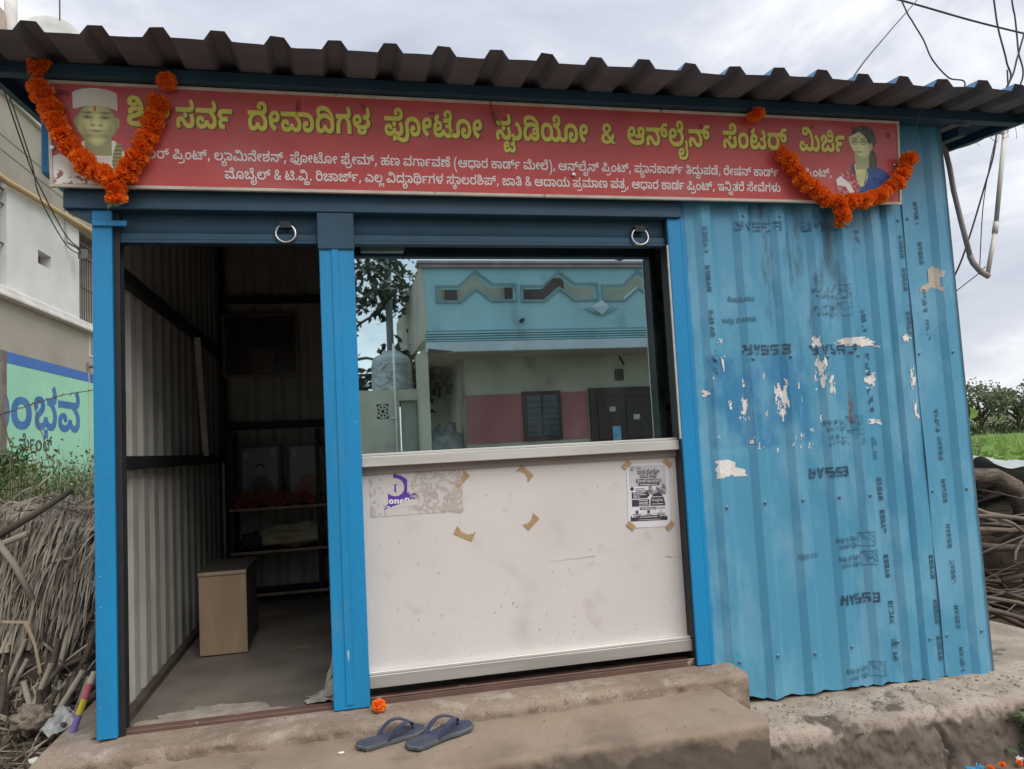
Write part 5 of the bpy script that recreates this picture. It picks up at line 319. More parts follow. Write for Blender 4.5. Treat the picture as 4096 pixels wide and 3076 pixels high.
[8,[53,40,1,-40,-35,0,1,91,37,0,1,-40,-3,0,4,9,24,9,17,0,14,0,22,-6,12,-11,1,-8,1,-44,-35,0,1,40,0,7,-14,7,-11,0,-8,0,-12,-3,-6,-7]],
[8,[83,68,1,-13,-79,0,1,13],[23,84,35,0,1,-64,0,-4,8,-3,7,0,2,0,8,1,1,0,7,-13,-6,-1,-12,-1,-3,0,-20,0,-22,10,1,9]],
[8,[17,-26,1,94,37,0,1,-11,1,0,4,3,8,5,16,4,13,0,16,0,24,-8,16,-15,1,-12,0,-11,-16,-16,-24,-8,-15,0,-12,0,-16,4,-8,5,-3,3,1,0,1,-37],[81,13,10,0,14,5,6,10,1,6,0,6,-6,10,-14,5,-9,0,-8,0,-14,-5,-8,-10,1,-6,0,-6,8,-10,14,-5]],
[8,[71,-1,-18,0,-24,4,-16,9,-1,6,35,4,2,-6,14,-4,11,0,10,0,14,4,1,3,0,3,-10,3,-7,1,-23,3,-20,2,-18,9,1,8,0,6,14,10,24,5,19,0,16,0,24,-4,14,-9,3,-5,-29,-3,-4,4,-12,4,-9,0,-8,0,-14,-4,1,-3,0,-3,8,-3,13,-1,25,-3,20,-2,18,-9,1,-7,0,-7,-16,-10,-26,-5]],
[8,[35,-1,-10,0,-12,6,1,4,0,5,12,6,11,0,8,0,12,-6,1,-5,0,-4,-12,-6],[35,44,-10,0,-12,6,1,5,0,4,12,6,11,0,8,0,12,-6,1,-4,0,-5,-12,-6]],
[8,[93,95,-57,-109,-29,0,59,109]],
[8,[93,-1,-12,0,-16,4,-8,5,-3,3,1,0,1,-11,-35,0,1,91,37,0,1,-34,1,0,4,3,8,5,16,4,13,0,16,0,24,-8,16,-15,1,-12,0,-11,-16,-16,-24,-8],[81,13,10,0,14,5,6,10,1,6,0,6,-6,10,-14,5,-9,0,-8,0,-14,-5,-8,-10,1,-6,0,-6,8,-10,14,-5]],
[8,[17,68,37,0,1,-72,0,-7,-12,-10,-24,-5,-13,0,-7,0,1,14,7,0,8,0,8,5,1,4],[35,77,-8,0,-12,6,1,3,0,4,12,6,9,0,8,0,12,-6,1,-4,0,-3,-12,-6]],
[8,[17,-24,9,13,5,0,6,-1,12,0,6,4,3,4,3,4,-51,68,39,0,23,-36,6,-6,6,-14,3,-7,-7,0,2,7,8,14,5,6,25,36,39,0,-57,-76,-4,-6,-14,-8,-18,-4,-13,0,-6,0,-14,1]],
[8,[35,-1,-10,0,-12,6,1,4,0,5,12,6,11,0,8,0,12,-6,1,-5,0,-4,-12,-6]],
[8,[49,20,1,22,7,0,47,26,41,0,-59,-34,-7,0],[17,0,1,91,37,0,1,-91],[101,0,-39,30,25,13,61,-43]],
[8,[55,-1,-14,0,-20,4,-12,9,1,7,0,6,8,7,16,5,18,3,11,0,12,0,14,2,8,2,1,2,1,0,0,4,-6,4,-10,2,-5,0,-8,0,-10,-2,-8,-4,-1,-2,-31,3,4,5,16,9,24,4,17,0,10,0,20,-3,18,-5,8,-9,1,-6,1,-46,-31,0,1,10,-1,0,-4,-4,-10,-4,-16,-3],[65,11,8,0,14,4,8,6,1,3,1,8,-2,-1,-6,-1,-10,0,-8,-1,-1,0,-6,-1,-12,-2,-6,-4,1,-2,0,-3,6,-4,10,-2]],
[8,[17,0,1,68,35,0,1,-12,3,0,4,7,18,6,11,0,4,0,6,0,3,-1,1,-16,-2,1,-10,1,-3,0,-8,0,-12,-4,-8,-6,1,-5,1,-39]],
[8,[53,40,1,-40,-35,0,1,68,35,0,1,-17,-1,0,4,9,24,9,17,0,14,0,22,-6,12,-11,1,-8,1,-44,-35,0,1,40,0,7,-14,7,-11,0,-8,0,-12,-3,-6,-7]],
[8,[77,-27,-16,0,-26,4,-16,8,-1,5,31,4,2,-2,6,-4,14,-2,9,0,14,0,16,6,1,8,1,12,-1,0,-2,-2,-10,-6,-16,-3,-9,0,-16,0,-26,7,-14,15,1,11,0,12,16,15,24,8,17,0,12,0,14,-4,10,-5,3,-3,5,0,1,11,35,0,1,-68,0,-9,-18,-12,-28,-6],[77,14,10,0,14,5,6,9,1,6,0,6,-6,10,-14,5,-9,0,-8,0,-14,-5,-8,-10,1,-6,0,-6,8,-8,14,-6]],
[8,[77,-1,-20,0,-30,9,-16,15,1,11,0,10,16,16,30,9,21,0,20,0,32,-9,16,-16,1,-10,0,-11,-16,-15,-32,-9],[77,13,10,0,14,5,8,10,1,6,0,6,-8,10,-14,5,-9,0,-10,0,-14,-5,-6,-10,1,-6,0,-6,6,-10,14,-5]],
[8,[55,0,-49,68,39,0,23,-36,6,-6,6,-14,5,-7,-7,0,2,7,6,14,5,6,25,36,37,0,-49,-68]],
[8,[17,0,1,68,37,0,1,-68],[35,77,-8,0,-12,6,1,3,0,4,12,6,9,0,8,0,12,-6,1,-4,0,-3,-12,-6]],
[8,[31,0,77,75,1,1,-87,0,1,15,127,0,1,-15,-75,-76]],
[8,[83,-1,-18,0,-30,7,-18,14,1,10,0,6,12,15,13,9,43,31,37,0,-57,-42,-7,0,2,2,10,4,16,3,11,0,16,0,26,-7,14,-13,1,-8,0,-10,-18,-14,-28,-7],[81,13,10,0,14,4,8,7,1,5,0,5,-8,7,-14,4,-9,0,-8,0,-14,-4,-8,-7,1,-5,0,-5,8,-7,14,-4]],
[8,[81,-1,-22,0,-30,11,-16,21,1,15,0,14,16,21,30,11,23,0,24,0,30,-11,16,-21,1,-14,0,-15,-16,-21,-30,-11],[81,14,12,0,16,7,6,14,1,11,0,10,-6,14,-16,7,-11,0,-10,0,-14,-7,-8,-14,1,-10,0,-11,8,-14,14,-7]],
[8,[9,16,1,15,69,60,37,0,-67,-59,1,-1,109,0,1,-15],[97,0,1,20,1,7,1,30,35,0,1,-57]],
[8,[81,92,18,0,30,-7,18,-14,1,-9,0,-8,-12,-14,-11,-9,-41,-31,-35,0,57,42,11,0,-2,-2,-12,-4,-14,-3,-9,0,-16,0,-26,7,-14,12,1,9,0,9,16,14,30,8],[81,78,-8,0,-14,-4,-8,-8,1,-4,0,-5,8,-7,14,-4,9,0,10,0,14,4,8,7,1,5,0,4,-8,8,-14,4]],
[8,[79,-1,-22,0,-32,9,-16,16,1,10,0,10,16,16,32,9,23,0,22,0,32,-9,16,-16,1,-10,0,-10,-16,-16,-32,-9],[79,17,6,0,10,4,4,8,1,5,0,6,-4,7,-10,4,-5,0,-6,0,-10,-4,-4,-7,1,-6,0,-5,4,-8,10,-4]],
[8,[63,38,1,-38,-49,0,1,68,47,0,3,-17,-1,0,4,7,22,11,19,0,14,0,22,-7,12,-11,1,-7,1,-44,-49,0,1,38,0,6,-10,5,-7,0,-6,0,-10,-3,-4,-4]],
[8,[79,-1,-22,0,-32,8,-16,16,1,11,0,10,16,16,32,9,21,0,16,0,24,-5,20,-9,8,-13,1,-8,1,-6,-121,0,1,14,101,0,-23,-3,0,4,-4,6,-10,3,-7,0,-6,0,-10,-3,-4,-6,1,-4,1,-10,0,-4,6,-6,10,-3,9,0,4,0,8,2,6,2,3,2,43,-3,-2,-6,-18,-9,-26,-5]],
[8,[13,0,1,91,79,0,20,0,30,-8,18,-15,1,-9,0,-10,-18,-14,-32,-8,-19,0,-45,0,1,19,37,0,10,0,12,3,6,6,1,4,0,4,-6,5,-12,3,-9,0,-17,0,1,-71]],
[8,[9,71,1,20,157,0,1,-20,-53,0,1,-71,-49,0,1,71]],
[8,[13,0,1,91,133,0,1,-20,-83,0,1,-15,77,0,1,-20,-75,0,1,-16,83,0,1,-20]],
[8,[7,0,59,91,69,0,61,-91,-55,0,-19,35,-6,12,-12,25,-5,12,13,0,-6,-12,-10,-25,-7,-12,-19,-35],[51,18,1,18,101,0,1,-18]],
[8,[31,24,-8,0,-12,4,1,4,0,4,10,3,7,0,4,0,10,-1,9,-4,12,2,16,11,1,9,0,6,-14,9,-11,0,-8,0,-8,-3,1,-4,0,-2,6,-4,14,-3,15,0,-3,-9,-24,1,-24,11,1,6,0,7,18,8,19,0,12,0,20,-5,12,-11,1,-8,0,-9,-16,-14,-15,-4,12,-5,20,-12,9,-5,-15,-6,-12,9,-22,11,-9,4,-6,0],[149,69,1,-69,-19,0,1,69,-23,0,1,9,71,0,1,-9]],
[8,[-45,77,-4,4,-6,8,1,5,0,8,22,10,19,0,16,0,20,-7,14,-15,7,-12,29,0,1,-9,-25,0,1,-69,-19,0,1,69,-21,0,1,9,23,0,-6,13,-16,12,-13,0,-10,0,-12,-6,1,-5,0,-4,6,-8,5,-3]],
[8,[131,69,-37,0,1,-25,-11,0,-12,0,-16,-2,-7,-2,-12,-5,1,-8,0,-6,10,-8,18,-4,13,0,12,0,20,3,11,3,7,-9,-10,-2,-26,-4,-11,0,-18,0,-26,6,-16,13,1,9,0,8,16,11,28,5,17,0,1,0,1,17,-71,0,1,9,131,0]],
[8,[195,69,-81,0,1,-25,12,6,19,0,16,0,22,-10,1,-10,0,-6,-8,-13,-7,-6,-19,5,8,4,8,10,1,6,0,6,-12,5,-7,0,-12,0,-15,-9,1,-32,-19,0,1,22,-4,-3,-20,-4,-11,0,-12,0,-20,5,-12,9,1,7,0,10,28,12,21,0,8,0,12,-1,5,0,1,-9,-4,0,-12,1,-5,0,-14,0,-16,-7,1,-6,0,-6,16,-6,9,0,12,0,16,5,9,3,1,37,-91,0,1,9,195,0]],
[8,[-41,77,-6,10,-10,11,-12,5,-9,0,-4,0,-8,-1,-3,-1,-5,9,10,2,13,0,14,0,20,-6,16,-16,7,-13]],
[8,[1,78,143,0,1,-9,-25,0,1,-69,-19,0,1,37,-43,0,1,-7,0,-3,-8,-3,-5,0,-6,0,-12,5,-12,7,1,4,0,2,8,4,9,0,73,0,1,23,-95,0]],
[8,[163,69,-25,0,1,-69,-19,0,1,20,-6,-2,-18,-3,-11,0,-20,0,-24,11,1,8,0,4,6,6,5,2,-35,0,1,9,75,0,4,0,8,0,1,0,1,-9,-7,0,-16,0,-16,-6,1,-6,0,-5,14,-5,11,0,12,0,18,5,7,3,1,37,-115,0,1,9,163,0]],
[8,[1,69,1,9,173,0,1,-9,-23,0,1,-69,-19,0,1,44,-2,0,-1,0,-6,0,-14,-2,-10,-8,-5,-8,-17,3,2,6,7,4,-6,3,-12,2,-7,0,-10,0,-10,-6,1,-4,0,-5,10,-9,22,-9,13,-6,-11,-7,-16,7,-24,11,-12,12,1,6,0,7,12,9,18,3,11,0,10,0,18,-3,9,-4,16,7,21,0,2,0,3,0,1,16]],
[8,[53,69,1,-40,0,-3,-6,-4,-5,0,-6,0,-14,6,-10,7,1,3,0,4,6,3,11,0,7,0,1,24,-31,0,1,9,145,0,1,-9,-25,0,1,-69,-19,0,1,69]],
[8,[43,69,1,-69,-19,0,1,69,-21,0,1,9,69,0,1,-9]],
[8,[91,28,-8,0,-14,-2,-5,-2,-12,4,-16,10,1,6,0,4,6,4,5,2,4,2,16,2,13,0,25,0,1,11,-99,0,1,9,149,0,1,-9,-27,0,1,-20,-45,0,-6,0,-8,-1,-1,0,-4,-2,1,-2,0,-4,6,-4,5,-2,12,3,15,0,18,0,26,-9,1,-9,0,-8,-26,-11,-23,0,-24,0,-40,11,-13,9,17,6,14,-8,30,-9,19,0,28,0,1,10,0,5,-12,4]],
[8,[117,69,1,-25,4,2,16,4,9,0,16,0,20,-10,1,-10,0,-6,-6,-13,-9,-6,-15,5,4,4,8,10,1,6,0,6,-8,5,-9,0,-14,0,-11,-9,1,-32,-19,0,1,24,-8,-2,-16,-4,-9,0,-10,0,-16,4,-3,2,-8,4,-4,9,1,7,1,25,-19,0,1,9,197,0,1,-9],[41,69,1,-24,0,-7,4,-6,5,-2,4,-3,11,0,10,0,16,5,9,3,1,34]],
[8,[23,69,-21,0,1,9,21,0,-4,2,-4,7,1,3,0,10,30,12,25,0,36,0,54,-19,21,-16,-19,0,-40,26,-43,0,-20,0,-18,-7,1,-7,0,-3,4,-6,3,-2,29,0,1,-9,-25,0,1,-69,-19,0]],
[8,[65,-1,-16,0,-20,6,-12,12,1,8,1,43,37,0,1,-40,0,-6,12,-8,13,0,8,0,12,4,8,6,1,5,1,39,37,0,1,-68,-33,0,-1,17,5,0,-6,-9,-22,-9]],
[8,[67,-1,-16,0,-26,8,-14,16,1,11,0,12,14,15,26,8,17,0,12,0,14,-4,10,-5,3,-3,3,0,1,34,37,0,1,-91,-35,0,1,11,-1,0,-2,-3,-10,-5,-16,-4],[77,13,10,0,14,5,6,10,1,6,0,6,-6,10,-14,5,-9,0,-10,0,-12,-5,-8,-10,1,-6,0,-6,8,-10,14,-5]],
[8,[93,68,1,-13,-89,0,1,13],[27,0,1,74,0,7,12,9,20,5,13,0,10,0,12,-1,5,-1,-5,-13,-2,0,-6,1,-3,0,-10,0,-6,-4,1,-4,1,-73]],
[8,[57,0,-20,0,-20,8,1,10,1,73,37,0,1,-71,0,-3,4,-3,7,0,2,0,4,0,1,0,9,-13,-4,-1,-10,0]],
[8,[17,0,1,68,33,0,3,-16,-1,0,4,6,12,8,16,3,9,0,16,0,18,-9,5,-10,-3,0,2,7,16,8,18,4,11,0,12,0,20,-5,12,-10,1,-8,1,-46,-35,0,1,43,0,6,-12,5,-9,0,-6,0,-12,-3,-4,-5,1,-4,1,-42,-35,0,1,43,0,5,-12,6,-7,0,-8,0,-10,-3,-6,-5,1,-4,1,-42]]]
LINES = {
'title': [[0,1307,[[0,0,0],[1,693,0],[2,827,0]]],[1567,2232,[[3,0,0],[4,769,0],[5,1633,0]]],[4060,4967,[[6,0,0],[2,821,0],[7,1301,0],[8,2165,0],[9,2672,0],[10,3494,0],[11,4196,0]]],[9287,4298,[[12,0,0],[13,862,0],[2,1602,0],[14,2082,0],[15,2991,0],[2,3818,0]]],[13846,4443,[[3,0,0],[16,769,0],[17,912,0],[18,1274,0],[19,2113,0],[2,3963,0]]],[18549,669,[[20,0,0]]],[19479,4240,[[21,0,0],[22,940,0],[23,2076,0],[24,2917,0],[22,3105,0]]],[23980,3345,[[25,0,0],[26,769,0],[27,1377,0],[28,2286,0]]],[27585,2728,[[29,0,0],[30,1262,0],[5,2130,0]]]],
'l2': [[0,2408,[[31,0,0],[32,607,0],[33,1395,0]]],[2668,3039,[[34,0,0],[35,822,0],[36,956,0],[37,1536,0],[38,2744,0]]],[5967,5989,[[32,0,0],[39,788,0],[40,1059,0],[41,1538,0],[42,2760,0],[43,3502,0],[44,3947,0],[45,4613,0],[38,5694,0]]],[12217,4063,[[46,0,0],[47,828,0],[43,1521,0],[48,1966,0],[49,2830,0],[43,3617,0]]],[16540,3234,[[46,0,0],[35,828,0],[43,962,0],[50,1407,0],[38,2939,0]]],[20034,1751,[[51,0,0],[52,832,0]]],[22046,4319,[[53,0,0],[54,830,0],[40,1506,0],[55,1984,0],[53,2568,0],[56,3398,0]]],[26626,3241,[[57,0,0],[58,403,0],[59,1295,0],[40,2089,0],[60,2568,0]]],[30127,2806,[[61,0,0],[40,607,0],[62,1085,0],[55,2223,0]]],[33193,3141,[[63,0,0],[43,1192,0],[64,1637,0],[65,2443,0],[38,2847,0]]],[36595,4046,[[58,0,0],[45,892,0],[64,1973,0],[66,2779,0],[45,2964,0]]],[40902,3039,[[34,0,0],[35,822,0],[36,956,0],[37,1536,0],[38,2744,0]]],[44201,5126,[[67,0,0],[39,828,0],[40,1099,0],[68,1578,0],[61,2320,0],[40,2927,0],[62,3406,0],[55,4543,0]]],[49587,3791,[[69,0,0],[70,646,0],[71,1440,0],[72,1501,0],[67,1864,0],[73,2692,0],[38,3497,0]]],[53639,3041,[[74,0,0],[43,672,0],[75,1117,0],[45,1960,0]]],[56940,2806,[[61,0,0],[40,607,0],[62,1085,0],[55,2223,0]]]],
'l2b': [[0,3039,[[34,0,0],[35,822,0],[36,956,0],[37,1536,0],[38,2744,0]]]],
'l3': [[0,3813,[[76,0,0],[77,1618,0],[66,2471,0],[78,2656,0]]],[4073,657,[[79,0,0]]],[4990,2370,[[80,0,0],[81,863,0],[82,1140,0],[83,2001,0],[81,2093,0]]],[7621,4038,[[84,0,0],[85,672,0],[40,1518,0],[86,1997,0],[55,3160,0],[38,3743,0]]],[11919,1670,[[87,0,0],[32,822,0],[88,1611,0]]],[13849,5199,[[82,0,0],[70,861,0],[39,1655,0],[40,1926,0],[89,2405,0],[55,3199,0],[90,3782,0],[91,4458,0]]],[19309,4978,[[92,0,0],[93,739,0],[40,913,0],[32,1392,0],[60,2181,0],[94,2854,0],[95,3516,0],[38,4684,0]]],[24548,1948,[[96,0,0],[40,822,0],[69,1301,0]]],[26757,657,[[79,0,0]]],[27674,3526,[[58,0,0],[97,892,0],[40,1686,0],[98,2165,0]]],[31460,3552,[[67,0,0],[35,828,0],[99,962,0],[40,2154,0],[52,2633,0]]],[35272,1912,[[67,0,0],[100,828,0],[35,1483,0],[38,1617,0]]],[37445,2837,[[58,0,0],[59,892,0],[40,1686,0],[60,2165,0]]],[40543,2473,[[61,0,0],[40,607,0],[101,1085,0],[55,1890,0]]],[43276,3039,[[34,0,0],[35,822,0],[36,956,0],[37,1536,0],[38,2744,0]]],[46575,2981,[[102,0,0],[103,762,0],[104,1536,0],[100,1652,0],[74,2308,0]]],[49816,3818,[[105,0,0],[43,739,0],[106,1185,0],[90,2015,0],[91,2691,0],[107,3432,0]]]],
'wall': [[0,507,[[8,0,0]]],[767,608,[[26,0,0]]],[1635,897,[[108,0,0]]],[2793,864,[[4,0,0]]]],
'wall2': [[0,1775,[[63,0,0],[55,1192,0]]],[2035,580,[[36,0,0]]],[2875,1207,[[37,0,0]]]],
'p1': [[0,2659,[[109,0,0],[40,852,0],[60,1331,0],[100,2004,0]]],[2919,4093,[[110,0,0],[49,822,0],[43,1610,0],[73,2055,0],[49,2860,0],[43,3648,0]]]],
'p2': [[0,2554,[[98,0,0],[72,1361,0],[53,1724,0]]],[2814,2358,[[92,0,0],[36,739,0],[111,1320,0]]]],
'p3': [[0,4268,[[42,0,0],[49,741,0],[43,1529,0],[36,1975,0],[70,2555,0],[112,3349,0]]],[4528,6325,[[67,0,0],[35,828,0],[40,962,0],[60,1441,0],[36,2113,0],[113,2694,0],[114,3546,0],[40,4376,0],[115,4855,0],[116,5531,0]]]],
'p4': [[0,1144,[[117,0,0],[118,572,0]]],[1404,1395,[[32,0,0],[119,788,0]]],[3059,1737,[[60,0,0],[49,672,0],[81,1460,0]]]],
'p5': [[0,1568,[[58,0,0],[115,892,0]]]],
'join': [[0,2647,[[120,0,0],[121,595,0],[122,1371,0],[123,1877,0]]]],
'joinnow': [[0,5542,[[120,0,0],[121,595,0],[122,1371,0],[123,1877,0],[123,2916,0],[121,3685,0],[124,4460,0]]]],
'url': [[0,14023,[[125,0,0],[126,620,0],[126,983,0],[127,1346,0],[128,1975,0],[129,2533,0],[130,2802,0],[130,3188,0],[131,3574,0],[132,4203,0],[133,4472,0],[128,5071,0],[134,5629,0],[135,5897,0],[136,6475,0],[137,7054,0],[138,7459,0],[136,8079,0],[126,8658,0],[136,9022,0],[135,9601,0],[136,10178,0],[134,10758,0],[139,11026,0],[140,11656,0],[141,12269,0],[134,12866,0],[142,13134,0],[138,13403,0]]]],
'tel': [[0,6464,[[143,0,0],[144,646,0],[143,1292,0],[144,1939,0],[145,2585,0],[145,3232,0],[145,3878,0],[146,4525,0],[147,5171,0],[146,5818,0]]]],
'onepe': [[0,3143,[[148,0,0],[149,625,0],[150,1274,0],[151,1880,0],[150,2537,0]]]],
'te': [[0,2958,[[152,0,0],[153,686,0],[120,1567,0],[154,2163,0]]]],
'd1': [[0,4173,[[155,0,0],[156,680,0],[157,939,0],[158,1703,0],[159,2465,0],[160,2725,0],[156,3280,0],[161,3539,0],[159,4173,0]]]],
'd2': [[0,3758,[[155,0,0],[156,680,0],[157,939,0],[162,1703,0],[163,2381,0],[164,2944,0],[160,3203,0],[159,3758,0]]]],
'd3': [[0,3367,[[163,0,0],[164,563,0],[165,822,0],[166,1659,0],[167,2430,0],[162,2689,0]]]],
'film': [[0,5013,[[139,0,0],[168,630,0],[136,1250,0],[137,1829,0],[169,2234,0],[170,3132,0],[142,3528,0],[171,3797,0],[172,4103,0]]]],
'mark': [[0,3990,[[172,0,0],[136,909,0],[137,1488,0],[135,1893,0],[142,2471,0],[138,2740,0],[139,3360,0]]]]}
def _flat(c, unit, n=3):
    P = []; x = y = 0
    for i in range(0, len(c), 2): x += c[i] >> 1; y += c[i+1]; P.append((x*unit, y*unit, c[i] & 1))
    m = len(P); q = []
    for i in range(m):
        a, b = P[i], P[(i+1) % m]; q.append(a)
        if not a[2] and not b[2]: q.append(((a[0]+b[0])/2, (a[1]+b[1])/2, 1))
    k = next((i for i, p in enumerate(q) if p[2]), 0); q = q[k:]+q[:k]; m = len(q); out = []; i = 0
    while i < m:
        a, b = q[i], q[(i+1) % m]; out.append((a[0], a[1]))
        if b[2]: i += 1
        else:
            d = q[(i+2) % m]
            for t in range(1, n):
                t /= n; out.append(((1-t)**2*a[0]+2*t*(1-t)*b[0]+t*t*d[0], (1-t)**2*a[1]+2*t*(1-t)*b[1]+t*t*d[1]))
            i += 2
    r = []
    for p in out:
        if not r or abs(p[0]-r[-1][0])+abs(p[1]-r[-1][1]) > .5: r.append(p)
    if len(r) > 1 and abs(r[0][0]-r[-1][0])+abs(r[0][1]-r[-1][1]) < .5: r.pop()
    return r
_gc = {}
def fill(polys):
    """triangles of the non-zero interior of closed outlines"""
    vs = []; es = []
    for P in polys:
        n = len(vs); vs += [Vector(p) for p in P]; es += [(n+i, n+(i+1) % len(P)) for i in range(len(P))]
    r = geometry.delaunay_2d_cdt(vs, es, [], 0, 1e-4); V = r[0]; out = []
    segs = [(P[i], P[(i+1) % len(P)]) for P in polys for i in range(len(P))]
    for f in r[2]:
        cx = sum(V[i].x for i in f)/len(f); cy = sum(V[i].y for i in f)/len(f); w = 0
        for (x0, y0), (x1, y1) in segs:
            if (y0 <= cy) != (y1 <= cy):
                if x0+(cy-y0)/(y1-y0)*(x1-x0) > cx: w += 1 if y1 > y0 else -1
        if w: out.append(tuple(f))
    return [(v.x, v.y) for v in V], out
def glyph(k):
    if k not in _gc: _gc[k] = fill([_flat(c, OUTLINES[k][0]) for c in OUTLINES[k][1:] if len(c) >= 6])
    return _gc[k]
def put_word(mb, word, fn, sx, sy, x0=0, y0=0, mi=0, track=0):
    """fn(a, b) -> point for a along, b up; sx, sy metres per font unit"""
    for n, (k, gx, gy) in enumerate(word[2]):
        V, Fc = glyph(k); mb.add([fn(x0+(gx+v[0]+track*n)*sx, y0+(gy+v[1])*sy) for v in V], Fc, mi)
    return mb
def word_bounds(word):
    xs = [gx+v[0] for k, gx, gy in word[2] for v in glyph(k)[0]]; return min(xs), max(xs)
R = random.Random(7)
# ------------------------------------------------------------------ ground, field, plinth
m_dirt = M('dirt', (.19, .14, .10), (.10, .075, .055), 3, .95, bump=.6, bscale=25, c3=(.30, .25, .20), s3=40, t3=(.62, .68))
def ground_z(x, y):
    z = -.47
    m = max(0, min(1, (.15-x)/.4))*max(0, min(1, (y+.15)/.35)); z += .30*m*max(0, min(1, (7-y)/4))          # debris bank left of the shop
    if x < -.3: z += .92*max(0, 1-abs(y-6.5)/4.0)*max(0, min(1, (-.3-x)/.6))*max(0, min(1, (9+x)/3))
    z += .10*max(0, min(1, (x-4.4)/.5))*max(0, min(1, (y+.1)/.5))*max(0, 1-abs(y-2)/6)
    near = max(0, 1-(abs(x-1)+abs(y))/40)
    return z + .035*fbm(x*1.7, y*1.7)*near + .015*fbm(x*7, y*7, 3)*near
mb = MB()
xs = [-900, -300, -90, -40, -20, -12] + [-9+i*.18 for i in range(100)] + [9.2, 12, 20, 40, 90, 300, 900]
ys = [-900, -300, -90, -40, -20, -13] + [-4+i*.18 for i in range(80)] + [10.7, 13, 18, 26, 40, 70, 150, 400, 900]
n = len(xs)
mb.add([(x, y, ground_z(x, y)) for y in ys for x in xs], [(j*n+i, j*n+i+1, (j+1)*n+i+1, (j+1)*n+i) for j in range(len(ys)-1) for i in range(n-1)])
mb.build('ground', m_dirt, kind='structure', smooth=True)
m_field = M('field_soil', (.11, .19, .045), (.07, .12, .03), .8, .95, lo=.4, hi=.6)
mb = MB().grid(30, 30, lambda u, v: (6.5+u*330, 5.5+v*300, -.45+.25*fbm(u*30, v*30)*min(1, v*8)))
mb.build('field', m_field, kind='structure', smooth=True)

m_conc = M('plinth_cement', (.262, .203, .152), (.185, .138, .10), 5, .95, bump=.30, bscale=260, c3=(.33, .285, .235), s3=9, t3=(.52, .72), detail=12, speck=((240, (.12, .09, .07), .60, .68), (170, (.42, .37, .31), .62, .69), (60, (.16, .12, .09), .58, .70)))
m_conc2 = M('step_cement', (.255, .198, .146), (.19, .143, .104), 3, .92, bump=.22, bscale=280, c3=(.155, .118, .088), s3=6, t3=(.55, .74), detail=12, speck=((260, (.15, .115, .09), .64, .72), (200, (.40, .35, .29), .66, .72)))
m_damp = M('slab_cement', (.36, .305, .25), (.25, .205, .162), 6, .96, bump=.4, bscale=240, c3=(.085, .064, .05), s3=5.5, t3=(.57, .66), detail=12, speck=((240, (.12, .09, .07), .60, .68), (170, (.42, .37, .31), .62, .69), (60, (.16, .12, .09), .58, .70)))
def damp(m, y_lim, z_lim, col, hi):
    # rain-soaked lower face: an uneven tide line of wet cement
    nt = m.node_tree; L = nt.links; b = nt.nodes['Principled BSDF']; base = b.inputs['Base Color'].links[0].from_socket
    g = nt.nodes.new('ShaderNodeNewGeometry'); sp = nt.nodes.new('ShaderNodeSeparateXYZ'); L.new(g.outputs['Position'], sp.inputs[0])
    n = nt.nodes.new('ShaderNodeTexNoise'); n.inputs['Scale'].default_value = 7; n.inputs['Detail'].default_value = 9; L.new(g.outputs['Position'], n.inputs['Vector'])
    def rng(s, a, z, o0=0, o1=1):
        r = nt.nodes.new('ShaderNodeMapRange'); r.inputs[1].default_value = a; r.inputs[2].default_value = z; r.inputs[3].default_value = o0; r.inputs[4].default_value = o1; L.new(s, r.inputs[0]); return r.outputs[0]
    a = nt.nodes.new('ShaderNodeMath'); a.operation = 'ADD'; L.new(sp.outputs[2], a.inputs[0]); L.new(rng(n.outputs[0], .3, .7, -.06, .06), a.inputs[1])
    k = nt.nodes.new('ShaderNodeMath'); k.operation = 'MULTIPLY'; L.new(rng(a.outputs[0], z_lim, z_lim-.03), k.inputs[0]); L.new(rng(sp.outputs[1], y_lim+.01, y_lim-.01, 0, hi), k.inputs[1])
    x = nt.nodes.new('ShaderNodeMixRGB'); L.new(k.outputs[0], x.inputs[0]); L.new(base, x.inputs[1]); x.inputs[2].default_value = (*col, 1); L.new(x.outputs[0], b.inputs['Base Color'])
damp(m_conc2, -.552, -.085, (.085, .068, .054), .8); damp(m_damp, -.28, -.262, (.105, .082, .064), .8)
def section(name, prof, x0, x1, amp, mat, label, cat, seed, nx=120, ztop=None, endfn=None):
    mb = MB(); fine = []
    for (a, b), (c, d) in zip(prof, prof[1:]):
        k = max(1, int(math.hypot(c-a, d-b)/.012)); fine += [(a+(c-a)*i/k, b+(d-b)*i/k, ) for i in range(k)]
    fine.append(prof[-1]); nv = len(fine)-1
    def fn(u, v):
        x = x0+(x1-x0)*u; y, z = fine[round(v*nv)]
        w = min(1, max(0, (.02-y)/.06))
        d = amp*w*(.55*fbm(x*5, y*5+seed, z*5)+.65*fbm(x*17, y*17+seed, z*17)+.50*fbm(x*55, y*55+seed, z*55))
        # broken bites out of the arris
        bite = (max(0, fbm(x*3.3+seed, 1.7, z*4)-.22)*3.0+max(0, fbm(x*11+seed, 3.1, z*9)-.20)*1.6)*amp*w
        y2 = y + d*.6 + bite*.8; z2 = z + d*.45 - bite*.35
        if endfn: x, y2, z2 = endfn(x, y2, z2)
        return (x, y2, z2)
    mb.grid(nx, nv, fn)
    # close both ends down to the ground
    for u in (0, 1):
        ring = [fn(u, j/nv) for j in range(nv+1)]; back = (ring[0][0], ring[0][1], -.7)
        mb.add(ring+[back], [tuple(range(nv+2)) if u == 0 else tuple(range(nv+1, -1, -1))])
    return mb.build(name, mat, smooth=True, label=label, cat=cat, origin=((x0+x1)/2, prof[0][0], -.5))
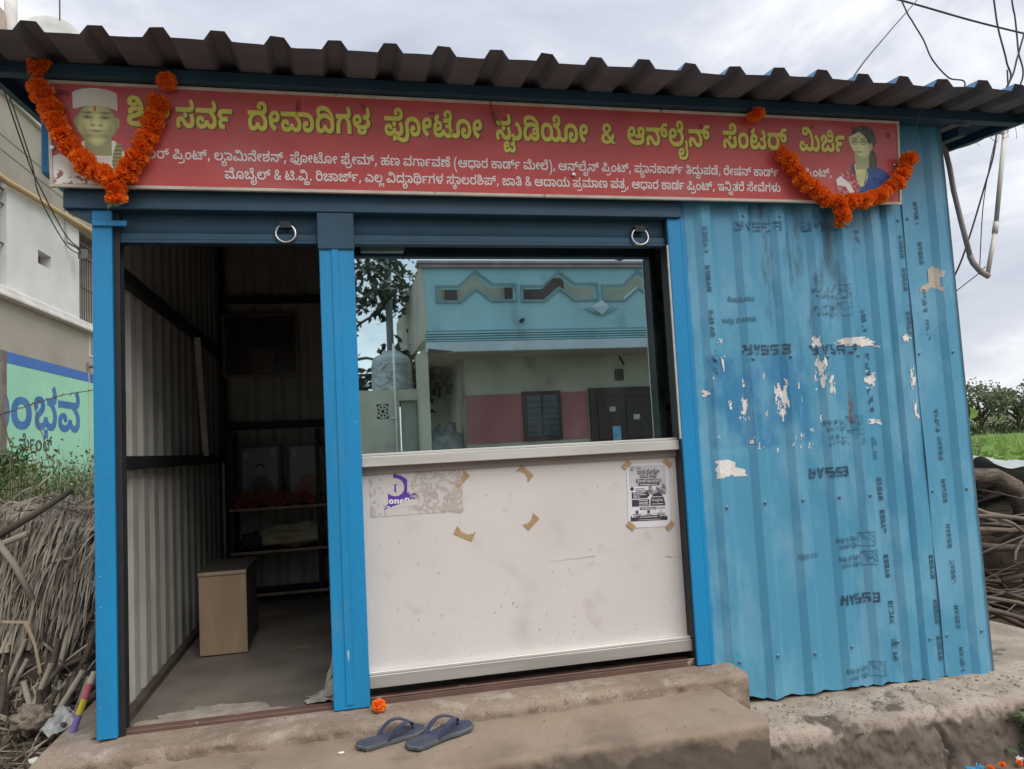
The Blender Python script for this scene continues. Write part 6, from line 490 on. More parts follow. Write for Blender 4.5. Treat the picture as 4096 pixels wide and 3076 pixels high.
def lend(x, y, z):
    k = max(0, min(1, (.22-x)/.22)); return (x-.05*(1-min(1, (z+.6)/.6)), y+.10*k*k*min(1, -z*6 if z < 0 else 0), z-.02*k)
section('shop_plinth', [(3.3, -.004), (.4, -.004), (.02, -.003), (-.09, -.006), (-.140, -.012), (-.156, -.026), (-.165, -.075), (-.19, -.3), (-.20, -.7)], -.06, 2.80, .017, m_conc,
        'rough brown cement plinth with broken edge under the doorway and counter', 'plinth', 3, 260, endfn=lend)
section('front_step', [(-.10, -.056), (-.30, -.058), (-.545, -.061), (-.560, -.066), (-.567, -.080), (-.572, -.35), (-.575, -.7)], .30, 2.645, .0075, m_conc2,
        'low smooth cement step where the sandals lie', 'step', 9, 220)
section('side_slab', [(3.3, -.20), (.3, -.20), (.0, -.203), (-.12, -.212), (-.245, -.222), (-.285, -.234), (-.302, -.265), (-.312, -.45), (-.34, -.7)], 2.62, 5.0, .017, m_damp,
        'cracked damp stained cement slab under the corrugated blue wall', 'slab', 17, 340, endfn=lambda x, y, z: (x, y+.03*math.exp(-((x-3.66-.05*fbm(1, y*9, z*9))/.009)**2)*(1 if z < -.2 and y < -.05 else 0), z-.022*math.exp(-((x-3.66-.05*fbm(1, y*9, z*9))/.009)**2)*(1 if y < -.08 else 0)))
# grit lying on the slab and step
mb = MB()
for i in range(260):
    x = R.uniform(2.75, 4.7); y = R.uniform(-.24, -.02); s_ = R.uniform(.002, .007); z = -.205-.06*max(0, -y-.1)
    mb.blob((x, y, z), (s_, s_, s_*.7), .3, 2, i, 5, 3)
for i in range(160):
    x = R.uniform(.1, 2.6); y = R.uniform(-.53, -.2); s_ = R.uniform(.0015, .004); mb.blob((x, y, -.058), (s_, s_, s_*.7), .3, 2, i, 5, 3)
mb.build('grit', M('grit', (.36, .31, .255), (.26, .215, .17), 30, .9), kind='stuff', smooth=True, label='loose grit and sand grains scattered on the cement', cat='grit')

# ------------------------------------------------------------------ the shop kiosk
shop = thing('shop_kiosk', 'blue corrugated sheet metal shop kiosk with open doorway and glazed counter', 'kiosk', (2.1, 1.4, 0))
m_blue = M('blue_enamel', (.008, .25, .52), (.012, .215, .45), 5, .40, bump=.16, bscale=120, stretch=(1, 1, .18), c3=(.05, .24, .42), s3=9, t3=(.60, .78), st3=(1, 1, .4), speck=((45, (.06, .20, .33), .68, .74), (130, (.10, .30, .44), .70, .76)))
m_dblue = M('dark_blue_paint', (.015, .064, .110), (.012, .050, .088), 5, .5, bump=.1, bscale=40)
m_in = M('sheet_inside', (.47, .455, .405), (.40, .385, .345), 6, .6)
m_roofin = M('roof_underside', (.145, .15, .172), (.11, .115, .135), 5, .7)
m_roofout = M('roof_top', (.05, .17, .32), (.07, .2, .34), 5, .5)
m_steel = M('painted_screw', (.12, .24, .33), (.16, .26, .33), 30, .5, .3)
m_black = M('black_steel', (.018, .018, .02), (.012, .012, .013), 8, .6)
def wall_mat():
    m = M('blue_sheet', (.088, .31, .47), (.070, .265, .415), 2.2, .42, bump=.10, bscale=14, stretch=(1, 1, .35))
    nt = m.node_tree; L = nt.links; b = nt.nodes['Principled BSDF']; base = b.inputs['Base Color'].links[0].from_socket
    g = nt.nodes.new('ShaderNodeNewGeometry'); sp = nt.nodes.new('ShaderNodeSeparateXYZ'); L.new(g.outputs['Position'], sp.inputs[0])
    def rng(s, a, z):
        r = nt.nodes.new('ShaderNodeMapRange'); r.inputs[1].default_value = a; r.inputs[2].default_value = z; L.new(s, r.inputs[0]); return r.outputs[0]
    def mul(a, c, op='MULTIPLY'):
        n = nt.nodes.new('ShaderNodeMath'); n.operation = op
        for i, v in enumerate((a, c)):
            if isinstance(v, (int, float)): n.inputs[i].default_value = v
            else: L.new(v, n.inputs[i])
        return n.outputs[0]
    def nz(sc, st=(1, 1, 1), d=9):
        mp = nt.nodes.new('ShaderNodeMapping'); mp.inputs['Scale'].default_value = st; L.new(g.outputs['Position'], mp.inputs[0])
        n = nt.nodes.new('ShaderNodeTexNoise'); n.inputs['Scale'].default_value = sc; n.inputs['Detail'].default_value = d; n.inputs['Roughness'].default_value = .65; L.new(mp.outputs[0], n.inputs['Vector']); return n.outputs[0]
    def mix(f, a, c):
        x = nt.nodes.new('ShaderNodeMixRGB'); L.new(f, x.inputs[0]); L.new(a, x.inputs[1]); x.inputs[2].default_value = (*c, 1); return x.outputs[0]
    X, Z = sp.outputs[0], sp.outputs[2]
    # strip of the pillar's enamel brushed over the sheet's edge
    edge = rng(mul(X, mul(nz(30, (1, 1, .25)), .05), 'ADD'), 2.762, 2.752)
    c = mix(edge, base, (.03, .20, .42))
    # a brushed patch of darker enamel, flaking
    box = mul(mul(rng(X, 2.72, 2.80), rng(X, 3.42, 3.30)), mul(rng(Z, .93, .99), rng(Z, 1.52, 1.40)))
    c = mix(mul(rng(mul(box, nz(9, (1, 1, .5)), 'MULTIPLY'), .33, .50), .85), c, (.030, .19, .37))
    # scuffed dull patches low down
    c = mix(mul(rng(nz(3.2, (1, 1, .5)), .48, .58), .55), c, (.17, .39, .53))
    # dark hand smears and grime high on the sheet
    sm = mul(mul(rng(nz(11, (1, 1, .22), 6), .53, .66), rng(Z, 1.25, 1.6)), mul(rng(X, 2.95, 3.1), rng(X, 3.72, 3.5)))
    c = mix(mul(sm, .75), c, (.030, .055, .085))
    c = mix(mul(rng(nz(5, (1, 1, .15), 8), .60, .75), .35), c, (.05, .14, .22))
    # rust run
    rust = mul(mul(rng(mul(mul(X, -3.545, 'ADD'), mul(nz(40, (1, 1, .3)), .03), 'ADD'), .030, .018), rng(mul(X, mul(nz(40, (1, 1, .3)), .03), 'ADD'), 3.548, 3.556)), mul(rng(Z, 1.05, 1.08), rng(Z, 1.24, 1.19)))
    c = mix(mul(rust, rng(nz(60), .40, .58)), c, (.24, .09, .04))
    L.new(c, b.inputs['Base Color']); return m
m_sheet = wall_mat()
TOPW, BASEW, RH = .042, .108, .022
def prof_h(t, ribs, h=RH, tw=TOPW, bw=BASEW):
    for c in ribs:
        d = abs(t-c)
        if d < bw/2: return h if d < tw/2 else h*(bw/2-d)/((bw-tw)/2)
    return 0.0
def corrugated(name, t0, t1, ribs, zb, zt, fn, mats, parent, rows=14, dent=.002, seed=0, h=RH, tw=TOPW, bw=BASEW, thick=.002):
    ts = {t0, t1}
    for c in ribs:
        for d in (-bw/2, -tw/2, tw/2, bw/2):
            if t0 < c+d < t1: ts.add(c+d)
    k = t0
    while k < t1: ts.add(k); k += .05
    ts = sorted(ts); ts = [t for i, t in enumerate(ts) if i == 0 or t-ts[i-1] > 1e-4]; n = len(ts); mb = MB()
    for off, mi in ((0, 0), (-thick, 1)):
        vs = []
        for j in range(rows+1):
            for t in ts:
                a, b_ = zb(t), zt(t); z = a+(b_-a)*j/rows
                vs.append(fn(t, prof_h(t, ribs, h, tw, bw)+off+dent*fbm(t*4+seed, z*3, seed)*(1 if 0 < j < rows else .4), z))
        fs = [(j*n+i, j*n+i+1, (j+1)*n+i+1, (j+1)*n+i) for j in range(rows) for i in range(n-1)]
        mb.add(vs, fs if mi == 0 else [f[::-1] for f in fs], mi)
    return mb.build(name, mats, parent, auto=25)
def roof_z(y): return 2.611 + .09*(y+.4)
# front wall: two lapped sheets to the right of the counter
ribsA = [2.83, 3.03, 3.23, 3.43, 3.595, 3.768, 3.862]; ribsB = [4.155]
botA = [(2.70, 0), (2.76, -.01), (2.827, -.083), (2.849, -.141), (2.92, -.185), (3.65, -.19), (3.95, -.205), (4.23, -.23)]
FY = .012
def jag(t): return .006*math.sin(t*37)+.005*math.sin(t*91)
frontA = corrugated('wall_sheet', 2.705, 3.965, ribsA, lambda t: lerp(botA, t)+jag(t), lambda t: 2.64, lambda t, hh, z: (t, FY-hh, z), [m_sheet, m_in], shop, 24, .0035, 2)
frontB = corrugated('wall_sheet', 3.948, 4.225, ribsB, lambda t: lerp(botA, t)+jag(t), lambda t: 2.64, lambda t, hh, z: (t, FY-.004-hh - .006*max(0, (3.965-t)/.02)*(.5+.5*math.sin(z*9)), z), [m_sheet, m_in], shop, 40, .0035, 5)
side_ribs = [.1+.2*i for i in range(15)]
corrugated('wall_sheet', 0.0, 3.06, side_ribs, lambda t: -.21, lambda t: roof_z(t)-.01, lambda t, hh, z: (4.226+hh, t, z), [m_sheet, m_in], shop, 4, .002, 8)
corrugated('wall_sheet', 0.09, 3.06, [.16+.2*i for i in range(15)], lambda t: .0, lambda t: roof_z(t)-.01, lambda t, hh, z: (.165-hh, t, z), [m_sheet, m_in], shop, 6, .002, 11)
corrugated('wall_sheet', .10, 4.28, [.2+.2*i for i in range(21)], lambda t: .0, lambda t: roof_z(3.0)-.01, lambda t, hh, z: (t, 3.0+hh, z), [m_sheet, m_in], shop, 4, .002, 13)
# roof
roof_ribs = [-.1695+.2135*i for i in range(23)]
def roof_pt(t, hh, y): return (t, y, roof_z(y)+hh+.004*math.sin(t*2.3)+.007*fbm(t*1.7, y*1.5))
corrugated('roof_sheet', -.225, 4.625, roof_ribs, lambda t: -.40+.022*fbm(t*2.3, 1), lambda t: 3.25, roof_pt, [m_roofout, m_roofin], shop, 12, .0, 21, .038, .050, .100, .0018)
# roof frame
def part(name, mb, mat, parent=shop, **k): return mb.build(name, mat, parent, **k)
for y0 in (-.105, .9, 2.2):
    part('roof_purlin', MB().box(-.19, 4.60, y0-.025, y0+.025, roof_z(y0)-.055, roof_z(y0)-.006), m_dblue, bevel=.002)
for x in (.01, 1.09, 2.67, 4.30):
    part('roof_rafter', MB().beam((x, -.06, roof_z(-.06)-.085), (x, 3.1, roof_z(3.1)-.075), .05, .05), m_dblue, bevel=.002)
part('roof_rafter', MB().beam((-.205, -.36, roof_z(-.36)-.03), (-.205, 3.2, roof_z(3.2)-.03), .03, .05), m_dblue)
part('roof_rafter', MB().beam((4.605, -.36, roof_z(-.36)-.03), (4.605, 3.2, roof_z(3.2)-.03), .03, .05), m_dblue)
part('lintel', MB().box(.03, 2.70, -.018, .10, 2.085, 2.165), m_dblue, bevel=.003)
part('header_beam', MB().box(-.02, 4.22, -.052, -.012, 2.595, 2.632), m_dblue, bevel=.003)
for x in (.13, 1.35, 2.20, 3.02, 3.9):
    part('hollow_tube_end', MB().box(x, x+.06, -.05, .02, 2.59, 2.645), m_dblue, bevel=.002)
    part('tube_opening', MB().box(x+.008, x+.052, -.0515, -.0495, 2.598, 2.637), m_black)
part('gusset', MB().prism([(.03, 2.085), (.135, 2.085), (.135, 2.03)], lambda a, b, d: (a, d, b), .0, .06), m_dblue)
# rolling shutter drums in their housing
part('shutter_housing', MB().box(-.072, 1.16, .05, .36, 2.25, 2.505), m_blue, bevel=.004)
part('shutter_housing', MB().box(1.17, 2.72, .05, .36, 2.25, 2.505), m_dblue, bevel=.004)
# pillars
def pillar(x0, x1, y0, y1, z1, mat=m_blue):
    return part('pillar', MB().box(x0, x1, y0, y1, 0.0, z1), mat, bevel=.003)
p_l = pillar(.130, .204, -.002, .09, 2.085)
part('latch_bar', MB().box(.134, .262, -.014, -.003, 2.015, 2.038), m_blue, bevel=.002)
part('guide_or_dark_cover', MB().box(.205, .228, .02, .028, 0, 2.08).box(.205, .228, .075, .083, 0, 2.08), m_black)
p_m = pillar(1.018, 1.165, -.004, .10, 2.085)
mb = MB().box(1.070, 1.098, -.0095, -.003, .02, 1.93)
for z in (.09, .45, .82, 1.05, 1.35): mb.box(1.066, 1.070, -.0085, -.003, z, z+.012).box(1.098, 1.102, -.0085, -.003, z+.004, z+.016)
part('cover_strip', mb, m_blue, bevel=.001)
part('collar_shade_plate', MB().box(1.014, 1.168, -.013, -.006, 1.925, 2.084), m_dblue, bevel=.002)  # shade on the pillar's top is put into this plate's darker blue
p_r = pillar(2.634, 2.702, -.002, .09, 2.085)
part('edge_trim', MB().box(2.702, 2.722, .002, .05, -.01, 2.085), m_blue, bevel=.002)
part('guide_or_dark_cover', MB().box(2.629, 2.6335, .012, .09, 0, 2.08).box(2.6345, 2.706, .0905, .096, 1.04, 2.08), m_black)  # black back cover added behind the pillar to darken its reflection in the pane
# paint chips on the pillars
m_chip = M('primer_chip', (.32, .48, .56), (.25, .4, .48), 20, .7)
for (x, z, w, h_) in ((1.083, .215, .010, .05), (1.145, 1.18, .008, .006), (.15, .62, .006, .006), (.152, .50, .008, .004), (.185, 1.02, .006, .002), (.148, .12, .008, .003)):
    y = -.0105 if .98 < x < 1.1 else -.0055
    part('paint_chip', MB().add([(x-w/2, y, z+h_*.4), (x-w*.1, y, z-h_/2), (x+w*.35, y, z-h_*.1), (x+w/2, y, z+h_/2), (x-w*.2, y, z+h_*.5)], [(0, 1, 2, 3, 4)]), m_chip)
# rolled-up shutters: bottom slats and bar with ring handle
m_chrome = M('ring_chrome', (.55, .55, .54), (.4, .4, .4), 20, .28, 1.0)
def shutter(x0, x1, ring_x, lab):
    root = part('rolling_shutter', MB().box(x0, x1, .052, .056, 1.975, 2.25), m_dblue); root['label'] = lab
    for i in range(2):
        z = 1.999+.122*i
        mb = MB().grid(1, 8, lambda u, v: (x0+(x1-x0)*u, .050-.007*math.sin(math.pi*v)**.5, z+.119*v)); part('slat', mb, m_dblue, root, smooth=True)
    part('bottom_bar', MB().box(x0, x1, .028, .075, 1.958, 1.972).box(x0, x1, .028, .033, 1.972, 1.998), m_dblue, root, bevel=.001)
    ring = [(ring_x+.041*math.sin(a*math.pi/12), .018-.004*math.cos(a*math.pi/12), 2.0-.040*math.cos(a*math.pi/12)) for a in range(25)]
    part('ring_handle', MB().tube(ring, .0055, 8, False), m_chrome, root, smooth=True)
    part('ring_bracket', MB().box(ring_x-.024, ring_x+.024, .008, .034, 2.022, 2.050), m_black, root)
shutter(.205, 1.017, .882, 'rolled up shutter over the open doorway'); shutter(1.166, 2.633, 2.499, 'rolled up shutter over the glazed counter')
# aluminium counter partition
m_alu = M('aluminium', (.62, .60, .56), (.52, .50, .465), 5, .42, .25, stretch=(.3, 1, 4), c3=(.30, .27, .24), s3=16, t3=(.70, .78))
m_panel = M('white_laminate', (.65, .605, .58), (.60, .56, .535), 1.6, .35, c3=(.50, .455, .43), s3=3.2, t3=(.56, .80), speck=((7, (.53, .48, .45), .60, .78),))
m_sillp = M('brown_sill', (.13, .070, .052), (.10, .055, .042), 6, .7, bump=.3, bscale=40, c3=(.30, .22, .16), s3=13, t3=(.63, .70), stretch=(1, 1, 1))
part('top_rail', MB().box(1.166, 2.648, .030, .095, .985, 1.030), m_alu, bevel=.003)
part('glazing_bead', MB().box(1.166, 2.648, .045, .175, 1.031, 1.042), m_alu, bevel=.002)
part('rail_shade_strip', MB().box(1.166, 2.640, .066, .088, .955, .984), M('rail_shade', (.30, .25, .22), (.26, .22, .19), 8, .5))  # darker strip standing in for the shade beneath the top rail
counter = part('counter_panel', MB().box(1.166, 2.632, .080, .094, .12, .954), m_panel)
part('bottom_rail', MB().box(1.166, 2.652, .036, .10, .060, .112), M('dull_aluminium', (.42, .40, .37), (.34, .325, .30), 5, .45, .3, stretch=(.3, 1, 4)), bevel=.002); part('bottom_bead', MB().box(1.166, 2.652, .046, .10, .1125, .124), m_alu, bevel=.002)
part('stile', MB().box(2.633, 2.652, .05, .098, .125, .984), m_alu, bevel=.002)
part('stile', MB().box(2.6262, 2.6338, .003, .0115, 1.035, 1.957), m_alu)
part('window_head', MB().box(1.166, 2.634, .14, .19, 2.041, 2.084), m_black)
part('window_lock_box', MB().box(1.20, 1.40, .075, .105, 1.972, 2.022), m_alu, bevel=.004)
m_glass = bpy.data.materials.new('mirror_film_glass'); m_glass.use_nodes = True; bb = m_glass.node_tree.nodes['Principled BSDF']
bb.inputs['Base Color'].default_value = (.64, .82, .85, 1); bb.inputs['Metallic'].default_value = 1; bb.inputs['Roughness'].default_value = .012
_nt = m_glass.node_tree; _n = _nt.nodes.new('ShaderNodeTexNoise'); _n.inputs['Scale'].default_value = 5; _n.inputs['Detail'].default_value = 8; _m = _nt.nodes.new('ShaderNodeMapRange'); _m.inputs[1].default_value = .45; _m.inputs[2].default_value = .8; _m.inputs[4].default_value = .10
_c = _nt.nodes.new('ShaderNodeTexCoord'); _p = _nt.nodes.new('ShaderNodeMapping'); _p.inputs['Scale'].default_value = (1, 1, .5); _p.inputs['Rotation'].default_value = (0, .5, 0); _nt.links.new(_c.outputs['Object'], _p.inputs[0]); _nt.links.new(_p.outputs[0], _n.inputs['Vector']); _nt.links.new(_n.outputs[0], _m.inputs[0])
_d = _nt.nodes.new('ShaderNodeBsdfDiffuse'); _d.inputs[0].default_value = (.30, .29, .27, 1); _x = _nt.nodes.new('ShaderNodeMixShader'); _nt.links.new(_m.outputs[0], _x.inputs[0]); _nt.links.new(bb.outputs[0], _x.inputs[1]); _nt.links.new(_d.outputs[0], _x.inputs[2]); _nt.links.new(_x.outputs[0], _nt.nodes['Material Output'].inputs[0])   # dust smears on the film
part('window_pane', MB().box(1.166, 2.634, .160, .165, 1.043, 2.04), m_glass)
part('threshold', MB().box(1.166, 2.632, .020, .115, -.02, .020).box(1.166, 2.632, .02, .026, .020, .030), m_sillp, bevel=.003)
part('threshold', MB().box(.205, 1.017, .030, .085, -.02, .012), m_sillp, bevel=.003)
# screws on the sheets
def screw(x, y, z, parent, r=.0085, d=(0, -1, 0)):
    mb = MB().lathe([(0, -.009), (r*.6, -.009), (r*.6, -.004), (r*.62, -.004), (r, -.002), (r, .001)], (x, y, z), 8, 'y'); return mb.build('screw', m_steel, parent, auto=30)
def fy(x): return (FY - prof_h(x, ribsA)) if x < 3.955 else (FY-.004-prof_h(x, ribsB))
for z, xl in ((.71, (2.83, 3.03, 3.23, 3.43, 3.60, 3.971, 4.155)), (.0, (2.838, 3.035, 3.23, 3.427, 3.70, 3.862, 3.974, 4.16)), (1.402, (2.83, 3.025, 3.228, 3.43, 3.60, 3.968, 4.152)), (2.10, (3.03, 3.23, 3.43, 3.60, 3.92, 3.975))):
    for x in xl: screw(x, fy(x)-.001, z+R.uniform(-.006, .006), frontA if x < 3.955 else frontB)
# girts inside
for z in (1.055, 1.86): part('girt', MB().box(.17, .205, .10, 2.99, z-.03, z+.03), m_black)
for z in (1.30, 2.3): part('girt', MB().box(.2, 4.2, 2.95, 2.985, z-.03, z+.03), m_black)
part('corner_post', MB().box(.175, .225, 2.93, 2.98, 0, 2.7), m_black)
part('corner_post', MB().box(4.15, 4.20, 2.93, 2.98, 0, 2.7), m_black)
part('base_angle', MB().box(.172, .205, .09, 2.93, -.001, .032), M('base_angle_brown', (.06, .045, .038), (.09, .07, .055), 8, .8)); part('base_kerb', MB().box(.10, .171, .09, 3.0, -.001, .022), m_conc)
part('steel_strip', MB().box(.19, .205, 2.86, 2.90, .06, 1.03), M('bare_steel', (.4, .4, .38), (.3, .3, .28), 9, .45, .7))
part('plastic_trim', MB().beam((.212, 1.80, 1.83), (.212, 2.03, 1.08), .012, .036, (1, 0, 0)), M('trim_white', (.62, .58, .5), (.48, .44, .38), 12, .6))
m_floor = M('shop_floor_cement', (.22, .195, .165), (.14, .122, .103), 2.2, .55, bump=.15, bscale=30, c3=(.20, .175, .145), s3=2.5, t3=(.52, .68))
part('floor', MB().grid(30, 30, lambda u, v: (.09+4.12*u, .05+2.98*v, -.002+.004*fbm(u*9, v*9)*min(1, v*8))), m_floor, smooth=True)
m_dust = M('cement_dust', (.30, .255, .21), (.22, .19, .155), 12, .9)
part('dust_patch', MB().grid(60, 24, lambda u, v: (.22+.62*u, .085+.24*v, .0035+.002*fbm(u*9, v*9)), keep=lambda u, v: v < .75*math.sin(math.pi*min(1, u*1.02))**.6+.22*fbm(u*6, v*5)), m_dust)
# ------------------------------------------------------------------ print and paper stuck on the blue sheet
m_ink = M('stencil_ink', (.025, .055, .09), (.045, .11, .17), 40, .6); m_ink2 = M('faded_ink', (.05, .13, .2), (.07, .19, .3), 40, .6)
def bx(a, b, c, d): return [(a, b), (c, b), (c, d), (a, d)]
LET = {'E': [bx(0, 0, .24, 1), bx(.24, 0, 1, .2), bx(.24, .4, .92, .6), bx(.24, .8, 1, 1)],
       'S': [bx(0, .8, 1, 1), bx(0, .6, .24, .8), bx(0, .4, 1, .6), bx(.76, .2, 1, .4), bx(0, 0, 1, .2)],
       'A': [[(0, 0), (.27, 0), (.52, .72), (.38, 1)], [(.38, 1), (.52, .72), (.62, 1), (.62, 1)], [(.73, 0), (1, 0), (.62, 1), (.52, .72)], [(.40, .18), (.66, .18), (.60, .34), (.46, .34)]],
       'R': [bx(0, 0, .24, 1), bx(.24, .8, 1, 1), bx(.76, .55, 1, .8), bx(.24, .36, 1, .55), [(.5, .36), (.78, .36), (1.02, 0), (.7, 0)]]}
def stamp(cx, cz, length, height, ang, mat, wear=.0, seed=0, parent=frontA, word='ESSAR'):
    """letters conform to the sheet's corrugation; worn spots are left out"""
    mb = MB(); ca, sa = math.cos(ang), math.sin(ang); n = len(word); cw = length/(n+.22*(n-1)); rr_ = random.Random(seed)
    for i, ch in enumerate(word):
        for q in LET[ch]:
            def fn(u, v):
                a = (q[0][0]*(1-u)+q[1][0]*u)*(1-v)+(q[3][0]*(1-u)+q[2][0]*u)*v; b_ = (q[0][1]*(1-u)+q[1][1]*u)*(1-v)+(q[3][1]*(1-u)+q[2][1]*u)*v
                lx = -length/2 + cw*(1.22*i+a); lz = (b_-.5)*height
                x = cx+lx*ca-lz*sa; z = cz+lx*sa+lz*ca
                return (x, fy(x)-.0042, z)
            mb.grid(5, 3, fn, keep=lambda u, v: fbm(fn(u, v)[0]*38+seed, fn(u, v)[2]*38)*.5+.5 > wear)
    if mb.f: mb.build('printed_word', mat, parent)
D = math.pi/2
for i, (x, z) in enumerate([(2.82, 1.982), (2.82, 1.792), (2.821, 1.574), (2.822, 1.382)]): stamp(x, z, .125, .023, -D, m_ink if i else m_ink2, .30 if i < 3 else .52, i)
for i, (x, z) in enumerate([(3.668, 1.985), (3.666, 1.579), (3.665, 1.358), (3.665, 1.177), (3.664, .941), (3.672, .738), (3.674, .579), (3.672, .361), (3.674, .138), (3.676, -.035)]): stamp(x, z, .110, .025, -D, m_ink2 if i in (0, 4) else m_ink, (.5, .45, .48, .5, .4, .3, .3, .2, .4, .38)[i], 10+i)
for i, (x, z) in enumerate([(3.926, 1.958), (3.926, 1.789), (3.926, 1.563), (3.927, .336), (3.928, .117), (3.928, -.061)]): stamp(x, z, .115, .022, -D, m_ink, .28, 30+i)
for i, (x, z) in enumerate([(4.03, 2.137), (4.035, 1.926), (4.03, 1.677), (4.035, 1.534), (4.035, 1.06), (4.04, .92), (4.04, .706), (4.042, .481), (4.045, .301), (4.045, .08), (4.05, -.125)]): stamp(x, z, .115, .022, D, m_ink if i not in (3,) else m_ink2, (.3, .25, .5, .5, .42, .25, .25, .25, .25, .25, .3)[i], 50+i, frontB)
for i, (x, z, w, mt) in enumerate([(3.105, 1.445, .25, m_ink), (3.47, 1.436, .25, m_ink), (3.396, .836, .215, m_ink), (3.497, .223, .21, m_ink), (3.11, 2.053, .25, m_ink2), (3.484, 2.057, .25, m_ink2)]): stamp(x, z, w, .047, math.pi, mt, (.33, .42, .32, .25, .42, .42)[i], 80+i)
def pict(cx, cz, wear, seed):
    """small handling pictogram with two rows of upside-down script"""
    mb = MB(); w, h_ = .075, .066
    def ln(a, b_, c, d, t=.0022):
        p, q = Vector((a, b_)), Vector((c, d)); nrm = Vector((-(q-p).y, (q-p).x)).normalized()*t/2; k = 6
        for i in range(k):
            s0, s1 = p.lerp(q, i/k), p.lerp(q, (i+1)/k); mid = s0.lerp(s1, .5)
            if fbm((cx+mid.x)*50+seed, (cz+mid.y)*50)*.5+.5 < wear: continue
            pts = [s0-nrm, s1-nrm, s1+nrm, s0+nrm]; mb.add([(cx+v.x, fy(cx+v.x)-.0042, cz+v.y) for v in pts], [(0, 1, 2, 3)])
    for a, b_, c, d in ((-w/2, -h_/2, w/2, -h_/2), (w/2, -h_/2, w/2, h_/2), (w/2, h_/2, -w/2, h_/2), (-w/2, h_/2, -w/2, -h_/2), (-.02, .033, .005, -.005), (-.03, .033, -.01, .0), (.005, .02, .033, -.02), (.01, .033, .033, .005)): ln(a, b_, c, d)
    if seed % 2:
        for k in range(10): ln(.004+.016*math.cos(k*.628), -.012+.016*math.sin(k*.628), .004+.016*math.cos((k+1)*.628), -.012+.016*math.sin((k+1)*.628))
    for j, key in enumerate(('d1', 'd2')):
        wd = LINES[key][0]; s_ = .00003
        tmp = MB(); put_word(tmp, wd, lambda a, b_: (cx-w/2-.008-a, 0, cz+.018-j*.032-b_), s_, s_)
        tmp.v = [(v[0], fy(v[0])-.0042, v[2]) for v in tmp.v]
        mb.v, off = mb.v+tmp.v, len(mb.v); mb.f += [tuple(i+off for i in f) for f in tmp.f if fbm(tmp.v[f[0]][0]*40+seed, tmp.v[f[0]][2]*40)*.5+.5 > wear]; mb.m = [0]*len(mb.f)
    mb.build('printed_pictogram', m_ink, frontA)
for i, (x, z, w) in enumerate([(3.564, .502, .2), (3.569, .411, .2), (3.562, -.115, .3), (3.552, 1.07, .42), (3.556, 1.0, .45), (3.552, 1.726, .42), (3.554, 1.638, .4)]): pict(x, z, w, i)
for i, (key, x, z) in enumerate((('mark', 3.06, 1.70), ('film', 3.06, 1.60), ('d3', 3.30, .46))):
    mb = MB(); put_word(mb, LINES[key][0], lambda a, b_: (x-a, fy(x-a)-.0042, z-b_), .000034, .000034)
    mb.build('printed_word', m_ink2, frontA)
m_paper = M('torn_paper', (.78, .75, .71), (.66, .63, .59), 14, .85, bump=.3, bscale=60); m_paper2 = M('torn_beige_paper', (.52, .47, .40), (.45, .40, .34), 14, .85)
def scrap(x0, z0, x1, z1, mat, rag=.5, seed=0, parent=frontA, cell=.0035, shape=None):
    nx, nz_ = max(4, int((x1-x0)/cell)), max(4, int((z1-z0)/cell))
    def fn(u, v):
        x = x0+(x1-x0)*u; z = z0+(z1-z0)*v; return (x, fy(x)-.0022-.0012*max(0, fbm(x*40, z*40, seed)), z)
    def keep(u, v):
        e = min(u, 1-u, v, 1-v)*2
        if shape and not shape(u, v): return False
        return e+rag*fbm(u*3.1+seed*3.7, v*3.1+seed) + .35*rag*fbm(u*11+seed, v*11) > .42*rag
    mb = MB().grid(nx, nz_, fn, keep=keep)
    if mb.f: mb.build('paper_scrap', mat, parent)
S_ = [(2.792, .84, 2.961, .928, .25), (4.001, 1.704, 4.153, 1.854, .5), (3.482, 1.440, 3.736, 1.496, .55), (3.357, 1.447, 3.404, 1.508, .7), (3.856, 1.461, 3.935, 1.504, .7), (3.362, 1.237, 3.423, 1.409, 1.0), (3.889, 1.219, 3.939, 1.344, 1.0), (3.895, 1.067, 3.939, 1.166, 1.0), (3.624, 1.234, 3.712, 1.326, .9), (3.134, 1.089, 3.205, 1.28, 1.1), (2.858, 1.339, 2.891, 1.422, .9), (3.626, 1.048, 3.716, 1.087, .9), (2.846, 1.471, 2.881, 1.507, .9), (2.956, 1.096, 2.988, 1.251, 1.1), (2.889, 1.159, 2.906, 1.206, .9), (2.752, 1.224, 2.793, 1.26, .8), (3.418, 1.211, 3.463, 1.321, 1.1)]
for i, (a, b_, c, d, rg) in enumerate(S_):
    if i == 0: scrap(a, b_, c, d, m_paper, rg, i, shape=lambda u, v: v < .55+.6*(1-u)**.8 and v < 1.25-.5*u and not (u > .62 and v > .55-.5*(u-.62)))
    elif i == 1: scrap(a, b_, c, d, m_paper2, rg, i, frontB, shape=lambda u, v: (u > .42 or v < .45*(u+.55)) and not (u > .8 and .25 < v < .6))
    else: scrap(a, b_, c, d, m_paper, rg, i, frontA if a < 3.95 else frontB)
for i in range(26):
    x, z = R.uniform(2.80, 3.40), R.choice((R.gauss(1.18, .1), R.gauss(1.0, .05))); w, h_ = R.uniform(.006, .02), R.uniform(.01, .05); scrap(x, z, x+w, z+h_, m_paper, 1.2, 100+i)
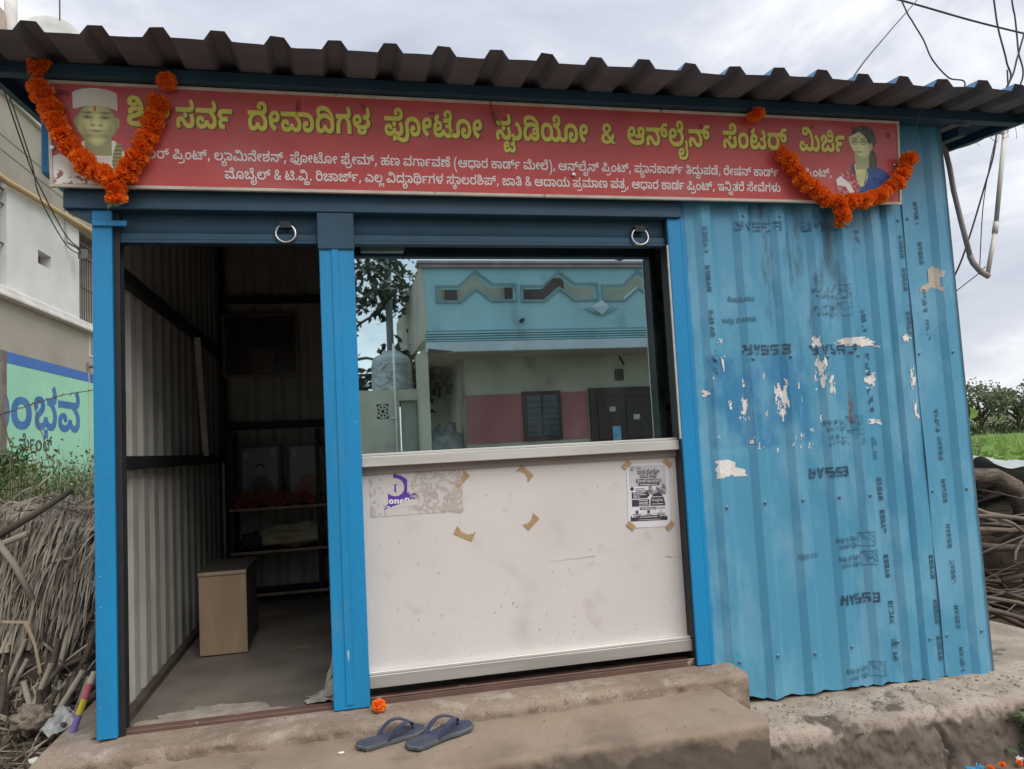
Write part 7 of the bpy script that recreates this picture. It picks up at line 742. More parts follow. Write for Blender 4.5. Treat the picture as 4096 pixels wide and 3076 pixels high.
# ------------------------------------------------------------------ sign board (leans a little forward at the top)
TILT = .081; SX0, SX1, SH = -.0026, 3.894, .4234
def sg(u, v, off=0.0):      # point on the board: u along, v up the board, off out towards the street
    return (u, -.0537 - v*math.sin(TILT) - off*math.cos(TILT), 2.1574 + v*math.cos(TILT) - off*math.sin(TILT))
sign = thing('sign_board', 'long red shop sign board with yellow title and two printed portraits', 'sign', (1.95, -.05, 2.157))
m_red = M('red_vinyl', (.58, .092, .085), (.50, .075, .072), 2.5, .33, bump=.16, bscale=9, stretch=(1, 1, 2.5), c3=(.52, .13, .125), s3=2.2, t3=(.5, .75), st3=(1, 1, 2.2))
m_fr = M('sign_frame', (.66, .60, .50), (.54, .48, .40), 7, .5, c3=(.26, .22, .18), s3=22, t3=(.66, .74))
mb = MB().prism([(SX0+.012, .012), (SX1-.012, .012), (SX1-.012, SH-.012), (SX0+.012, SH-.012)], sg, -.012, .0); mb.build('face', m_red, sign)
for a, b_, c, d in ((SX0, 0, SX1, .013), (SX0, SH-.013, SX1, SH), (SX0, .0135, SX0+.013, SH-.0135), (SX1-.013, .0135, SX1, SH-.0135)):
    MB().prism([(a, b_), (c, b_), (c, d), (a, d)], sg, -.014, .006).build('frame_strip', m_fr, sign, bevel=.0015)
MB().prism([(.05, -.0), (3.85, 0), (3.85, SH), (.05, SH)], sg, -.03, -.015).build('backing', m_dblue, sign)
m_yel = M('title_yellow', (.76, .71, .11), (.70, .66, .10), 12, .4); m_olive = M('title_bevel', (.26, .235, .035), (.22, .20, .035), 12, .4); m_shade = M('title_drop', (.13, .02, .02), (.11, .018, .018), 12, .4)
m_white = M('print_white', (.80, .77, .74), (.76, .73, .70), 12, .4)
TX = [(.285, .447), (.470, .688), (.750, 1.252), (1.312, 1.742), (1.804, 2.236), (2.300, 2.369), (2.428, 2.847), (2.914, 3.258), (3.324, 3.577)]
for w, (a, b_) in zip(LINES['title'], TX):
    lo_, hi_ = word_bounds(w); sx = (b_-a)/(hi_-lo_); sy = .000150 if len(w[2]) > 1 else .000125; base = .255
    for nm, mt, du, dv, off in (('lettering_shadow', m_shade, .0065, -.0055, .0008), ('lettering_edge', m_olive, .0035, -.0042, .0013), ('lettering', m_yel, 0, 0, .0018)):
        mb = MB(); put_word(mb, w, lambda x, y: sg(x+du, y+dv, off), sx, sy, a-lo_*sx, base); mb.build(nm, mt, sign)
def run(words, a, b_, base, sy, mat, parent, fn, nm='lettering'):
    t0 = words[0][0]+word_bounds(words[0])[0]; t1 = words[-1][0]+word_bounds(words[-1])[1]; sx = (b_-a)/(t1-t0)
    for w in words:
        mb = MB(); put_word(mb, w, fn, sx, sy, a+(w[0]-t0)*sx, base); mb.build(nm, mat, parent)
run(LINES['l2'], .325, 3.205, .125, .0000585, m_white, sign, lambda x, y: sg(x, y, .0012))
run(LINES['l2b'], 3.345, 3.497, .131, .0000585, m_white, sign, lambda x, y: sg(x, y, .0012))
run(LINES['l3'], .652, 3.213, .050, .0000585, m_white, sign, lambda x, y: sg(x, y, .0012))
# printed portraits: flat ink on the board
def g2(x, y, cx, cy, sx, sy): return math.exp(-((x-cx)/sx)**2-((y-cy)/sy)**2)
def mixc(a, b_, t): t = max(0, min(1, t)); return tuple(p+(q-p)*t for p, q in zip(a, b_))
def inpoly(x, y, P):
    r = False
    for (a, b_), (c, d) in zip(P, P[1:]+P[:1]):
        if (b_ > y) != (d > y) and x < (c-a)*(y-b_)/(d-b_)+a: r = not r
    return r
def man(u, v):
    c = None
    body = [(.011, .122), (.05, .138), (.085, .152), (.112, .185), (.235, .19), (.262, .172), (.274, .13), (.285, .02), (.013, .014), (.011, .09)]
    if inpoly(u, v, body):
        c = (.66, .63, .57); c = mixc(c, (.34, .34, .22), .8*g2(u, v, .085, .07, .025, .05)+.25*(fbm(u*90, v*240) > .15)*g2(u, v, .085, .07, .03, .06))
        c = mixc(c, (.20, .035, .035), .9*(fbm(u*45+3, v*45) > .12 and v < .055+.02*fbm(u*20, 1)))
        c = mixc(c, (.40, .36, .32), .5*g2(u, v, .2, .12, .05, .02))
        gx = .262-.02*math.sin((.19-v)*18)
        if abs(u-gx) < .016 and v > .05: c = mixc((.30, .28, .10), (.12, .12, .05), .5+.5*math.sin(v*420))
    fx, fyy = .173, .252
    e = ((u-fx)/(.074 if v > .23 else .074-.45*(.23-v)**1.0*.75))**2+((v-fyy)/.088)**2
    neck = abs(u-.176) < .050 and .13 < v < .2
    if neck: c = (.25, .255, .115)
    ear = ((u-.101)/.009)**2+((v-.262)/.022)**2 < 1 or ((u-.248)/.009)**2+((v-.262)/.022)**2 < 1
    if ear: c = (.33, .33, .16)
    if e < 1:
        c = mixc((.27, .28, .13), (.62, .62, .27), 1.2*g2(u, v, .165, .255, .056, .078))
        c = mixc(c, (.16, .165, .09), .55*max(0, e-.78)/.22)
        for ex in (.141, .205):
            c = mixc(c, (.06, .065, .04), 1.0*g2(u, v, ex, .283, .018, .0075)); c = mixc(c, (.42, .42, .25), .35*g2(u, v, ex+.004, .2835, .005, .003))
            c = mixc(c, (.10, .10, .05), .95*g2(u, v, ex, .3005, .023, .0055)); c = mixc(c, (.56, .56, .27), .55*g2(u, v, ex, .243, .016, .016))
        c = mixc(c, (.60, .60, .29), .7*g2(u, v, .172, .262, .010, .016)); c = mixc(c, (.13, .13, .07), .95*g2(u, v, .159, .2505, .007, .0045)+.95*g2(u, v, .187, .2505, .007, .0045)+.35*g2(u, v, .152, .268, .006, .016)+.35*g2(u, v, .192, .268, .006, .016))
        c = mixc(c, (.12, .12, .07), 1.0*g2(u, v, .173, .2275+.08*abs(u-.173), .030, .0042)); c = mixc(c, (.36, .33, .18), .7*g2(u, v, .173, .222, .020, .004))
        c = mixc(c, (.16, .165, .09), .5*g2(u, v, .173, .208, .05, .012)+.45*g2(u, v, .135, .205, .02, .03)+.45*g2(u, v, .212, .205, .02, .03)); c = mixc(c, (.55, .57, .22), .75*g2(u, v, .172, .192, .022, .012)); c = mixc(c, (.12, .12, .06), .35*g2(u, v, .127, .235, .008, .02)+.35*g2(u, v, .222, .235, .008, .02))
        if abs(u-.1675-.12*(.325-v)) < .0033 and .307 < v < .327: c = (.45, .05, .03)
    cap = .310+.02*math.sin((u-.09)/.16*math.pi)**.7 if .09 < u < .25 else 9
    if .087 < u < .253 and v > cap and v < .372+.026*math.sqrt(max(0, 1-((u-.17)/.083)**2)) and (u > .088+.10*max(0, .34-v)):
        c = mixc((.70, .66, .58), (.52, .48, .41), .5+.5*math.sin((u-.09)*18-1.2)+.3*g2(u, v, .17, .315, .1, .01))
    return c
def woman(u, v):
    c = None
    body = [(3.517, .06), (3.515, .115), (3.535, .142), (3.575, .162), (3.613, .185), (3.622, .205), (3.70, .205), (3.745, .192), (3.80, .170), (3.835, .142), (3.84, .06), (3.80, .03), (3.55, .03)]
    if inpoly(u, v, body):
        c = (.29, .05, .06) if u < 3.655 else mixc((.03, .10, .33), (.02, .03, .10), .5+.6*fbm(u*40, v*60))
        if u < 3.655 and fbm(u*60, v*60) > .18: c = (.42, .22, .20)
        if inpoly(u, v, [(3.522, .118), (3.548, .138), (3.60, .10), (3.625, .06), (3.60, .05), (3.575, .085), (3.528, .09)]): c = (.60, .57, .52)
        if inpoly(u, v, [(3.60, .20), (3.63, .205), (3.655, .13), (3.62, .15)]): c = (.06, .05, .11)
        if inpoly(u, v, [(3.628, .20), (3.70, .20), (3.705, .14), (3.68, .09), (3.66, .085), (3.640, .12)]): c = mixc((.40, .42, .20), (.50, .52, .24), .5+fbm(u*20, v*20))
        if abs(u-(3.705-.25*(.19-v))) < .0022 and v > .1 and u > 3.66: c = (.02, .02, .02)
    if inpoly(u, v, [(3.630, .26), (3.715, .26), (3.712, .18), (3.640, .17)]): c = (.30, .315, .155)
    hair = ((u-3.685)/.072)**2+((v-.325)/.068)**2 < 1 or (((u-3.735)/.022)**2+((v-.22)/.05)**2 < 1)
    if hair: c = mixc((.035, .035, .03), (.09, .09, .06), fbm(u*70, v*20)+.3)
    fx, fyy = 3.662, .298
    e = ((u-fx+.02*(v-.3)/.06)/.056)**2+((v-fyy)/.068)**2
    ear = ((u-3.727)/.009)**2+((v-.288)/.018)**2 < 1
    if e < 1 and not (u > 3.705 and v > .31) and v < .352+.5*(u-3.64):
        c = mixc((.44, .45, .23), (.60, .61, .30), 1.1*g2(u, v, 3.655, .29, .05, .06)); c = mixc(c, (.2, .21, .1), .6*max(0, e-.75)/.25)
        for ex in (3.637, 3.682):
            c = mixc(c, (.04, .04, .03), 1.0*g2(u, v, ex, .311, .012, .005)); c = mixc(c, (.08, .08, .05), .85*g2(u, v, ex, .327, .016, .004))
            rr2 = ((u-ex)/.0185)**2+((v-.310)/.0125)**2
            if .66 < rr2 < 1.1: c = (.06, .055, .05)
        c = mixc(c, (.56, .58, .30), .6*g2(u, v, 3.652, .294, .006, .014)); c = mixc(c, (.12, .12, .07), .6*g2(u, v, 3.648, .279, .008, .003))
        c = mixc(c, (.20, .10, .07), .95*g2(u, v, 3.653, .2605, .020, .0045))
        if (u-3.655)**2+(v-.336)**2 < .0035**2: c = (.04, .01, .01)
    if ear: c = (.36, .37, .18)
    if abs(v-.3125+.02*(u-3.70)) < .0016 and 3.70 < u < 3.77: c = (.05, .05, .05)
    return c
m_print = MV('portrait_ink', .4)
def portrait(fn, u0, u1, v0, v1, nm, lab, step=.0025):
    nu, nv = int((u1-u0)/step), int((v1-v0)/step); mb = MB(); ink = []
    cols = [[fn(u0+(u1-u0)*i/nu, v0+(v1-v0)*j/nv) for i in range(nu+1)] for j in range(nv+1)]
    for j in range(nv+1):
        for i in range(nu+1):
            mb.v.append(sg(u0+(u1-u0)*i/nu, v0+(v1-v0)*j/nv, .0010)); c = cols[j][i]
            if c is None:
                nb = [cols[jj][ii] for jj in (j-1, j, j+1) for ii in (i-1, i, i+1) if 0 <= jj <= nv and 0 <= ii <= nu and cols[jj][ii] is not None]; c = nb[0] if nb else (.36, .06, .06)
            ink.append(tuple(min(.84, k*1.4) for k in c))
    for j in range(nv):
        for i in range(nu):
            if sum(cols[a][b_] is not None for a, b_ in ((j, i), (j, i+1), (j+1, i), (j+1, i+1))) >= 2: mb.f.append((j*(nu+1)+i, j*(nu+1)+i+1, (j+1)*(nu+1)+i+1, (j+1)*(nu+1)+i)); mb.m.append(0)
    o = mb.build(nm, m_print, sign, ink=ink); o['label'] = lab
portrait(man, .010, .292, .013, .402, 'printed_portrait', 'faded printed portrait of a man in a white cap')
portrait(woman, 3.51, 3.845, .03, .396, 'printed_portrait', 'faded printed portrait of a woman with glasses in a sari')
# tape ghosts and screws on the board
m_ghost = M('tape_residue', (.26, .045, .05), (.30, .06, .06), 40, .6)
for (u, v, w, h_, an) in ((.055, .375, .045, .022, -.15), (.955, .365, .022, .045, 0), (1.225, .372, .018, .035, .2), (1.52, .357, .03, .012, 0), (1.53, .327, .02, .02, 0), (2.80, .35, .018, .03, 0), (3.06, .34, .022, .035, 0), (3.40, .375, .018, .014, 0), (3.63, .375, .022, .03, .1), (3.70, .375, .022, .03, -.1), (3.83, .35, .022, .025, 0), (1.85, .33, .018, .05, .1)):
    mb = MB().grid(8, 6, lambda a, b_: sg(u+(a-.5)*w*math.cos(an)-(b_-.5)*h_*math.sin(an), v+(a-.5)*w*math.sin(an)+(b_-.5)*h_*math.cos(an), .0007), keep=lambda a, b_: fbm(a*4+u*30, b_*4) > -.35)
    mb.build('tape_residue', m_ghost, sign)
m_scr = M('bright_screw', (.62, .62, .62), (.5, .5, .5), 20, .3, .9)
for u, v in ((.018, .392), (.012, .155), (2.16, .105), (2.60, .416), (3.86, .2)):
    p = sg(u, v, .0065); MB().lathe([(0, -.006), (.005, -.006), (.005, -.002), (.009, -.001), (.009, .003)], p, 8, 'y').build('screw', m_scr, sign, auto=30)
# dry twig caught at the middle of the board
MB().tube([sg(1.77, .46, .02), sg(1.785, .40, .012), sg(1.79, .36, .01), sg(1.81, .31, .008)], .0022, 5).tube([sg(1.787, .38, .01), sg(1.815, .34, .01), sg(1.83, .315, .01)], .0016, 5).tube([sg(1.79, .37, .01), sg(1.80, .33, .01)], .0016, 5).build('dry_twig', M('twig', (.10, .07, .06), (.06, .045, .04), 20, .9), label='thin dry twig hooked over the top edge of the red sign', cat='twig', origin=sg(1.79, .36))

# ------------------------------------------------------------------ marigolds
m_mari = M('marigold_petal', (1.0, .31, .035), (.92, .21, .018), 30, .6, trans=.30, rnd=(.88, .19, .014)); m_mari_d = M('faded_marigold_petal', (.60, .22, .14), (.46, .17, .11), 25, .7, trans=.2)
m_sepal = M('sepal', (.13, .14, .055), (.09, .10, .04), 20, .7)
def marigold(seed, r=.040, n=150):
    q = random.Random(seed); mb = MB()
    mb.blob((0, 0, 0), (r*.55, r*.55, r*.45), .2, 2, seed, 10, 7)
    for i in range(n):
        t = i/(n-1); th = math.acos(1-1.55*t); ph = i*2.39996+q.uniform(-.2, .2)
        d = Vector((math.sin(th)*math.cos(ph), math.sin(th)*math.sin(ph), math.cos(th))); rad = r*q.uniform(.84, 1.06)
        d = Vector((d.x*1.0, d.y*1.0, d.z*.82)); e1 = d.cross(Vector((q.uniform(-1, 1), q.uniform(-1, 1), q.uniform(-1, 1)))).normalized(); nrm = d.normalized(); w = r*q.uniform(.15, .25)
        b0 = d*(r*.42); tip = d*rad; curl = e1.cross(nrm)*w*q.uniform(-.5, .5)
        vs = [b0-e1*w*.3, b0+e1*w*.3, (b0+tip)/2+e1*w*.75+curl*.4, (b0+tip)/2-e1*w*.75+curl*.4]
        k = 4; top = [tip+e1*w*(1-2*j/k)+curl+nrm*(w*.28*(q.uniform(-.3, 1)))for j in range(k+1)]
        vs += top; mb.add(vs, [(0, 1, 2, 3)] + [(3, 2, 4, 5), (3, 5, 6), (3, 6, 7), (3, 7, 8)])
    me_o = mb.build('blossom', m_mari, local=True); return me_o
protos = [marigold(s_) for s_ in range(4)]
meshes = [p.data for p in protos]
for p in protos: bpy.data.objects.remove(p)
meshes_d = []
for me in meshes[:2]:
    d = me.copy(); d.materials[0] = m_mari_d; meshes_d.append(d)
def bloom(p, parent, sc, dirv, seed, dull=False, squash=1.0):
    q = random.Random(seed); me = (meshes_d if dull else meshes)[seed % (2 if dull else 4)]
    o = bpy.data.objects.new('blossom', me); COL.objects.link(o); o.parent = parent
    o.location = Vector(p)-(wloc(parent) if parent else Vector()); o.rotation_mode = 'QUATERNION'
    o.rotation_quaternion = Vector(dirv).to_track_quat('Z', 'Y') @ Matrix.Rotation(q.uniform(0, 6.28), 3, 'Z').to_quaternion()
    o.scale = (sc, sc, sc*squash); return o
LG = [(-.024, -.126, 2.619), (.004, -.125, 2.608), (-.020, -.119, 2.532), (-.002, -.116, 2.496), (.018, -.113, 2.453), (.031, -.11, 2.416), (.045, -.107, 2.385), (.056, -.105, 2.354), (.086, -.101, 2.31), (.116, -.098, 2.268), (.139, -.095, 2.237), (.165, -.093, 2.208), (.204, -.092, 2.201), (.233, -.09, 2.178), (.244, -.088, 2.143), (.245, -.085, 2.106), (.410, -.116, 2.495), (.401, -.112, 2.446), (.385, -.109, 2.402), (.366, -.105, 2.355), (.344, -.101, 2.313), (.325, -.098, 2.269), (.302, -.095, 2.236), (.293, -.093, 2.204), (.263, -.092, 2.2), (.444, -.123, 2.581)]
RG = [(3.072, -.122, 2.562), (3.203, -.107, 2.387), (3.234, -.105, 2.36), (3.252, -.102, 2.325), (3.291, -.1, 2.298), (3.298, -.097, 2.259), (3.329, -.095, 2.235), (3.377, -.094, 2.222), (3.4, -.092, 2.194), (3.439, -.089, 2.166), (3.488, -.089, 2.16), (3.52, -.087, 2.139), (3.527, -.084, 2.103), (3.533, -.081, 2.063), (3.57, -.089, 2.157), (3.612, -.089, 2.162), (3.653, -.09, 2.166), (3.696, -.09, 2.174), (3.742, -.091, 2.19), (3.781, -.094, 2.216), (3.812, -.095, 2.235), (3.843, -.097, 2.262), (3.869, -.1, 2.292), (3.897, -.103, 2.333), (3.915, -.106, 2.374)]
m_thread = M('thread', (.25, .24, .22), (.2, .19, .18), 10, .8)
def garland(pts, chains, label, threads, leaves, seed, sc=1.0):
    g = thing('marigold_garland', label, 'garland', (sum(p[0] for p in pts)/len(pts), -.09, 2.08), 'marigold garlands on the sign')
    for ch in chains:
        for k, i in enumerate(ch):
            p = Vector(pts[i]); nx_ = Vector(pts[ch[min(k+1, len(ch)-1)]])-Vector(pts[ch[max(k-1, 0)]]); d = nx_.normalized() if nx_.length > 0 else Vector((0, 0, 1))
            d = (d*1.0*(1 if (i+seed) % 2 else -1)+Vector((R.uniform(-.25, .25), -.45, R.uniform(-.2, .3)))).normalized()
            bloom(p+Vector((R.uniform(-.004, .004), R.uniform(-.010, .004), R.uniform(-.004, .004))), g, sc*R.uniform(1.0, 1.22), d, seed*50+i, False, .78)
            if k+1 < len(ch):
                q = Vector(pts[ch[k+1]])
                if .02 < (q-p).length < .07: bloom(p.lerp(q, .5)+Vector((0, .012, 0)), g, sc*.95, (-d.x, -.3, -d.z), seed*70+i+7, False, .72)
    for t in threads: MB().tube(t, .0011, 4, False).build('thread', m_thread, g)
    for (x, y, z, a) in leaves:
        mb = MB().grid(3, 3, lambda u, v: (x+(u-.5)*.035*math.cos(a)-(v-.5)*.016*math.sin(a)*(1-abs(2*u-1)), y-.01*math.sin(u*3), z+(u-.5)*.035*math.sin(a)+(v-.5)*.016*(1-abs(2*u-1)))); mb.build('leaf', m_sepal, g, smooth=True)
    return g
gl = garland(LG, [[0, 1], list(range(2, 16)), list(range(16, 25)), [25]], 'orange marigold garland over the capped man portrait at left end of sign',
        [[(-.01, -.12, 2.60), (-.02, -.118, 2.54)], [(.444, -.12, 2.56), (.415, -.115, 2.51)], [(-.02, -.10, 2.66), (-.02, -.12, 2.62)], [(.44, -.05, 2.66), (.444, -.12, 2.60)]],
        [(.066, -.112, 2.338, .1), (.36, -.112, 2.335, .4), (.245, -.10, 2.075, -.5), (.262, -.10, 2.078, .3), (.225, -.1, 2.07, .9)], 1)
gr = garland(RG, [[0], list(range(1, 14)), [11]+list(range(14, 25))], 'orange marigold garland under the woman portrait at right end of sign',
        [[(3.085, -.12, 2.54), (3.20, -.108, 2.40)], [(3.915, -.106, 2.40), (3.98, -.15, 2.62)]], [(3.195, -.112, 2.41, 1.2), (3.315, -.112, 2.27, .6), (3.53, -.10, 2.035, .2), (3.515, -.10, 2.045, 1.0)], 2, .93)
fl = thing('fallen_marigold', 'single orange marigold head lying by the foot of the middle pillar', 'flower', (1.198, -.062, 0)); bloom((1.198, -.062, .020), fl, .74, (.1, -.55, .8), 3)

# ------------------------------------------------------------------ counter panel: poster, torn sticker, tape
PY = .0792
poster = thing('paper_poster', 'black and white printed notice taped to the white counter panel', 'poster', (2.48, .078, .63))
pang = -.028; pc, ps = math.cos(pang), math.sin(pang)
def pt(a, b_, off=.0): return (2.376+a*pc-b_*ps-.004, PY-.001-off-.0012*math.sin(b_*30)*(a/.21)-.0008*math.sin(a*40), .634+a*ps+b_*pc)
m_ppr = M('poster_paper', (.68, .65, .68), (.64, .61, .64), 8, .6); m_blk = M('poster_ink', (.028, .026, .035), (.045, .042, .055), 30, .6); m_gry = M('poster_grey', (.42, .40, .43), (.50, .48, .51), 9, .6, lo=.3, hi=.7); m_mid = M('poster_crowd', (.10, .095, .11), (.36, .34, .37), 70, .6, lo=.42, hi=.58)
MB().grid(12, 16, lambda u, v: pt(.21*u, .297*v)).build('sheet', m_ppr, poster, smooth=True)
def pbox(a, b_, c, d, mat, off=.0006, nm='print_block', rag=0):
    MB().grid(max(2, int((c-a)/.012)), max(2, int((d-b_)/.012)), lambda u, v: pt(a+(c-a)*u, b_+(d-b_)*v, off)).build(nm, mat, poster)
pbox(.012, .19, .195, .288, m_gry, .0003)
MB().grid(60, 30, lambda u, v: pt(.085+.108*u, .150+.050*v, .0004), keep=lambda u, v: v < .55+.6*fbm(u*5, 2)+.3*u*.8 and u > .25*v).build('crowd_print', m_mid, poster)
MB().grid(90, 14, lambda u, v: pt(.012+.183*u, .030+.030*v, .0005), keep=lambda u, v: v < .35+.9*abs(u-.5)**1.4+.35*fbm(u*26, 5)).build('crowd_silhouette', m_blk, poster)
for a, b_, c, d in ((.045, .206, .172, .224), (.056, .193, .162, .2045), (.021, .135, .098, .164), (.021, .098, .108, .130), (.060, .082, .142, .0925), (.050, .037, .155, .055)): pbox(a, b_, c, d, m_blk)
MB().add([pt(.098, .135, .0006), pt(.112, .1495, .0006), pt(.098, .164, .0006)], [(0, 1, 2)]).build('print_block', m_blk, poster)
MB().add([pt(.149+.035*math.cos(k*math.pi/14), .118+.040*math.sin(k*math.pi/14), .0008) for k in range(15)]+[pt(.114, .100, .0008), pt(.184, .100, .0008)], [tuple(range(17))]).build('print_badge', m_blk, poster)
pbox(.113, .098, .186, .114, m_blk, .0010)
for k, x in enumerate((.044, .102, .163)): MB().add([pt(x+.008*math.cos(t*math.pi/6), .072+.008*math.sin(t*math.pi/6), .0006) for t in range(12)], [tuple(range(12))]).build('print_icon', m_blk if k < 2 else m_gry, poster)
MB().add([pt(.024+.009*math.cos(t*math.pi/6), .180+.009*math.sin(t*math.pi/6), .0006) for t in range(12)], [tuple(range(12))]).build('print_icon', m_blk, poster)
MB().add([pt(.026+.009*math.cos(t*math.pi/6), .272+.009*math.sin(t*math.pi/6), .0006) for t in range(12)], [tuple(range(12))]).build('print_icon', m_mid, poster)
for x in (.075, .132): pbox(x, .046, x+.0008, .074, m_blk)
def ptext(key, a, b_, base, sy, mat, off=.0013):
    ws = LINES[key]; t0 = ws[0][0]+word_bounds(ws[0])[0]; t1 = ws[-1][0]+word_bounds(ws[-1])[1]; sx = (b_-a)/(t1-t0); mb = MB()
    for w in ws: put_word(mb, w, lambda x, y: pt(x, y, off), sx, sy, a+(w[0]-t0)*sx, base)
    mb.build('print_text', mat, poster)
ptext('p1', .052, .163, .248, .000030, m_blk); ptext('p2', .064, .150, .229, .000028, m_blk); ptext('p3', .050, .168, .210, .000017, m_ppr); ptext('url', .042, .115, .1675, .000010, m_blk)
ptext('join', .028, .046, .139, .000011, m_ppr); ptext('p5', .050, .061, .139, .000010, m_ppr); ptext('joinnow', .055, .101, .109, .000012, m_ppr); ptext('p4', .120, .178, .119, .000017, m_ppr, .0016); ptext('tel', .145, .184, .084, .0000095, m_blk)
q = random.Random(5)
for (a, b_, z, mt, n_) in ((.066, .152, .1965, m_ppr, 9), (.028, .083, .1575, m_ppr, 7), (.028, .094, .150, m_ppr, 9), (.042, .088, .178, m_blk, 6), (.055, .100, .1225, m_ppr, 6), (.055, .103, .102, m_ppr, 7), (.122, .178, .105, m_ppr, 8), (.122, .175, .138, m_ppr, 8), (.066, .138, .0855, m_ppr, 9), (.024, .066, .060, m_blk, 6), (.030, .060, .053, m_blk, 5), (.024, .066, .046, m_blk, 6), (.085, .122, .058, m_blk, 5), (.085, .124, .050, m_blk, 6), (.142, .184, .061, m_blk, 6), (.144, .184, .054, m_blk, 6), (.146, .184, .047, m_blk, 5), (.056, .150, .046, m_ppr, 9), (.050, .160, .034, m_gry, 9), (.048, .068, .278, m_mid, 3), (.048, .072, .271, m_blk, 3)):
    mb = MB(); x = a
    while x < b_:
        w = q.uniform(.003, .009); w = min(w, b_-x); h_ = .0034; mb.add([pt(x, z, .0013), pt(x+w, z, .0013), pt(x+w, z+h_, .0013), pt(x, z+h_*q.uniform(.8, 1.1), .0013)], [(0, 1, 2, 3)]); x += w+.0014
    mb.build('print_text', mt, poster)
m_tape = M('brown_tape', (.44, .29, .14), (.38, .25, .12), 20, .45)
def tape(cx, cz, w, h_, an, parent, y, bite=0, seed=0, nm='tape'):
    ca, sa = math.cos(an), math.sin(an)
    def fn(u, v): a, b_ = (u-.5)*w, (v-.5)*h_; return (cx+a*ca-b_*sa, y, cz+a*sa+b_*ca)
    MB().grid(26, 18, fn, keep=lambda u, v: not bite or (v < 1-bite*math.sin(math.pi*u)**.6+.14*fbm(u*7+seed, v*7) and (fbm(u*13+seed, v*13) > -.28 or v < .45))).build(nm, m_tape, parent)
for x, z, an in ((2.381, .927, .62), (2.586, .924, -.72), (2.384, .645, -.72), (2.578, .632, .72)): tape(x, z, .043, .024, an, poster, PY-.0042)
cp = counter
tape(1.595, .910, .078, .046, .75, cp, PY-.0012, .5, 1, 'tape_scrap'); tape(1.889, .914, .074, .046, -.75+3.14, cp, PY-.0012, .55, 2, 'tape_scrap'); tape(1.905, .700, .074, .046, .75, cp, PY-.0012, .5, 3, 'tape_scrap'); tape(1.604, .672, .088, .050, -.45, cp, PY-.0012, .6, 4, 'tape_scrap')
# torn payment sticker
stick = thing('torn_sticker', 'torn purple and white sticker remnant on upper left of the counter panel', 'sticker', (1.38, .078, .76))
m_pur = M('sticker_purple', (.12, .045, .36), (.11, .04, .33), 20, .4); m_clear = M('sticker_backing', (.60, .555, .525), (.56, .515, .485), 6, .3); m_res = M('sticker_residue', (.40, .35, .315), (.46, .41, .37), 18, .7)
def SK(a, b_, off=0): return (1.195+a*.400/1.0, PY-.0006-off, .975+b_)     # a 0..1 across the sticker, b_ metres down from its top (negative)
def sk(px, py, off=0):       # from a tracing of the sticker measured on the panel
    return (1.195+(px-235)*.000346, PY-.0006-off, .973-(py-245)*.000339 + (px-235)*-.000020)
MB().add([sk(240, 250), sk(1400, 205), sk(1412, 770), sk(1050, 800), sk(700, 822), sk(350, 845), sk(250, 850)], [(0, 1, 2, 3, 4, 5, 6)]).build('backing', m_clear, stick)
def ring(cx, cy, r, a0, a1, n_=18): return [(cx+r*math.cos(math.radians(a0+(a1-a0)*i/n_)), cy+r*math.sin(math.radians(a0+(a1-a0)*i/n_))) for i in range(n_+1)]
P = [(540, 310), (565, 288), (580, 310), (640, 322), (690, 355), (712, 372), (705, 545), (735, 525), (722, 560), (790, 545), (835, 555), (835, 628), (760, 628), (600, 685), (470, 735), (410, 765), (415, 720), (465, 680), (465, 565)] + ring(555, 468, 117, 140, -98)
V_, F_ = fill([P]); MB().add([sk(x, y, .0004) for x, y in V_], F_).build('purple_print', m_pur, stick)
V_, F_ = fill([[(528, 430), (545, 440), (580, 428), (584, 442), (566, 452), (570, 530), (558, 545), (545, 510), (550, 455)]]); MB().add([sk(x, y, .0004) for x, y in V_], F_).build('purple_print', m_pur, stick)
for key, x0_, y0_, s_ in (('onepe', 470, 682, .105), ('te', 432, 742, .042)):
    mb = MB(); put_word(mb, LINES[key][0], lambda a, b_: sk(a, b_, .0008), s_, -s_, x0_, y0_); mb.build('lettering', m_white, stick)
MB().add([sk(x, y, .001) for x, y in ((690, 652), (745, 630), (838, 626), (838, 700), (500, 745), (480, 735))], [(0, 1, 2, 3, 4, 5)]).build('torn_edge', m_clear, stick)
MB().grid(110, 60, lambda u, v: sk(640+770*u, 215+590*v, .0007), keep=lambda u, v: abs(fbm(u*7+1.5*v, v*5-2*u)+.2*fbm(u*30, v*30)) < .055*(1+2*(u > .15)) and u > .1 or (fbm(u*4+9, v*4) > .42) or (u > .82 and (u*9+v*7) % 1 < .16)).build('residue', m_res, stick)
MB().grid(40, 50, lambda u, v: sk(240+200*u, 255+590*v, .0007), keep=lambda u, v: fbm(u*5+4, v*9) > .42-.15*(1-u) or (v > .8 and u < .3 and fbm(u*20, v*20) > 0)).build('residue', m_res, stick)
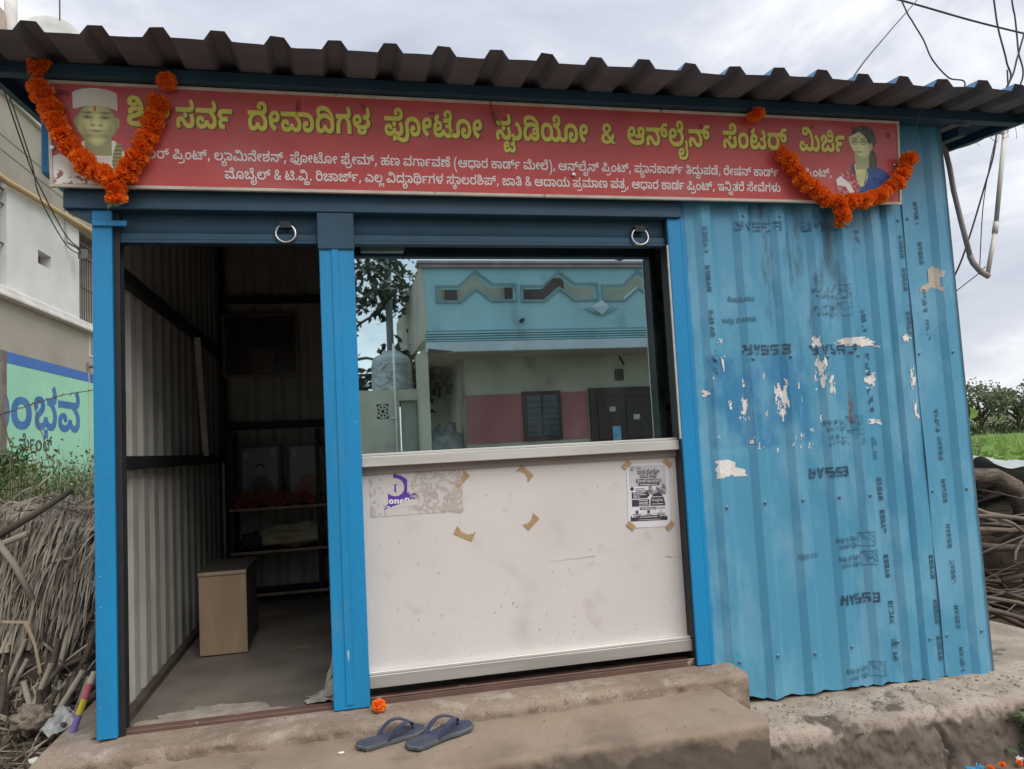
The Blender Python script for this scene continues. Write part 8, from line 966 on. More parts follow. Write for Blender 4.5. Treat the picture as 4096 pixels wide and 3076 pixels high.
# scuffs and drips on the white panel
m_scuff = M('scuff', (.20, .18, .17), (.30, .27, .25), 20, .6); q = random.Random(11)
for i in range(92):
    x = q.gauss(1.75, .3) if i < 32 else q.uniform(1.2, 2.6); z = q.gauss(.28, .08) if i < 32 else (q.uniform(.2, .9) if i < 60 else .13+abs(q.gauss(0, .07)))
    if not (1.19 < x < 2.6 and .14 < z < .93) or (2.35 < x < 2.6 and z > .6): continue
    w, h_ = q.uniform(.0015, .004), q.uniform(.002, .012 if i < 60 else .005)
    MB().add([(x, PY-.0006, z), (x+w, PY-.0006, z+h_*.1), (x+w*.8, PY-.0006, z+h_), (x+w*.2, PY-.0006, z+h_*.9)], [(0, 1, 2, 3)]).build('scuff', m_scuff, cp)
for a, b_, c, d, t in ((1.98, .512, 2.20, .520, .0018), (2.545, .49, 2.575, .485, .0045), (2.575, .485, 2.63, .482, .0016), (1.47, .655, 1.482, .635, .0025)):
    MB().add([(a, PY-.0007, b_), (c, PY-.0007, d-t/2), (c, PY-.0007, d+t/2), (a, PY-.0007, b_+t*.3)], [(0, 1, 2, 3)]).build('scuff', m_scuff, cp)

# ------------------------------------------------------------------ sandals on the step
m_sole = M('sandal_rubber', (.035, .045, .085), (.055, .062, .085), 14, .65, bump=.5, bscale=260); m_rim = M('sandal_rim', (.10, .115, .12), (.07, .08, .085), 20, .7); m_strap = M('sandal_strap', (.045, .05, .10), (.035, .04, .075), 14, .5)
def sandal(heel, toe, zb, left, label, lift=0):
    h_, t_ = Vector(heel), Vector(toe); d = (t_-h_); Ln = d.length; d.normalize(); sdv = Vector((d.y, -d.x, 0))
    th = thing('flip_flop', label, 'sandal', (heel[0], heel[1], zb), 'pair of sandals on the step')
    outline = []
    prof_r = [(0, .0), (.015, .55), (.06, .80), (.2, .80), (.38, .72), (.55, .78), (.72, 1.0), (.86, .98), (.95, .70), (.99, .32), (1, .0)]; prof_l = [(0, .0), (.015, .55), (.06, .80), (.2, .80), (.38, .78), (.55, .88), (.72, 1.02), (.86, .86), (.95, .52), (.99, .24), (1, .0)]
    if left: prof_r, prof_l = prof_l, prof_r
    W_ = .057; N_ = 22
    rt = [(i/N_, lerp(prof_r, i/N_)*W_) for i in range(N_+1)]; lt = [(i/N_, -lerp(prof_l, i/N_)*W_) for i in range(N_, -1, -1)][1:-1]
    ol = rt+lt
    def top(s_, w): return h_+d*(s_*Ln)+sdv*w
    def zt(s_): return zb+.017+lift*s_+.006*max(0, s_-.75)*4*.25
    mb = MB(); n_ = len(ol); lay = [(-.0, .97), (.006, 1.0), (.013, 1.0), (.017, .965)]
    for hz, k in lay: mb.v += [tuple(Vector((*top(.5+(s_-.5)*(k if k < 1 else 1), w*k)[:2], zt(s_)-.017+hz))) for s_, w in ol]
    for l in range(3): mb.f += [(l*n_+i, l*n_+(i+1) % n_, (l+1)*n_+(i+1) % n_, (l+1)*n_+i) for i in range(n_)]; mb.m += [1]*n_
    mb.f.append(tuple(3*n_+i for i in range(n_))); mb.m.append(0); mb.f.append(tuple(range(n_))[::-1]); mb.m.append(1)
    mb.build('sole', [m_sole, m_rim], th)
    post = top(.80, .004 if left else -.004); zp = zt(.8)
    for side in (1, -1):
        e = top(.36, side*.040); mids = []
        for i in range(11):
            t = i/10; p = Vector((post.x, post.y, zp+.018)).lerp(Vector((e.x, e.y, zt(.36)-.002)), t); p += sdv*side*.018*math.sin(math.pi*t)+Vector((0, 0, .034*math.sin(math.pi*min(1, t*1.05))**.8)); mids.append(p)
        mb = MB(); 
        for i, p in enumerate(mids):
            t = (mids[min(i+1, 10)]-mids[max(i-1, 0)]).normalized(); w = .0055+.006*math.sin(math.pi*min(1, i/10*.8+.1)); nn = Vector((0, 0, 1))-t*t.z; nn.normalize(); bb_ = t.cross(nn)
            mb.v += [tuple(p+bb_*(a*w)+nn*(b_*.0022)) for a, b_ in ((-1, -1), (1, -1), (1, 1), (-1, 1))]
        mb.f = [(i*4+j, i*4+(j+1) % 4, (i+1)*4+(j+1) % 4, (i+1)*4+j) for i in range(10) for j in range(4)]+[(0, 1, 2, 3), (43, 42, 41, 40)]; mb.m = [0]*len(mb.f); mb.build('strap', m_strap, th, auto=50)
    MB().tube([(post.x, post.y, zp-.004), (post.x, post.y, zp+.012), (post.x-d.x*.006, post.y-d.y*.006, zp+.021)], [.006, .0045, .006], 8).build('toe_post', m_strap, th, smooth=True)
sandal((1.105, -.297, 0), (1.372, -.172, 0), -.056, True, 'worn blue rubber flip flop nearer the pillar, partly under its pair'); sandal((1.288, -.372, 0), (1.548, -.203, 0), -.055, False, 'worn blue rubber flip flop lying further right on the step', .004)
sc_ = MB().blob((1.045, -.305, -.054), (.012, .006, .003), .5, 3, 4, 8, 5); sc_.build('paper_bit', m_white, label='tiny white scrap of paper on the step beside the sandals', cat='litter', origin=(1.045, -.305, -.056))

# ------------------------------------------------------------------ inside the shop
m_ply = M('plywood', (.40, .29, .19), (.34, .24, .155), 3, .6, stretch=(4, 4, .6)); m_plytop = M('dark_laminate', (.085, .075, .065), (.065, .058, .05), 6, .5); m_plyedge = M('ply_edge', (.42, .32, .22), (.33, .25, .17), 30, .7); m_rack = M('rack_board', (.48, .35, .25), (.40, .29, .20), 12, .7)
st = thing('wooden_stool_box', 'plywood box stool with dark top standing in the doorway', 'box', (.43, 1.4, 0))
MB().box(.306, .546, 1.148, 1.164, .005, .425).build('front_board', m_ply, st, bevel=.001)
MB().box(.302, .552, 1.144, 1.70, .427, .446).build('top_board', [m_plytop], st, bevel=.001); MB().box(.302, .552, 1.1405, 1.1435, .427, .446).build('edge_strip', m_plyedge, st)
MB().box(.534, .5465, 1.166, 1.69, .005, .425).build('side_board', m_plytop, st); MB().box(.306, .3185, 1.166, 1.69, .005, .425).build('side_board', m_plytop, st); MB().box(.5468, .5495, 1.148, 1.165, .005, .425).build('edge_strip', m_plyedge, st)
rk = thing('shelf_rack', 'black steel rack with thin wooden shelves at the back of the shop', 'rack', (.62, 2.75, 0))
for x in (.285, .90):
    for y in (2.62, 2.90): MB().box(x-.015, x+.015, y-.015, y+.015, 0, 1.25).build('post', m_black, rk)
for z, x0_ in ((.67, .27), (.357, .27), (.05, .27)):
    MB().box(x0_, .955, 2.60, 2.93, z, z+.012).build('shelf', m_black, rk); MB().box(x0_, .955, 2.592, 2.599, z-.004, z+.014).build('shelf_edge', m_rack, rk)
m_frame = M('photo_frame', (.015, .013, .012), (.02, .017, .015), 9, .4); m_phot = M('photo_blue_print', (.15, .20, .20), (.20, .26, .26), 3, .3); m_cloth1 = M('sari_print', (.035, .035, .13), (.14, .06, .07), 10, .4); m_skin = M('printed_face', (.36, .27, .21), (.28, .2, .15), 10, .4); m_pwhite = M('printed_pale', (.5, .46, .45), (.4, .37, .36), 10, .4)
def framed(x0_, x1_, z0, z1, y, label, cloth, hasface):
    t = thing('framed_photograph', label, 'picture frame', ((x0_+x1_)/2, y, z0))
    for a, b_, c, d in ((x0_, z0, x1_, z0+.025), (x0_, z1-.025, x1_, z1), (x0_, z0+.0255, x0_+.025, z1-.0255), (x1_-.025, z0+.0255, x1_, z1-.0255)): MB().box(a, c, y-.012, y+.012, b_, d).build('frame_bar', m_frame, t)
    MB().box(x0_+.02, x1_-.02, y-.004, y+.006, z0+.02, z1-.02).build('print', m_phot, t)
    cx = (x0_+x1_)/2; w = x1_-x0_
    MB().add([(cx+w*a, y-.006, z0+.03+(z1-z0)*b_) for a, b_ in ((-.34, .05), (-.28, .25), (-.12, .40), (.1, .42), (.26, .32), (.36, .10), (.3, .03), (-.3, .03))], [tuple(range(8))]).build('printed_figure', cloth, t)
    if hasface:
        MB().add([(cx+.032*math.cos(k*.524), y-.007, z0+.03+(z1-z0)*.50+.042*math.sin(k*.524)) for k in range(12)], [tuple(range(12))]).build('printed_figure', m_skin, t); MB().add([(cx+.036*math.cos(k*.524), y-.0066, z0+.03+(z1-z0)*.55+.036*math.sin(k*.524)) for k in range(12)], [tuple(range(12))]).build('printed_figure', m_frame, t)
    for s_ in (-1, 1): MB().add([(cx+s_*w*.32+.022*math.cos(k*.524), y-.0065, z1-.075+.028*math.sin(k*.524)) for k in range(12)], [tuple(range(12))]).build('printed_figure', m_pwhite, t)
framed(.315, .625, .684, 1.150, 2.80, 'dim framed photograph of a seated woman standing left on the top shelf', m_cloth1, True)
framed(.665, .965, .684, 1.145, 2.80, 'dim framed photograph with pink turbaned figure standing right on the top shelf', M('turban_print', (.40, .20, .17), (.3, .15, .12), 20, .5), False)
dt = thing('framed_picture', 'dark framed picture hanging high on the back wall', 'picture frame', (.48, 2.94, 1.68))
for a, b_, c, d in ((.20, 1.68, .77, 1.70), (.20, 2.16, .77, 2.18), (.20, 1.7005, .22, 2.1595), (.75, 1.7005, .77, 2.1595)): MB().box(a, c, 2.925, 2.945, b_, d).build('frame_bar', M('old_frame', (.28, .21, .15), (.2, .15, .11), 9, .4), dt)
MB().box(.22, .75, 2.932, 2.944, 1.70, 2.16).build('print', M('deity_print', (.09, .055, .05), (.04, .035, .05), 9, .3, lo=.4, hi=.6), dt)
MB().box(.40, .58, 2.9295, 2.9315, 1.72, 1.90).build('printed_panel', M('print_panel', (.25, .15, .10), (.15, .09, .075), 30, .4), dt)
hp = thing('dry_garland_heap', 'heap of faded orange marigolds along the top shelf', 'garland', (.62, 2.68, .684))
q = random.Random(3)
for i in range(42):
    t = i/41; bloom((.305+.63*t, 2.68+q.uniform(-.04, .05), .705+q.uniform(0, .07)*(1.2-abs(t-.3))), hp, q.uniform(.75, 1.0), (q.uniform(-.5, .5), -.6, .5), 300+i, True)
m_sack = M('woven_sack', (.62, .57, .38), (.52, .48, .31), 8, .7, bump=.5, bscale=30, stretch=(1, 1, 3))
MB().blob((.70, 2.73, .455), (.23, .12, .088), .35, 1.6, 6, 34, 22, -.085).build('plastic_sack', m_sack, smooth=True, label='crumpled pale yellow woven sack on the middle shelf', cat='sack', origin=(.70, 2.73, .37))
MB().blob((.42, 2.74, .43), (.10, .10, .065), .4, 2, 9, 22, 14, -.06).build('cloth_bundle', M('purple_cloth', (.09, .055, .09), (.06, .04, .06), 12, .8), smooth=True, label='dull purple cloth bundle left of the sack on the shelf', cat='bundle', origin=(.42, 2.74, .37))
m_rag = M('grey_rag', (.36, .335, .29), (.26, .24, .205), 7, .9, bump=.4, bscale=50)
mb = MB(); nu, nv = 46, 30
def ragp(u, v):
    a = (u-.5)*.30; b_ = v; prof = math.exp(-((u-.72)/.24)**2)
    x = .905+u*.17-.02*fbm(u*4, v*3); y = .235-.14*(1-v)+.03*fbm(u*3, v*4+7); fold = .5+.5*math.sin(v*11+5*u+2*fbm(u*3, v*3))
    z = .004+(.165*prof*v**.7)*(.75+.35*fold)+.012*fold*(1-abs(2*u-1))
    return (x, y+.012*fold, z)
mb.grid(nu, nv, ragp, keep=lambda u, v: u > .10*(1-v)*2 or v > .3)
mb.build('floor_rag', m_rag, smooth=True, label='crumpled grey floor cloth heaped against the middle pillar', cat='cloth', origin=(1.0, .2, 0))
# ------------------------------------------------------------------ tall house along the left, its wall running back from the street
WA = math.radians(2.8); WB = Vector((-7.2, 20, 0)); WD = Vector((math.sin(WA), math.cos(WA), 0)); WN = Vector((math.cos(WA), -math.sin(WA), 0))
def wl(s_, z, off=0.0): p = WB+WD*s_+WN*off; return (p.x, p.y, z)
house = thing('painted_house', 'tall grey and white house with painted green ground floor wall at left', 'house', (-7.4, 22, -.5))
m_grey = M('grey_plaster', (.34, .31, .255), (.29, .265, .22), .5, .9, bump=.2, bscale=8, c3=(.22, .195, .16), s3=.5, t3=(.56, .70)); m_wht = M('white_plaster', (.64, .64, .62), (.56, .56, .54), .6, .9, c3=(.44, .43, .41), s3=.8, t3=(.62, .75)); m_trim = M('white_trim', (.66, .65, .62), (.56, .55, .52), 1.5, .8)
m_green = M('green_wallpaint', (.28, .58, .40), (.25, .53, .37), .5, .85, c3=(.33, .60, .45), s3=.9, t3=(.55, .7)); m_band = M('blue_wallpaint', (.045, .13, .40), (.05, .15, .40), .7, .85); m_letter = M('blue_letter_paint', (.035, .13, .34), (.055, .17, .37), 1.5, .85); m_dletter = M('dark_letter_paint', (.03, .05, .05), (.05, .08, .075), 2, .85); m_tanpipe = M('ochre_pipe', (.46, .33, .17), (.40, .28, .14), 2, .7); m_brick = M('old_brick', (.24, .13, .10), (.17, .09, .075), 8, .9, lo=.4, hi=.6); m_peach = M('peach_plaster', (.55, .42, .36), (.5, .38, .33), .8, .9)
def wbox(name, s0, s1, z0, z1, o0, o1, mat, parent=house, bevel=0):
    return MB().prism([(s0, z0), (s1, z0), (s1, z1), (s0, z1)], lambda a, b_, d: wl(a, b_, d), o0, o1).build(name, mat, parent, bevel=bevel)
S0_, S1_ = -3.2, 13.0
wbox('ground_floor_wall', S0_, S1_, -.6, 3.79, -6, .05, m_green)
wbox('painted_band', S0_, S1_, 3.792, 4.09, -6, .052, m_band); wbox('middle_wall', S0_, S1_, 4.092, 5.44, -6, .0, m_grey)
wbox('ledge', S0_, S1_, 5.442, 5.55, -6, .22, m_trim, bevel=.02); wbox('ledge', S0_, S1_, 5.552, 5.74, -6, .14, m_trim, bevel=.03)
# first floor with openings: wall pieces between the two barred windows
wbox('upper_wall', S0_, -2.9, 5.742, 8.70, -6, .0, m_wht)
wbox('upper_wall', -1.5, .35, 5.742, 8.70, -.35, .0, m_wht); wbox('upper_wall', 1.23, 3.36, 5.742, 8.70, -.35, .0, m_wht); wbox('upper_wall', .35, 1.23, 5.742, 6.88, -.35, .0, m_wht); wbox('upper_wall', .35, 1.23, 7.27, 8.70, -.35, .0, m_wht); wbox('upper_wall', 5.2, S1_, 5.742, 8.70, -6, .0, m_wht)
nv_ = wbox('niche', .34, 1.24, 6.87, 7.28, -.38, -.30, m_brick)
for (a, b_) in ((-2.9, -1.5), (3.36, 5.2)):
    wn_ = wbox('barred_window', a, b_, 5.742, 8.70, -.9, -.75, m_brick)
    for k in range(int((b_-a)/.20)):
        s_ = a+.1+k*.20; wbox('bar', s_, s_+.03, 5.76, 8.66, -.12, -.09, M('window_bar', (.10, .075, .065), (.07, .05, .045), 5, .7), wn_)
    for z in (6.9, 7.95, 8.35): wbox('bar', a, b_, z, z+.045, -.089, -.06, M('window_bar', (.10, .075, .065), (.07, .05, .045), 5, .7), wn_)
MB().tube([wl(S0_, 8.50+.0, .12), wl(-1.85, 8.50, .12), wl(4.4, 8.88, .12), wl(8, 9.1, .12)], .085, 8).build('drain_pipe', m_tanpipe, house, smooth=True)
wbox('parapet_wall', S0_, S1_, 8.702, 10.85, -6, .0, m_grey); wbox('coping', S0_, S1_, 10.852, 10.98, -6.1, .10, m_trim, bevel=.02); wbox('coping', S0_, S1_, 10.982, 11.08, -6.1, .17, m_trim, bevel=.02)
for z in (9.35, 9.75): wbox('groove_moulding', S0_, S1_, z, z+.03, .0, .015, m_grey)
MB().tube([wl(2.17, 10.9, .06), wl(2.2, 7.95, .06)], .03, 6).build('white_conduit', m_trim, house, smooth=True)
lamp = MB().tube([wl(2.2, 8.0, .05), wl(2.4, 7.85, .3), wl(2.7, 7.75, .35)], .03, 6); lamp.prism([(2.55, 7.55), (2.95, 7.72), (2.9, 7.95), (2.6, 7.85)], wl, .25, .42); lamp.build('street_light', M('lamp_grey', (.10, .10, .10), (.07, .07, .07), 6, .6), house)
sw = wbox('small_window', 4.13, 5.0, 4.67, 5.50, -.2, .02, m_trim); wbox('pane', 4.21, 4.92, 4.75, 5.42, .022, .03, M('dull_pane', (.20, .19, .165), (.15, .145, .13), 3, .4), sw)
MB().tube([wl(4.05, 4.33, -.1), wl(4.05, 4.33, .35)], .07, 8).tube([wl(3.95, 4.2, .02), wl(3.95, 4.45, .02)], .04, 6).build('spout', M('spout_grey', (.2, .19, .18), (.14, .13, .125), 6, .8), house)
wbox('stain_column', -1.95, -1.62, .2, 4.1, .0525, .06, M('wall_stain', (.13, .11, .09), (.2, .18, .15), 2, .9)); wbox('joint', 3.92, 4.0, .2, 4.09, .053, .058, M('joint_stain', (.42, .50, .36), (.36, .40, .30), 2, .9))
wbox('stair_head', -3.1, -1.02, 11.085, 13.5, -4.0, -.25, m_peach); MB().tube([wl(-.80, 11.08, -.2), wl(-.80, 15.5, -.2)], .17, 8).build('vent_pipe', m_trim, house, smooth=True)
wbox('stair_head', 1.0, 1.6, 11.085, 11.9, -1.6, -1.2, m_grey)
# lettering painted on the green wall
for w, (a, b_, z, h_) in zip(LINES['wall'], ((-2.3, -1.46, 2.13, .95), (-1.38, -.20, 2.13, .95), (-.06, 1.44, 2.14, .95), (1.53, 3.17, 2.13, .95))):
    lo_, hi_ = word_bounds(w); sx = (b_-a)/(hi_-lo_); mb = MB(); put_word(mb, w, lambda x, y: wl(x, y, .056), sx, .00165, a-lo_*sx, z); mb.build('lettering', m_letter, house)
ws = LINES['wall2']; 
for w, (a, b_) in zip(ws, ((-.95, -.05), (.02, .42), (.50, 1.10))):
    lo_, hi_ = word_bounds(w); sx = (b_-a)/(hi_-lo_); mb = MB(); put_word(mb, w, lambda x, y: wl(x, y, .057), sx, .00058, a-lo_*sx, 1.55); mb.build('lettering', m_dletter, house)
mb = MB(); put_word(mb, LINES['wall'][2], lambda x, y: wl(x, y, .056), .0018, .00165, 4.4, 2.05); mb.build('lettering', m_letter, house)
# dish on the roof behind the shop's eave
dish = thing('satellite_dish', 'pale satellite dish on the house roof just above the corrugated eave', 'dish', wl(1.9, 11.08, -.2)); dc = Vector(wl(1.62, 14.05, -.1)); ax = Vector((.25, -1, .30)).normalized(); qd = ax.to_track_quat('Z', 'Y')
mb = MB().lathe([(0, .0), (.3, .03), (.6, .12), (.85, .25), (.87, .25), (.6, .10), (.3, .01), (0, -.02)], (0, 0, 0), 24); mb.v = [tuple(qd @ Vector(v)+dc) for v in mb.v]; mb.build('reflector', M('dish_white', (.58, .59, .56), (.52, .53, .5), 3, .5), dish, smooth=True)
MB().tube([dc, Vector(wl(1.2, 11.08, -.2))], .06, 8).build('mast', m_trim, dish); MB().tube([dc+Vector((.35, -.4, .55)), dc+Vector((.35, -.4, 1.25))], .02, 6).build('antenna_rod', m_black, dish)
mb = MB().blob(dc+Vector((.05, -.28, -.35)), (.18, .18, .18), .05, 2, 1, 10, 8); mb.build('feed_horn', m_trim, dish, smooth=True)
# two slack cables in front of the house
m_cable = M('cable_black', (.035, .035, .04), (.05, .05, .055), 9, .7)
def cable(pts, r, label, n=14):
    P_ = [Vector(p) for p in pts]; out = []
    for i in range(len(P_)-1):
        a, b_, c, d = P_[max(i-1, 0)], P_[i], P_[i+1], P_[min(i+2, len(P_)-1)]
        for k in range(n):
            t = k/n; out.append(.5*((2*b_)+(c-a)*t+(2*a-5*b_+4*c-d)*t*t+(3*b_-a-3*c+d)*t**3))
    out.append(P_[-1]); return MB().tube(out, r, 6).build('cable', m_cable, smooth=True, label=label, cat='cable', origin=pts[0])
cable([wl(-6, 13.5, .6), wl(-1.85, 9.55, .5), wl(-.6, 8.75, .45), wl(1.2, 7.95, .4), wl(2.45, 7.85, .35)], .02, 'upper of two slack cables sagging across the white house wall')
cable([wl(-6, 13.2, .7), wl(-1.85, 9.50, .6), wl(-.9, 8.4, .55), wl(1.0, 7.65, .45), wl(2.3, 7.65, .35)], .018, 'lower of two slack cables sagging across the white house wall')

# ------------------------------------------------------------------ vegetation helpers
def blade(mb, p, h_, w, az, bend, mi=0, seg=3):
    p = Vector(p); d = Vector((math.cos(az), math.sin(az), 0)); sdv = Vector((-d.y, d.x, 0)); base = len(mb.v)
    for i in range(seg+1):
        t = i/seg; c = p+Vector((0, 0, h_*t*(1-.25*bend*t)))+d*(h_*bend*t*t); ww = w*(1-t)**.8*.5+.0004
        mb.v += [tuple(c-sdv*ww), tuple(c+sdv*ww)]
    for i in range(seg): mb.f.append((base+2*i, base+2*i+1, base+2*i+3, base+2*i+2)); mb.m.append(mi)
def leafq(mb, c, s_, q, mi=0, long=1.5):
    n_ = Vector((q.gauss(0, 1), q.gauss(0, 1), q.gauss(.4, 1))).normalized(); a = n_.cross(Vector((q.uniform(-1, 1), q.uniform(-1, 1), q.uniform(-1, 1)))).normalized(); b_ = n_.cross(a); c = Vector(c)
    mb.add([c-a*s_*long*.5, c+b_*s_*.35+a*s_*.05, c+a*s_*long*.5, c-b_*s_*.35+a*s_*.05], [(0, 1, 2, 3)], mi)
m_leafA = M('leaf_green', (.075, .125, .030), (.045, .085, .022), 5, .6, trans=.3); m_leafB = M('leaf_grey_green', (.13, .155, .065), (.09, .115, .045), 5, .7, trans=.25); m_straw = M('dry_straw', (.30, .235, .155), (.21, .165, .11), 7, .85); m_bark = M('bark', (.11, .085, .065), (.07, .055, .042), 9, .9, bump=.5, bscale=30); m_yfl = M('yellow_floret', (.55, .45, .08), (.45, .35, .06), 9, .7)
# weeds on the bank behind the cane
q = random.Random(21); mb = MB()
for i in range(7500):
    y = q.uniform(4.4, 8.2); x = q.uniform(-4.6, .1)*(.5+y/14); z = ground_z(x, y)-.03; h_ = q.uniform(.40, .92)*(1.15 if q.random() < .15 else 1)
    blade(mb, (x, y, z), h_, q.uniform(.006, .016), q.uniform(0, 6.28), q.uniform(.1, .8), 0 if q.random() < .38 else (1 if q.random() < .7 else 2))
    if i % 3 == 0:
        for k in range(5): leafq(mb, (x+q.gauss(0, .05), y+q.gauss(0, .05), z+h_*q.uniform(.3, 1)), q.uniform(.02, .045), q, 1 if k % 2 else 0)
    if i % 4 == 0: leafq(mb, (x+q.gauss(0, .04), y, z+h_*q.uniform(.85, 1.05)), q.uniform(.012, .02), q, 3, 1)
for i in range(40):
    x, y = q.uniform(-3.0, -.5), q.uniform(4.6, 7.5); z = ground_z(x, y); h_ = q.uniform(.6, .85); mb.tube([(x, y, z), (x+q.uniform(-.08, .08), y, z+h_)], .003, 4, False, 2); mb.blob((x, y, z+h_), (.014, .014, .012), .2, 2, i, 6, 4, None, 2)
mb.build('weeds', [m_leafA, m_leafB, m_straw, m_yfl], kind='stuff', label='tangled weeds with small yellow flowers behind the cane bundles', cat='weeds')
# leafy bush at the far left
q = random.Random(5); mb = MB(); tr = thing('wild_bush', 'leafy green bush in front of the green wall at far left', 'bush', (-2.75, 6.6, .1))
for k in range(900):
    c = Vector((-2.72+q.gauss(0, .14), 6.6+q.gauss(0, .15), 1.0+q.gauss(0, .15))); a = q.uniform(0, 6.28)
    leafq(mb, c, q.uniform(.03, .06), q, 0, 2.4)
mb.build('crown', m_leafA, tr); mb = MB()
for k in range(7): mb.tube([(-2.72, 6.6, .3), (-2.72+q.gauss(0, .06), 6.6, .7), (-2.72+q.gauss(0, .14), 6.6+q.gauss(0, .1), 1.1)], [.012, .009, .004], 5)
mb.build('stem', m_bark, tr)
# barbed wire
bw = thing('barbed_wire', 'rusty barbed wire strand crossing in front of the painted wall', 'wire', (-2.0, 6, 1.2)); m_rust = M('rusty_wire', (.07, .05, .045), (.11, .07, .055), 30, .8)
bp_ = [(-3.6, 6.1, 1.42), (-2.542, 6, 1.663), (-2.396, 6, 1.706), (-2.199, 6, 1.775), (-1.925, 6, 1.853), (-1.613, 6, 1.898), (-.6, 6, 2.0)]
mb = MB().tube(bp_, .005, 5, False); mb2 = []
for k in range(22):
    t = k/21*(len(bp_)-1.001); i = int(t); p = Vector(bp_[i]).lerp(Vector(bp_[i+1]), t-i)
    for j in range(2): v = Vector((q.gauss(0, 1), q.gauss(0, 1), q.gauss(0, 1))).normalized()*.028; mb2.append(MB().tube([p-v, p+v], .003, 4, False))
mb.tube([(-2.199, 6, 1.770), (-2.175, 6, 1.559), (-2.114, 6, 1.391), (-2.065, 6, 1.1)], .005, 5, False); mb.tube([(-2.53, 6, 1.66), (-2.44, 6.05, 1.25), (-2.5, 6, .6)], .005, 5, False)
mb.build('strand', m_rust, bw); [b_.build('barb', m_rust, bw) for b_ in mb2]
MB().tube([(-3.6, 6.1, -.3), (-3.6, 6.1, 1.6)], .035, 8).build('fence_post', m_bark, smooth=True, label='wooden fence post at the far left end of the barbed wire', cat='post', origin=(-3.6, 6.1, -.3))
MB().tube([(-.6, 6.0, -.3), (-.6, 6.0, 2.1)], .035, 8).build('fence_post', m_bark, smooth=True, label='wooden fence post behind the shop at the near end of the barbed wire', cat='post', origin=(-.6, 6.0, -.3))

# ------------------------------------------------------------------ dried cane bundles at the left of the shop
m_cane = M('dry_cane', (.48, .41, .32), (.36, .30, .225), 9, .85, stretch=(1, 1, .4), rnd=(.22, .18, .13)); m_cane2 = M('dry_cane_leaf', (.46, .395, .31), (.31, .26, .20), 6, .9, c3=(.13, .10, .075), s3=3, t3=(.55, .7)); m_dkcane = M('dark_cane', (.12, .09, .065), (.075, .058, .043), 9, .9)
bun = thing('cane_bundle', 'tall tied bundle of dry cane stalks and leaves beside the left pillar', 'cane bundle', (-.6, 1.35, -.2))
q = random.Random(31); mb = MB()
def strand(mb, a, b_, w, sag, tw, mi=0, n=7):
    a, b_ = Vector(a), Vector(b_); d = (b_-a).normalized(); sdv = d.cross(Vector((math.sin(tw), -math.cos(tw), .1))).normalized(); base = len(mb.v)
    for i in range(n+1):
        t = i/n; c = a.lerp(b_, t)+Vector((0, -sag*math.sin(math.pi*t), sag*.5*math.sin(math.pi*t))); ww = w*(.35+.65*math.sin(math.pi*min(1, t*.9+.08)))*.5; mb.v += [tuple(c-sdv*ww), tuple(c+sdv*ww)]
    for i in range(n): mb.f.append((base+2*i, base+2*i+1, base+2*i+3, base+2*i+2)); mb.m.append(mi)
for i in range(7000):
    u = q.random(); dep = q.random()**2.0; front = .99+.5*dep
    xt = -1.15+1.02*u; top = (xt+.02+q.gauss(0, .03), front+.12+q.gauss(0, .03), .80+q.gauss(0, .05)-.05*abs(u-.5)); bot = (xt-.08+q.gauss(0, .05), front-.04+q.gauss(0, .03), .14+q.gauss(0, .12)+.25*u*u)
    t0_, t1_ = sorted((q.uniform(0, .55), q.uniform(.45, 1))); a = Vector(top).lerp(Vector(bot), t0_); b2 = Vector(top).lerp(Vector(bot), t1_)
    strand(mb, a, b2, q.uniform(.003, .0085), q.uniform(0, .03), q.uniform(-.6, .6), 0 if q.random() < .80 else 1)
for i in range(1500):
    u = q.random(); front = .975+.1*q.random(); xt = -1.15+1.0*u; z1 = q.uniform(.35, .80); Ln = q.uniform(.12, .38)
    a = Vector((xt+q.gauss(0, .02), front+.05, z1)); b2 = a+Vector((-.12*Ln/.4+q.gauss(0, .03), -.03, -Ln)); strand(mb, a, b2, q.uniform(.009, .021), q.uniform(0, .02), q.uniform(-.5, .5), 0 if q.random() < .80 else 1)
for i in range(420):                               # ruffled leaf tips on top and loose blades poking out to the right
    x = q.uniform(-1.15, -.12); y = q.uniform(1.1, 1.75); a = Vector((x, y, .80+q.gauss(0, .03))); b2 = a+Vector((q.gauss(.02, .11), q.gauss(-.05, .08), q.gauss(.04, .05))); strand(mb, a, b2, q.uniform(.006, .013), .02, q.uniform(-.8, .8), 0, 4)
for i in range(260):
    a = Vector((q.uniform(-.5, -.25), q.uniform(1.05, 1.4), q.uniform(.15, .75))); b2 = a+Vector((q.uniform(.08, .36), q.uniform(-.12, .15), q.uniform(-.18, .12))); strand(mb, a, b2, q.uniform(.006, .016), q.uniform(-.03, .05), q.uniform(-1, 1), 0 if q.random() < .5 else 1, 5)
lv = mb.build('leaf_mass', [m_cane2, m_dkcane], bun, kind='stuff')
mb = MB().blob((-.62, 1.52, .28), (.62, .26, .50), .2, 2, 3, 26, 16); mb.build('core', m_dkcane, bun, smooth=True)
def stalk_mesh(seed):
    q2 = random.Random(seed); Ln = 1.0; pts = []; rs = []
    for i in range(9):
        t = i/8; pts.append((.012*math.sin(t*4+seed), .012*math.cos(t*3+seed*2), t*Ln)); rs.append(.5*(1.0 if i % 2 else 1.12))
    mb = MB().tube([(a*.0, b_*.0, c) for a, b_, c in pts], [r*.03 for r in rs], 8); return mb
stalk_data = []
for s_ in range(3):
    o = stalk_mesh(s_).build('stalk', m_cane, local=True, auto=45); stalk_data.append(o.data); bpy.data.objects.remove(o)
dark_data = []
for me in stalk_data: d = me.copy(); d.materials[0] = m_dkcane; dark_data.append(d)
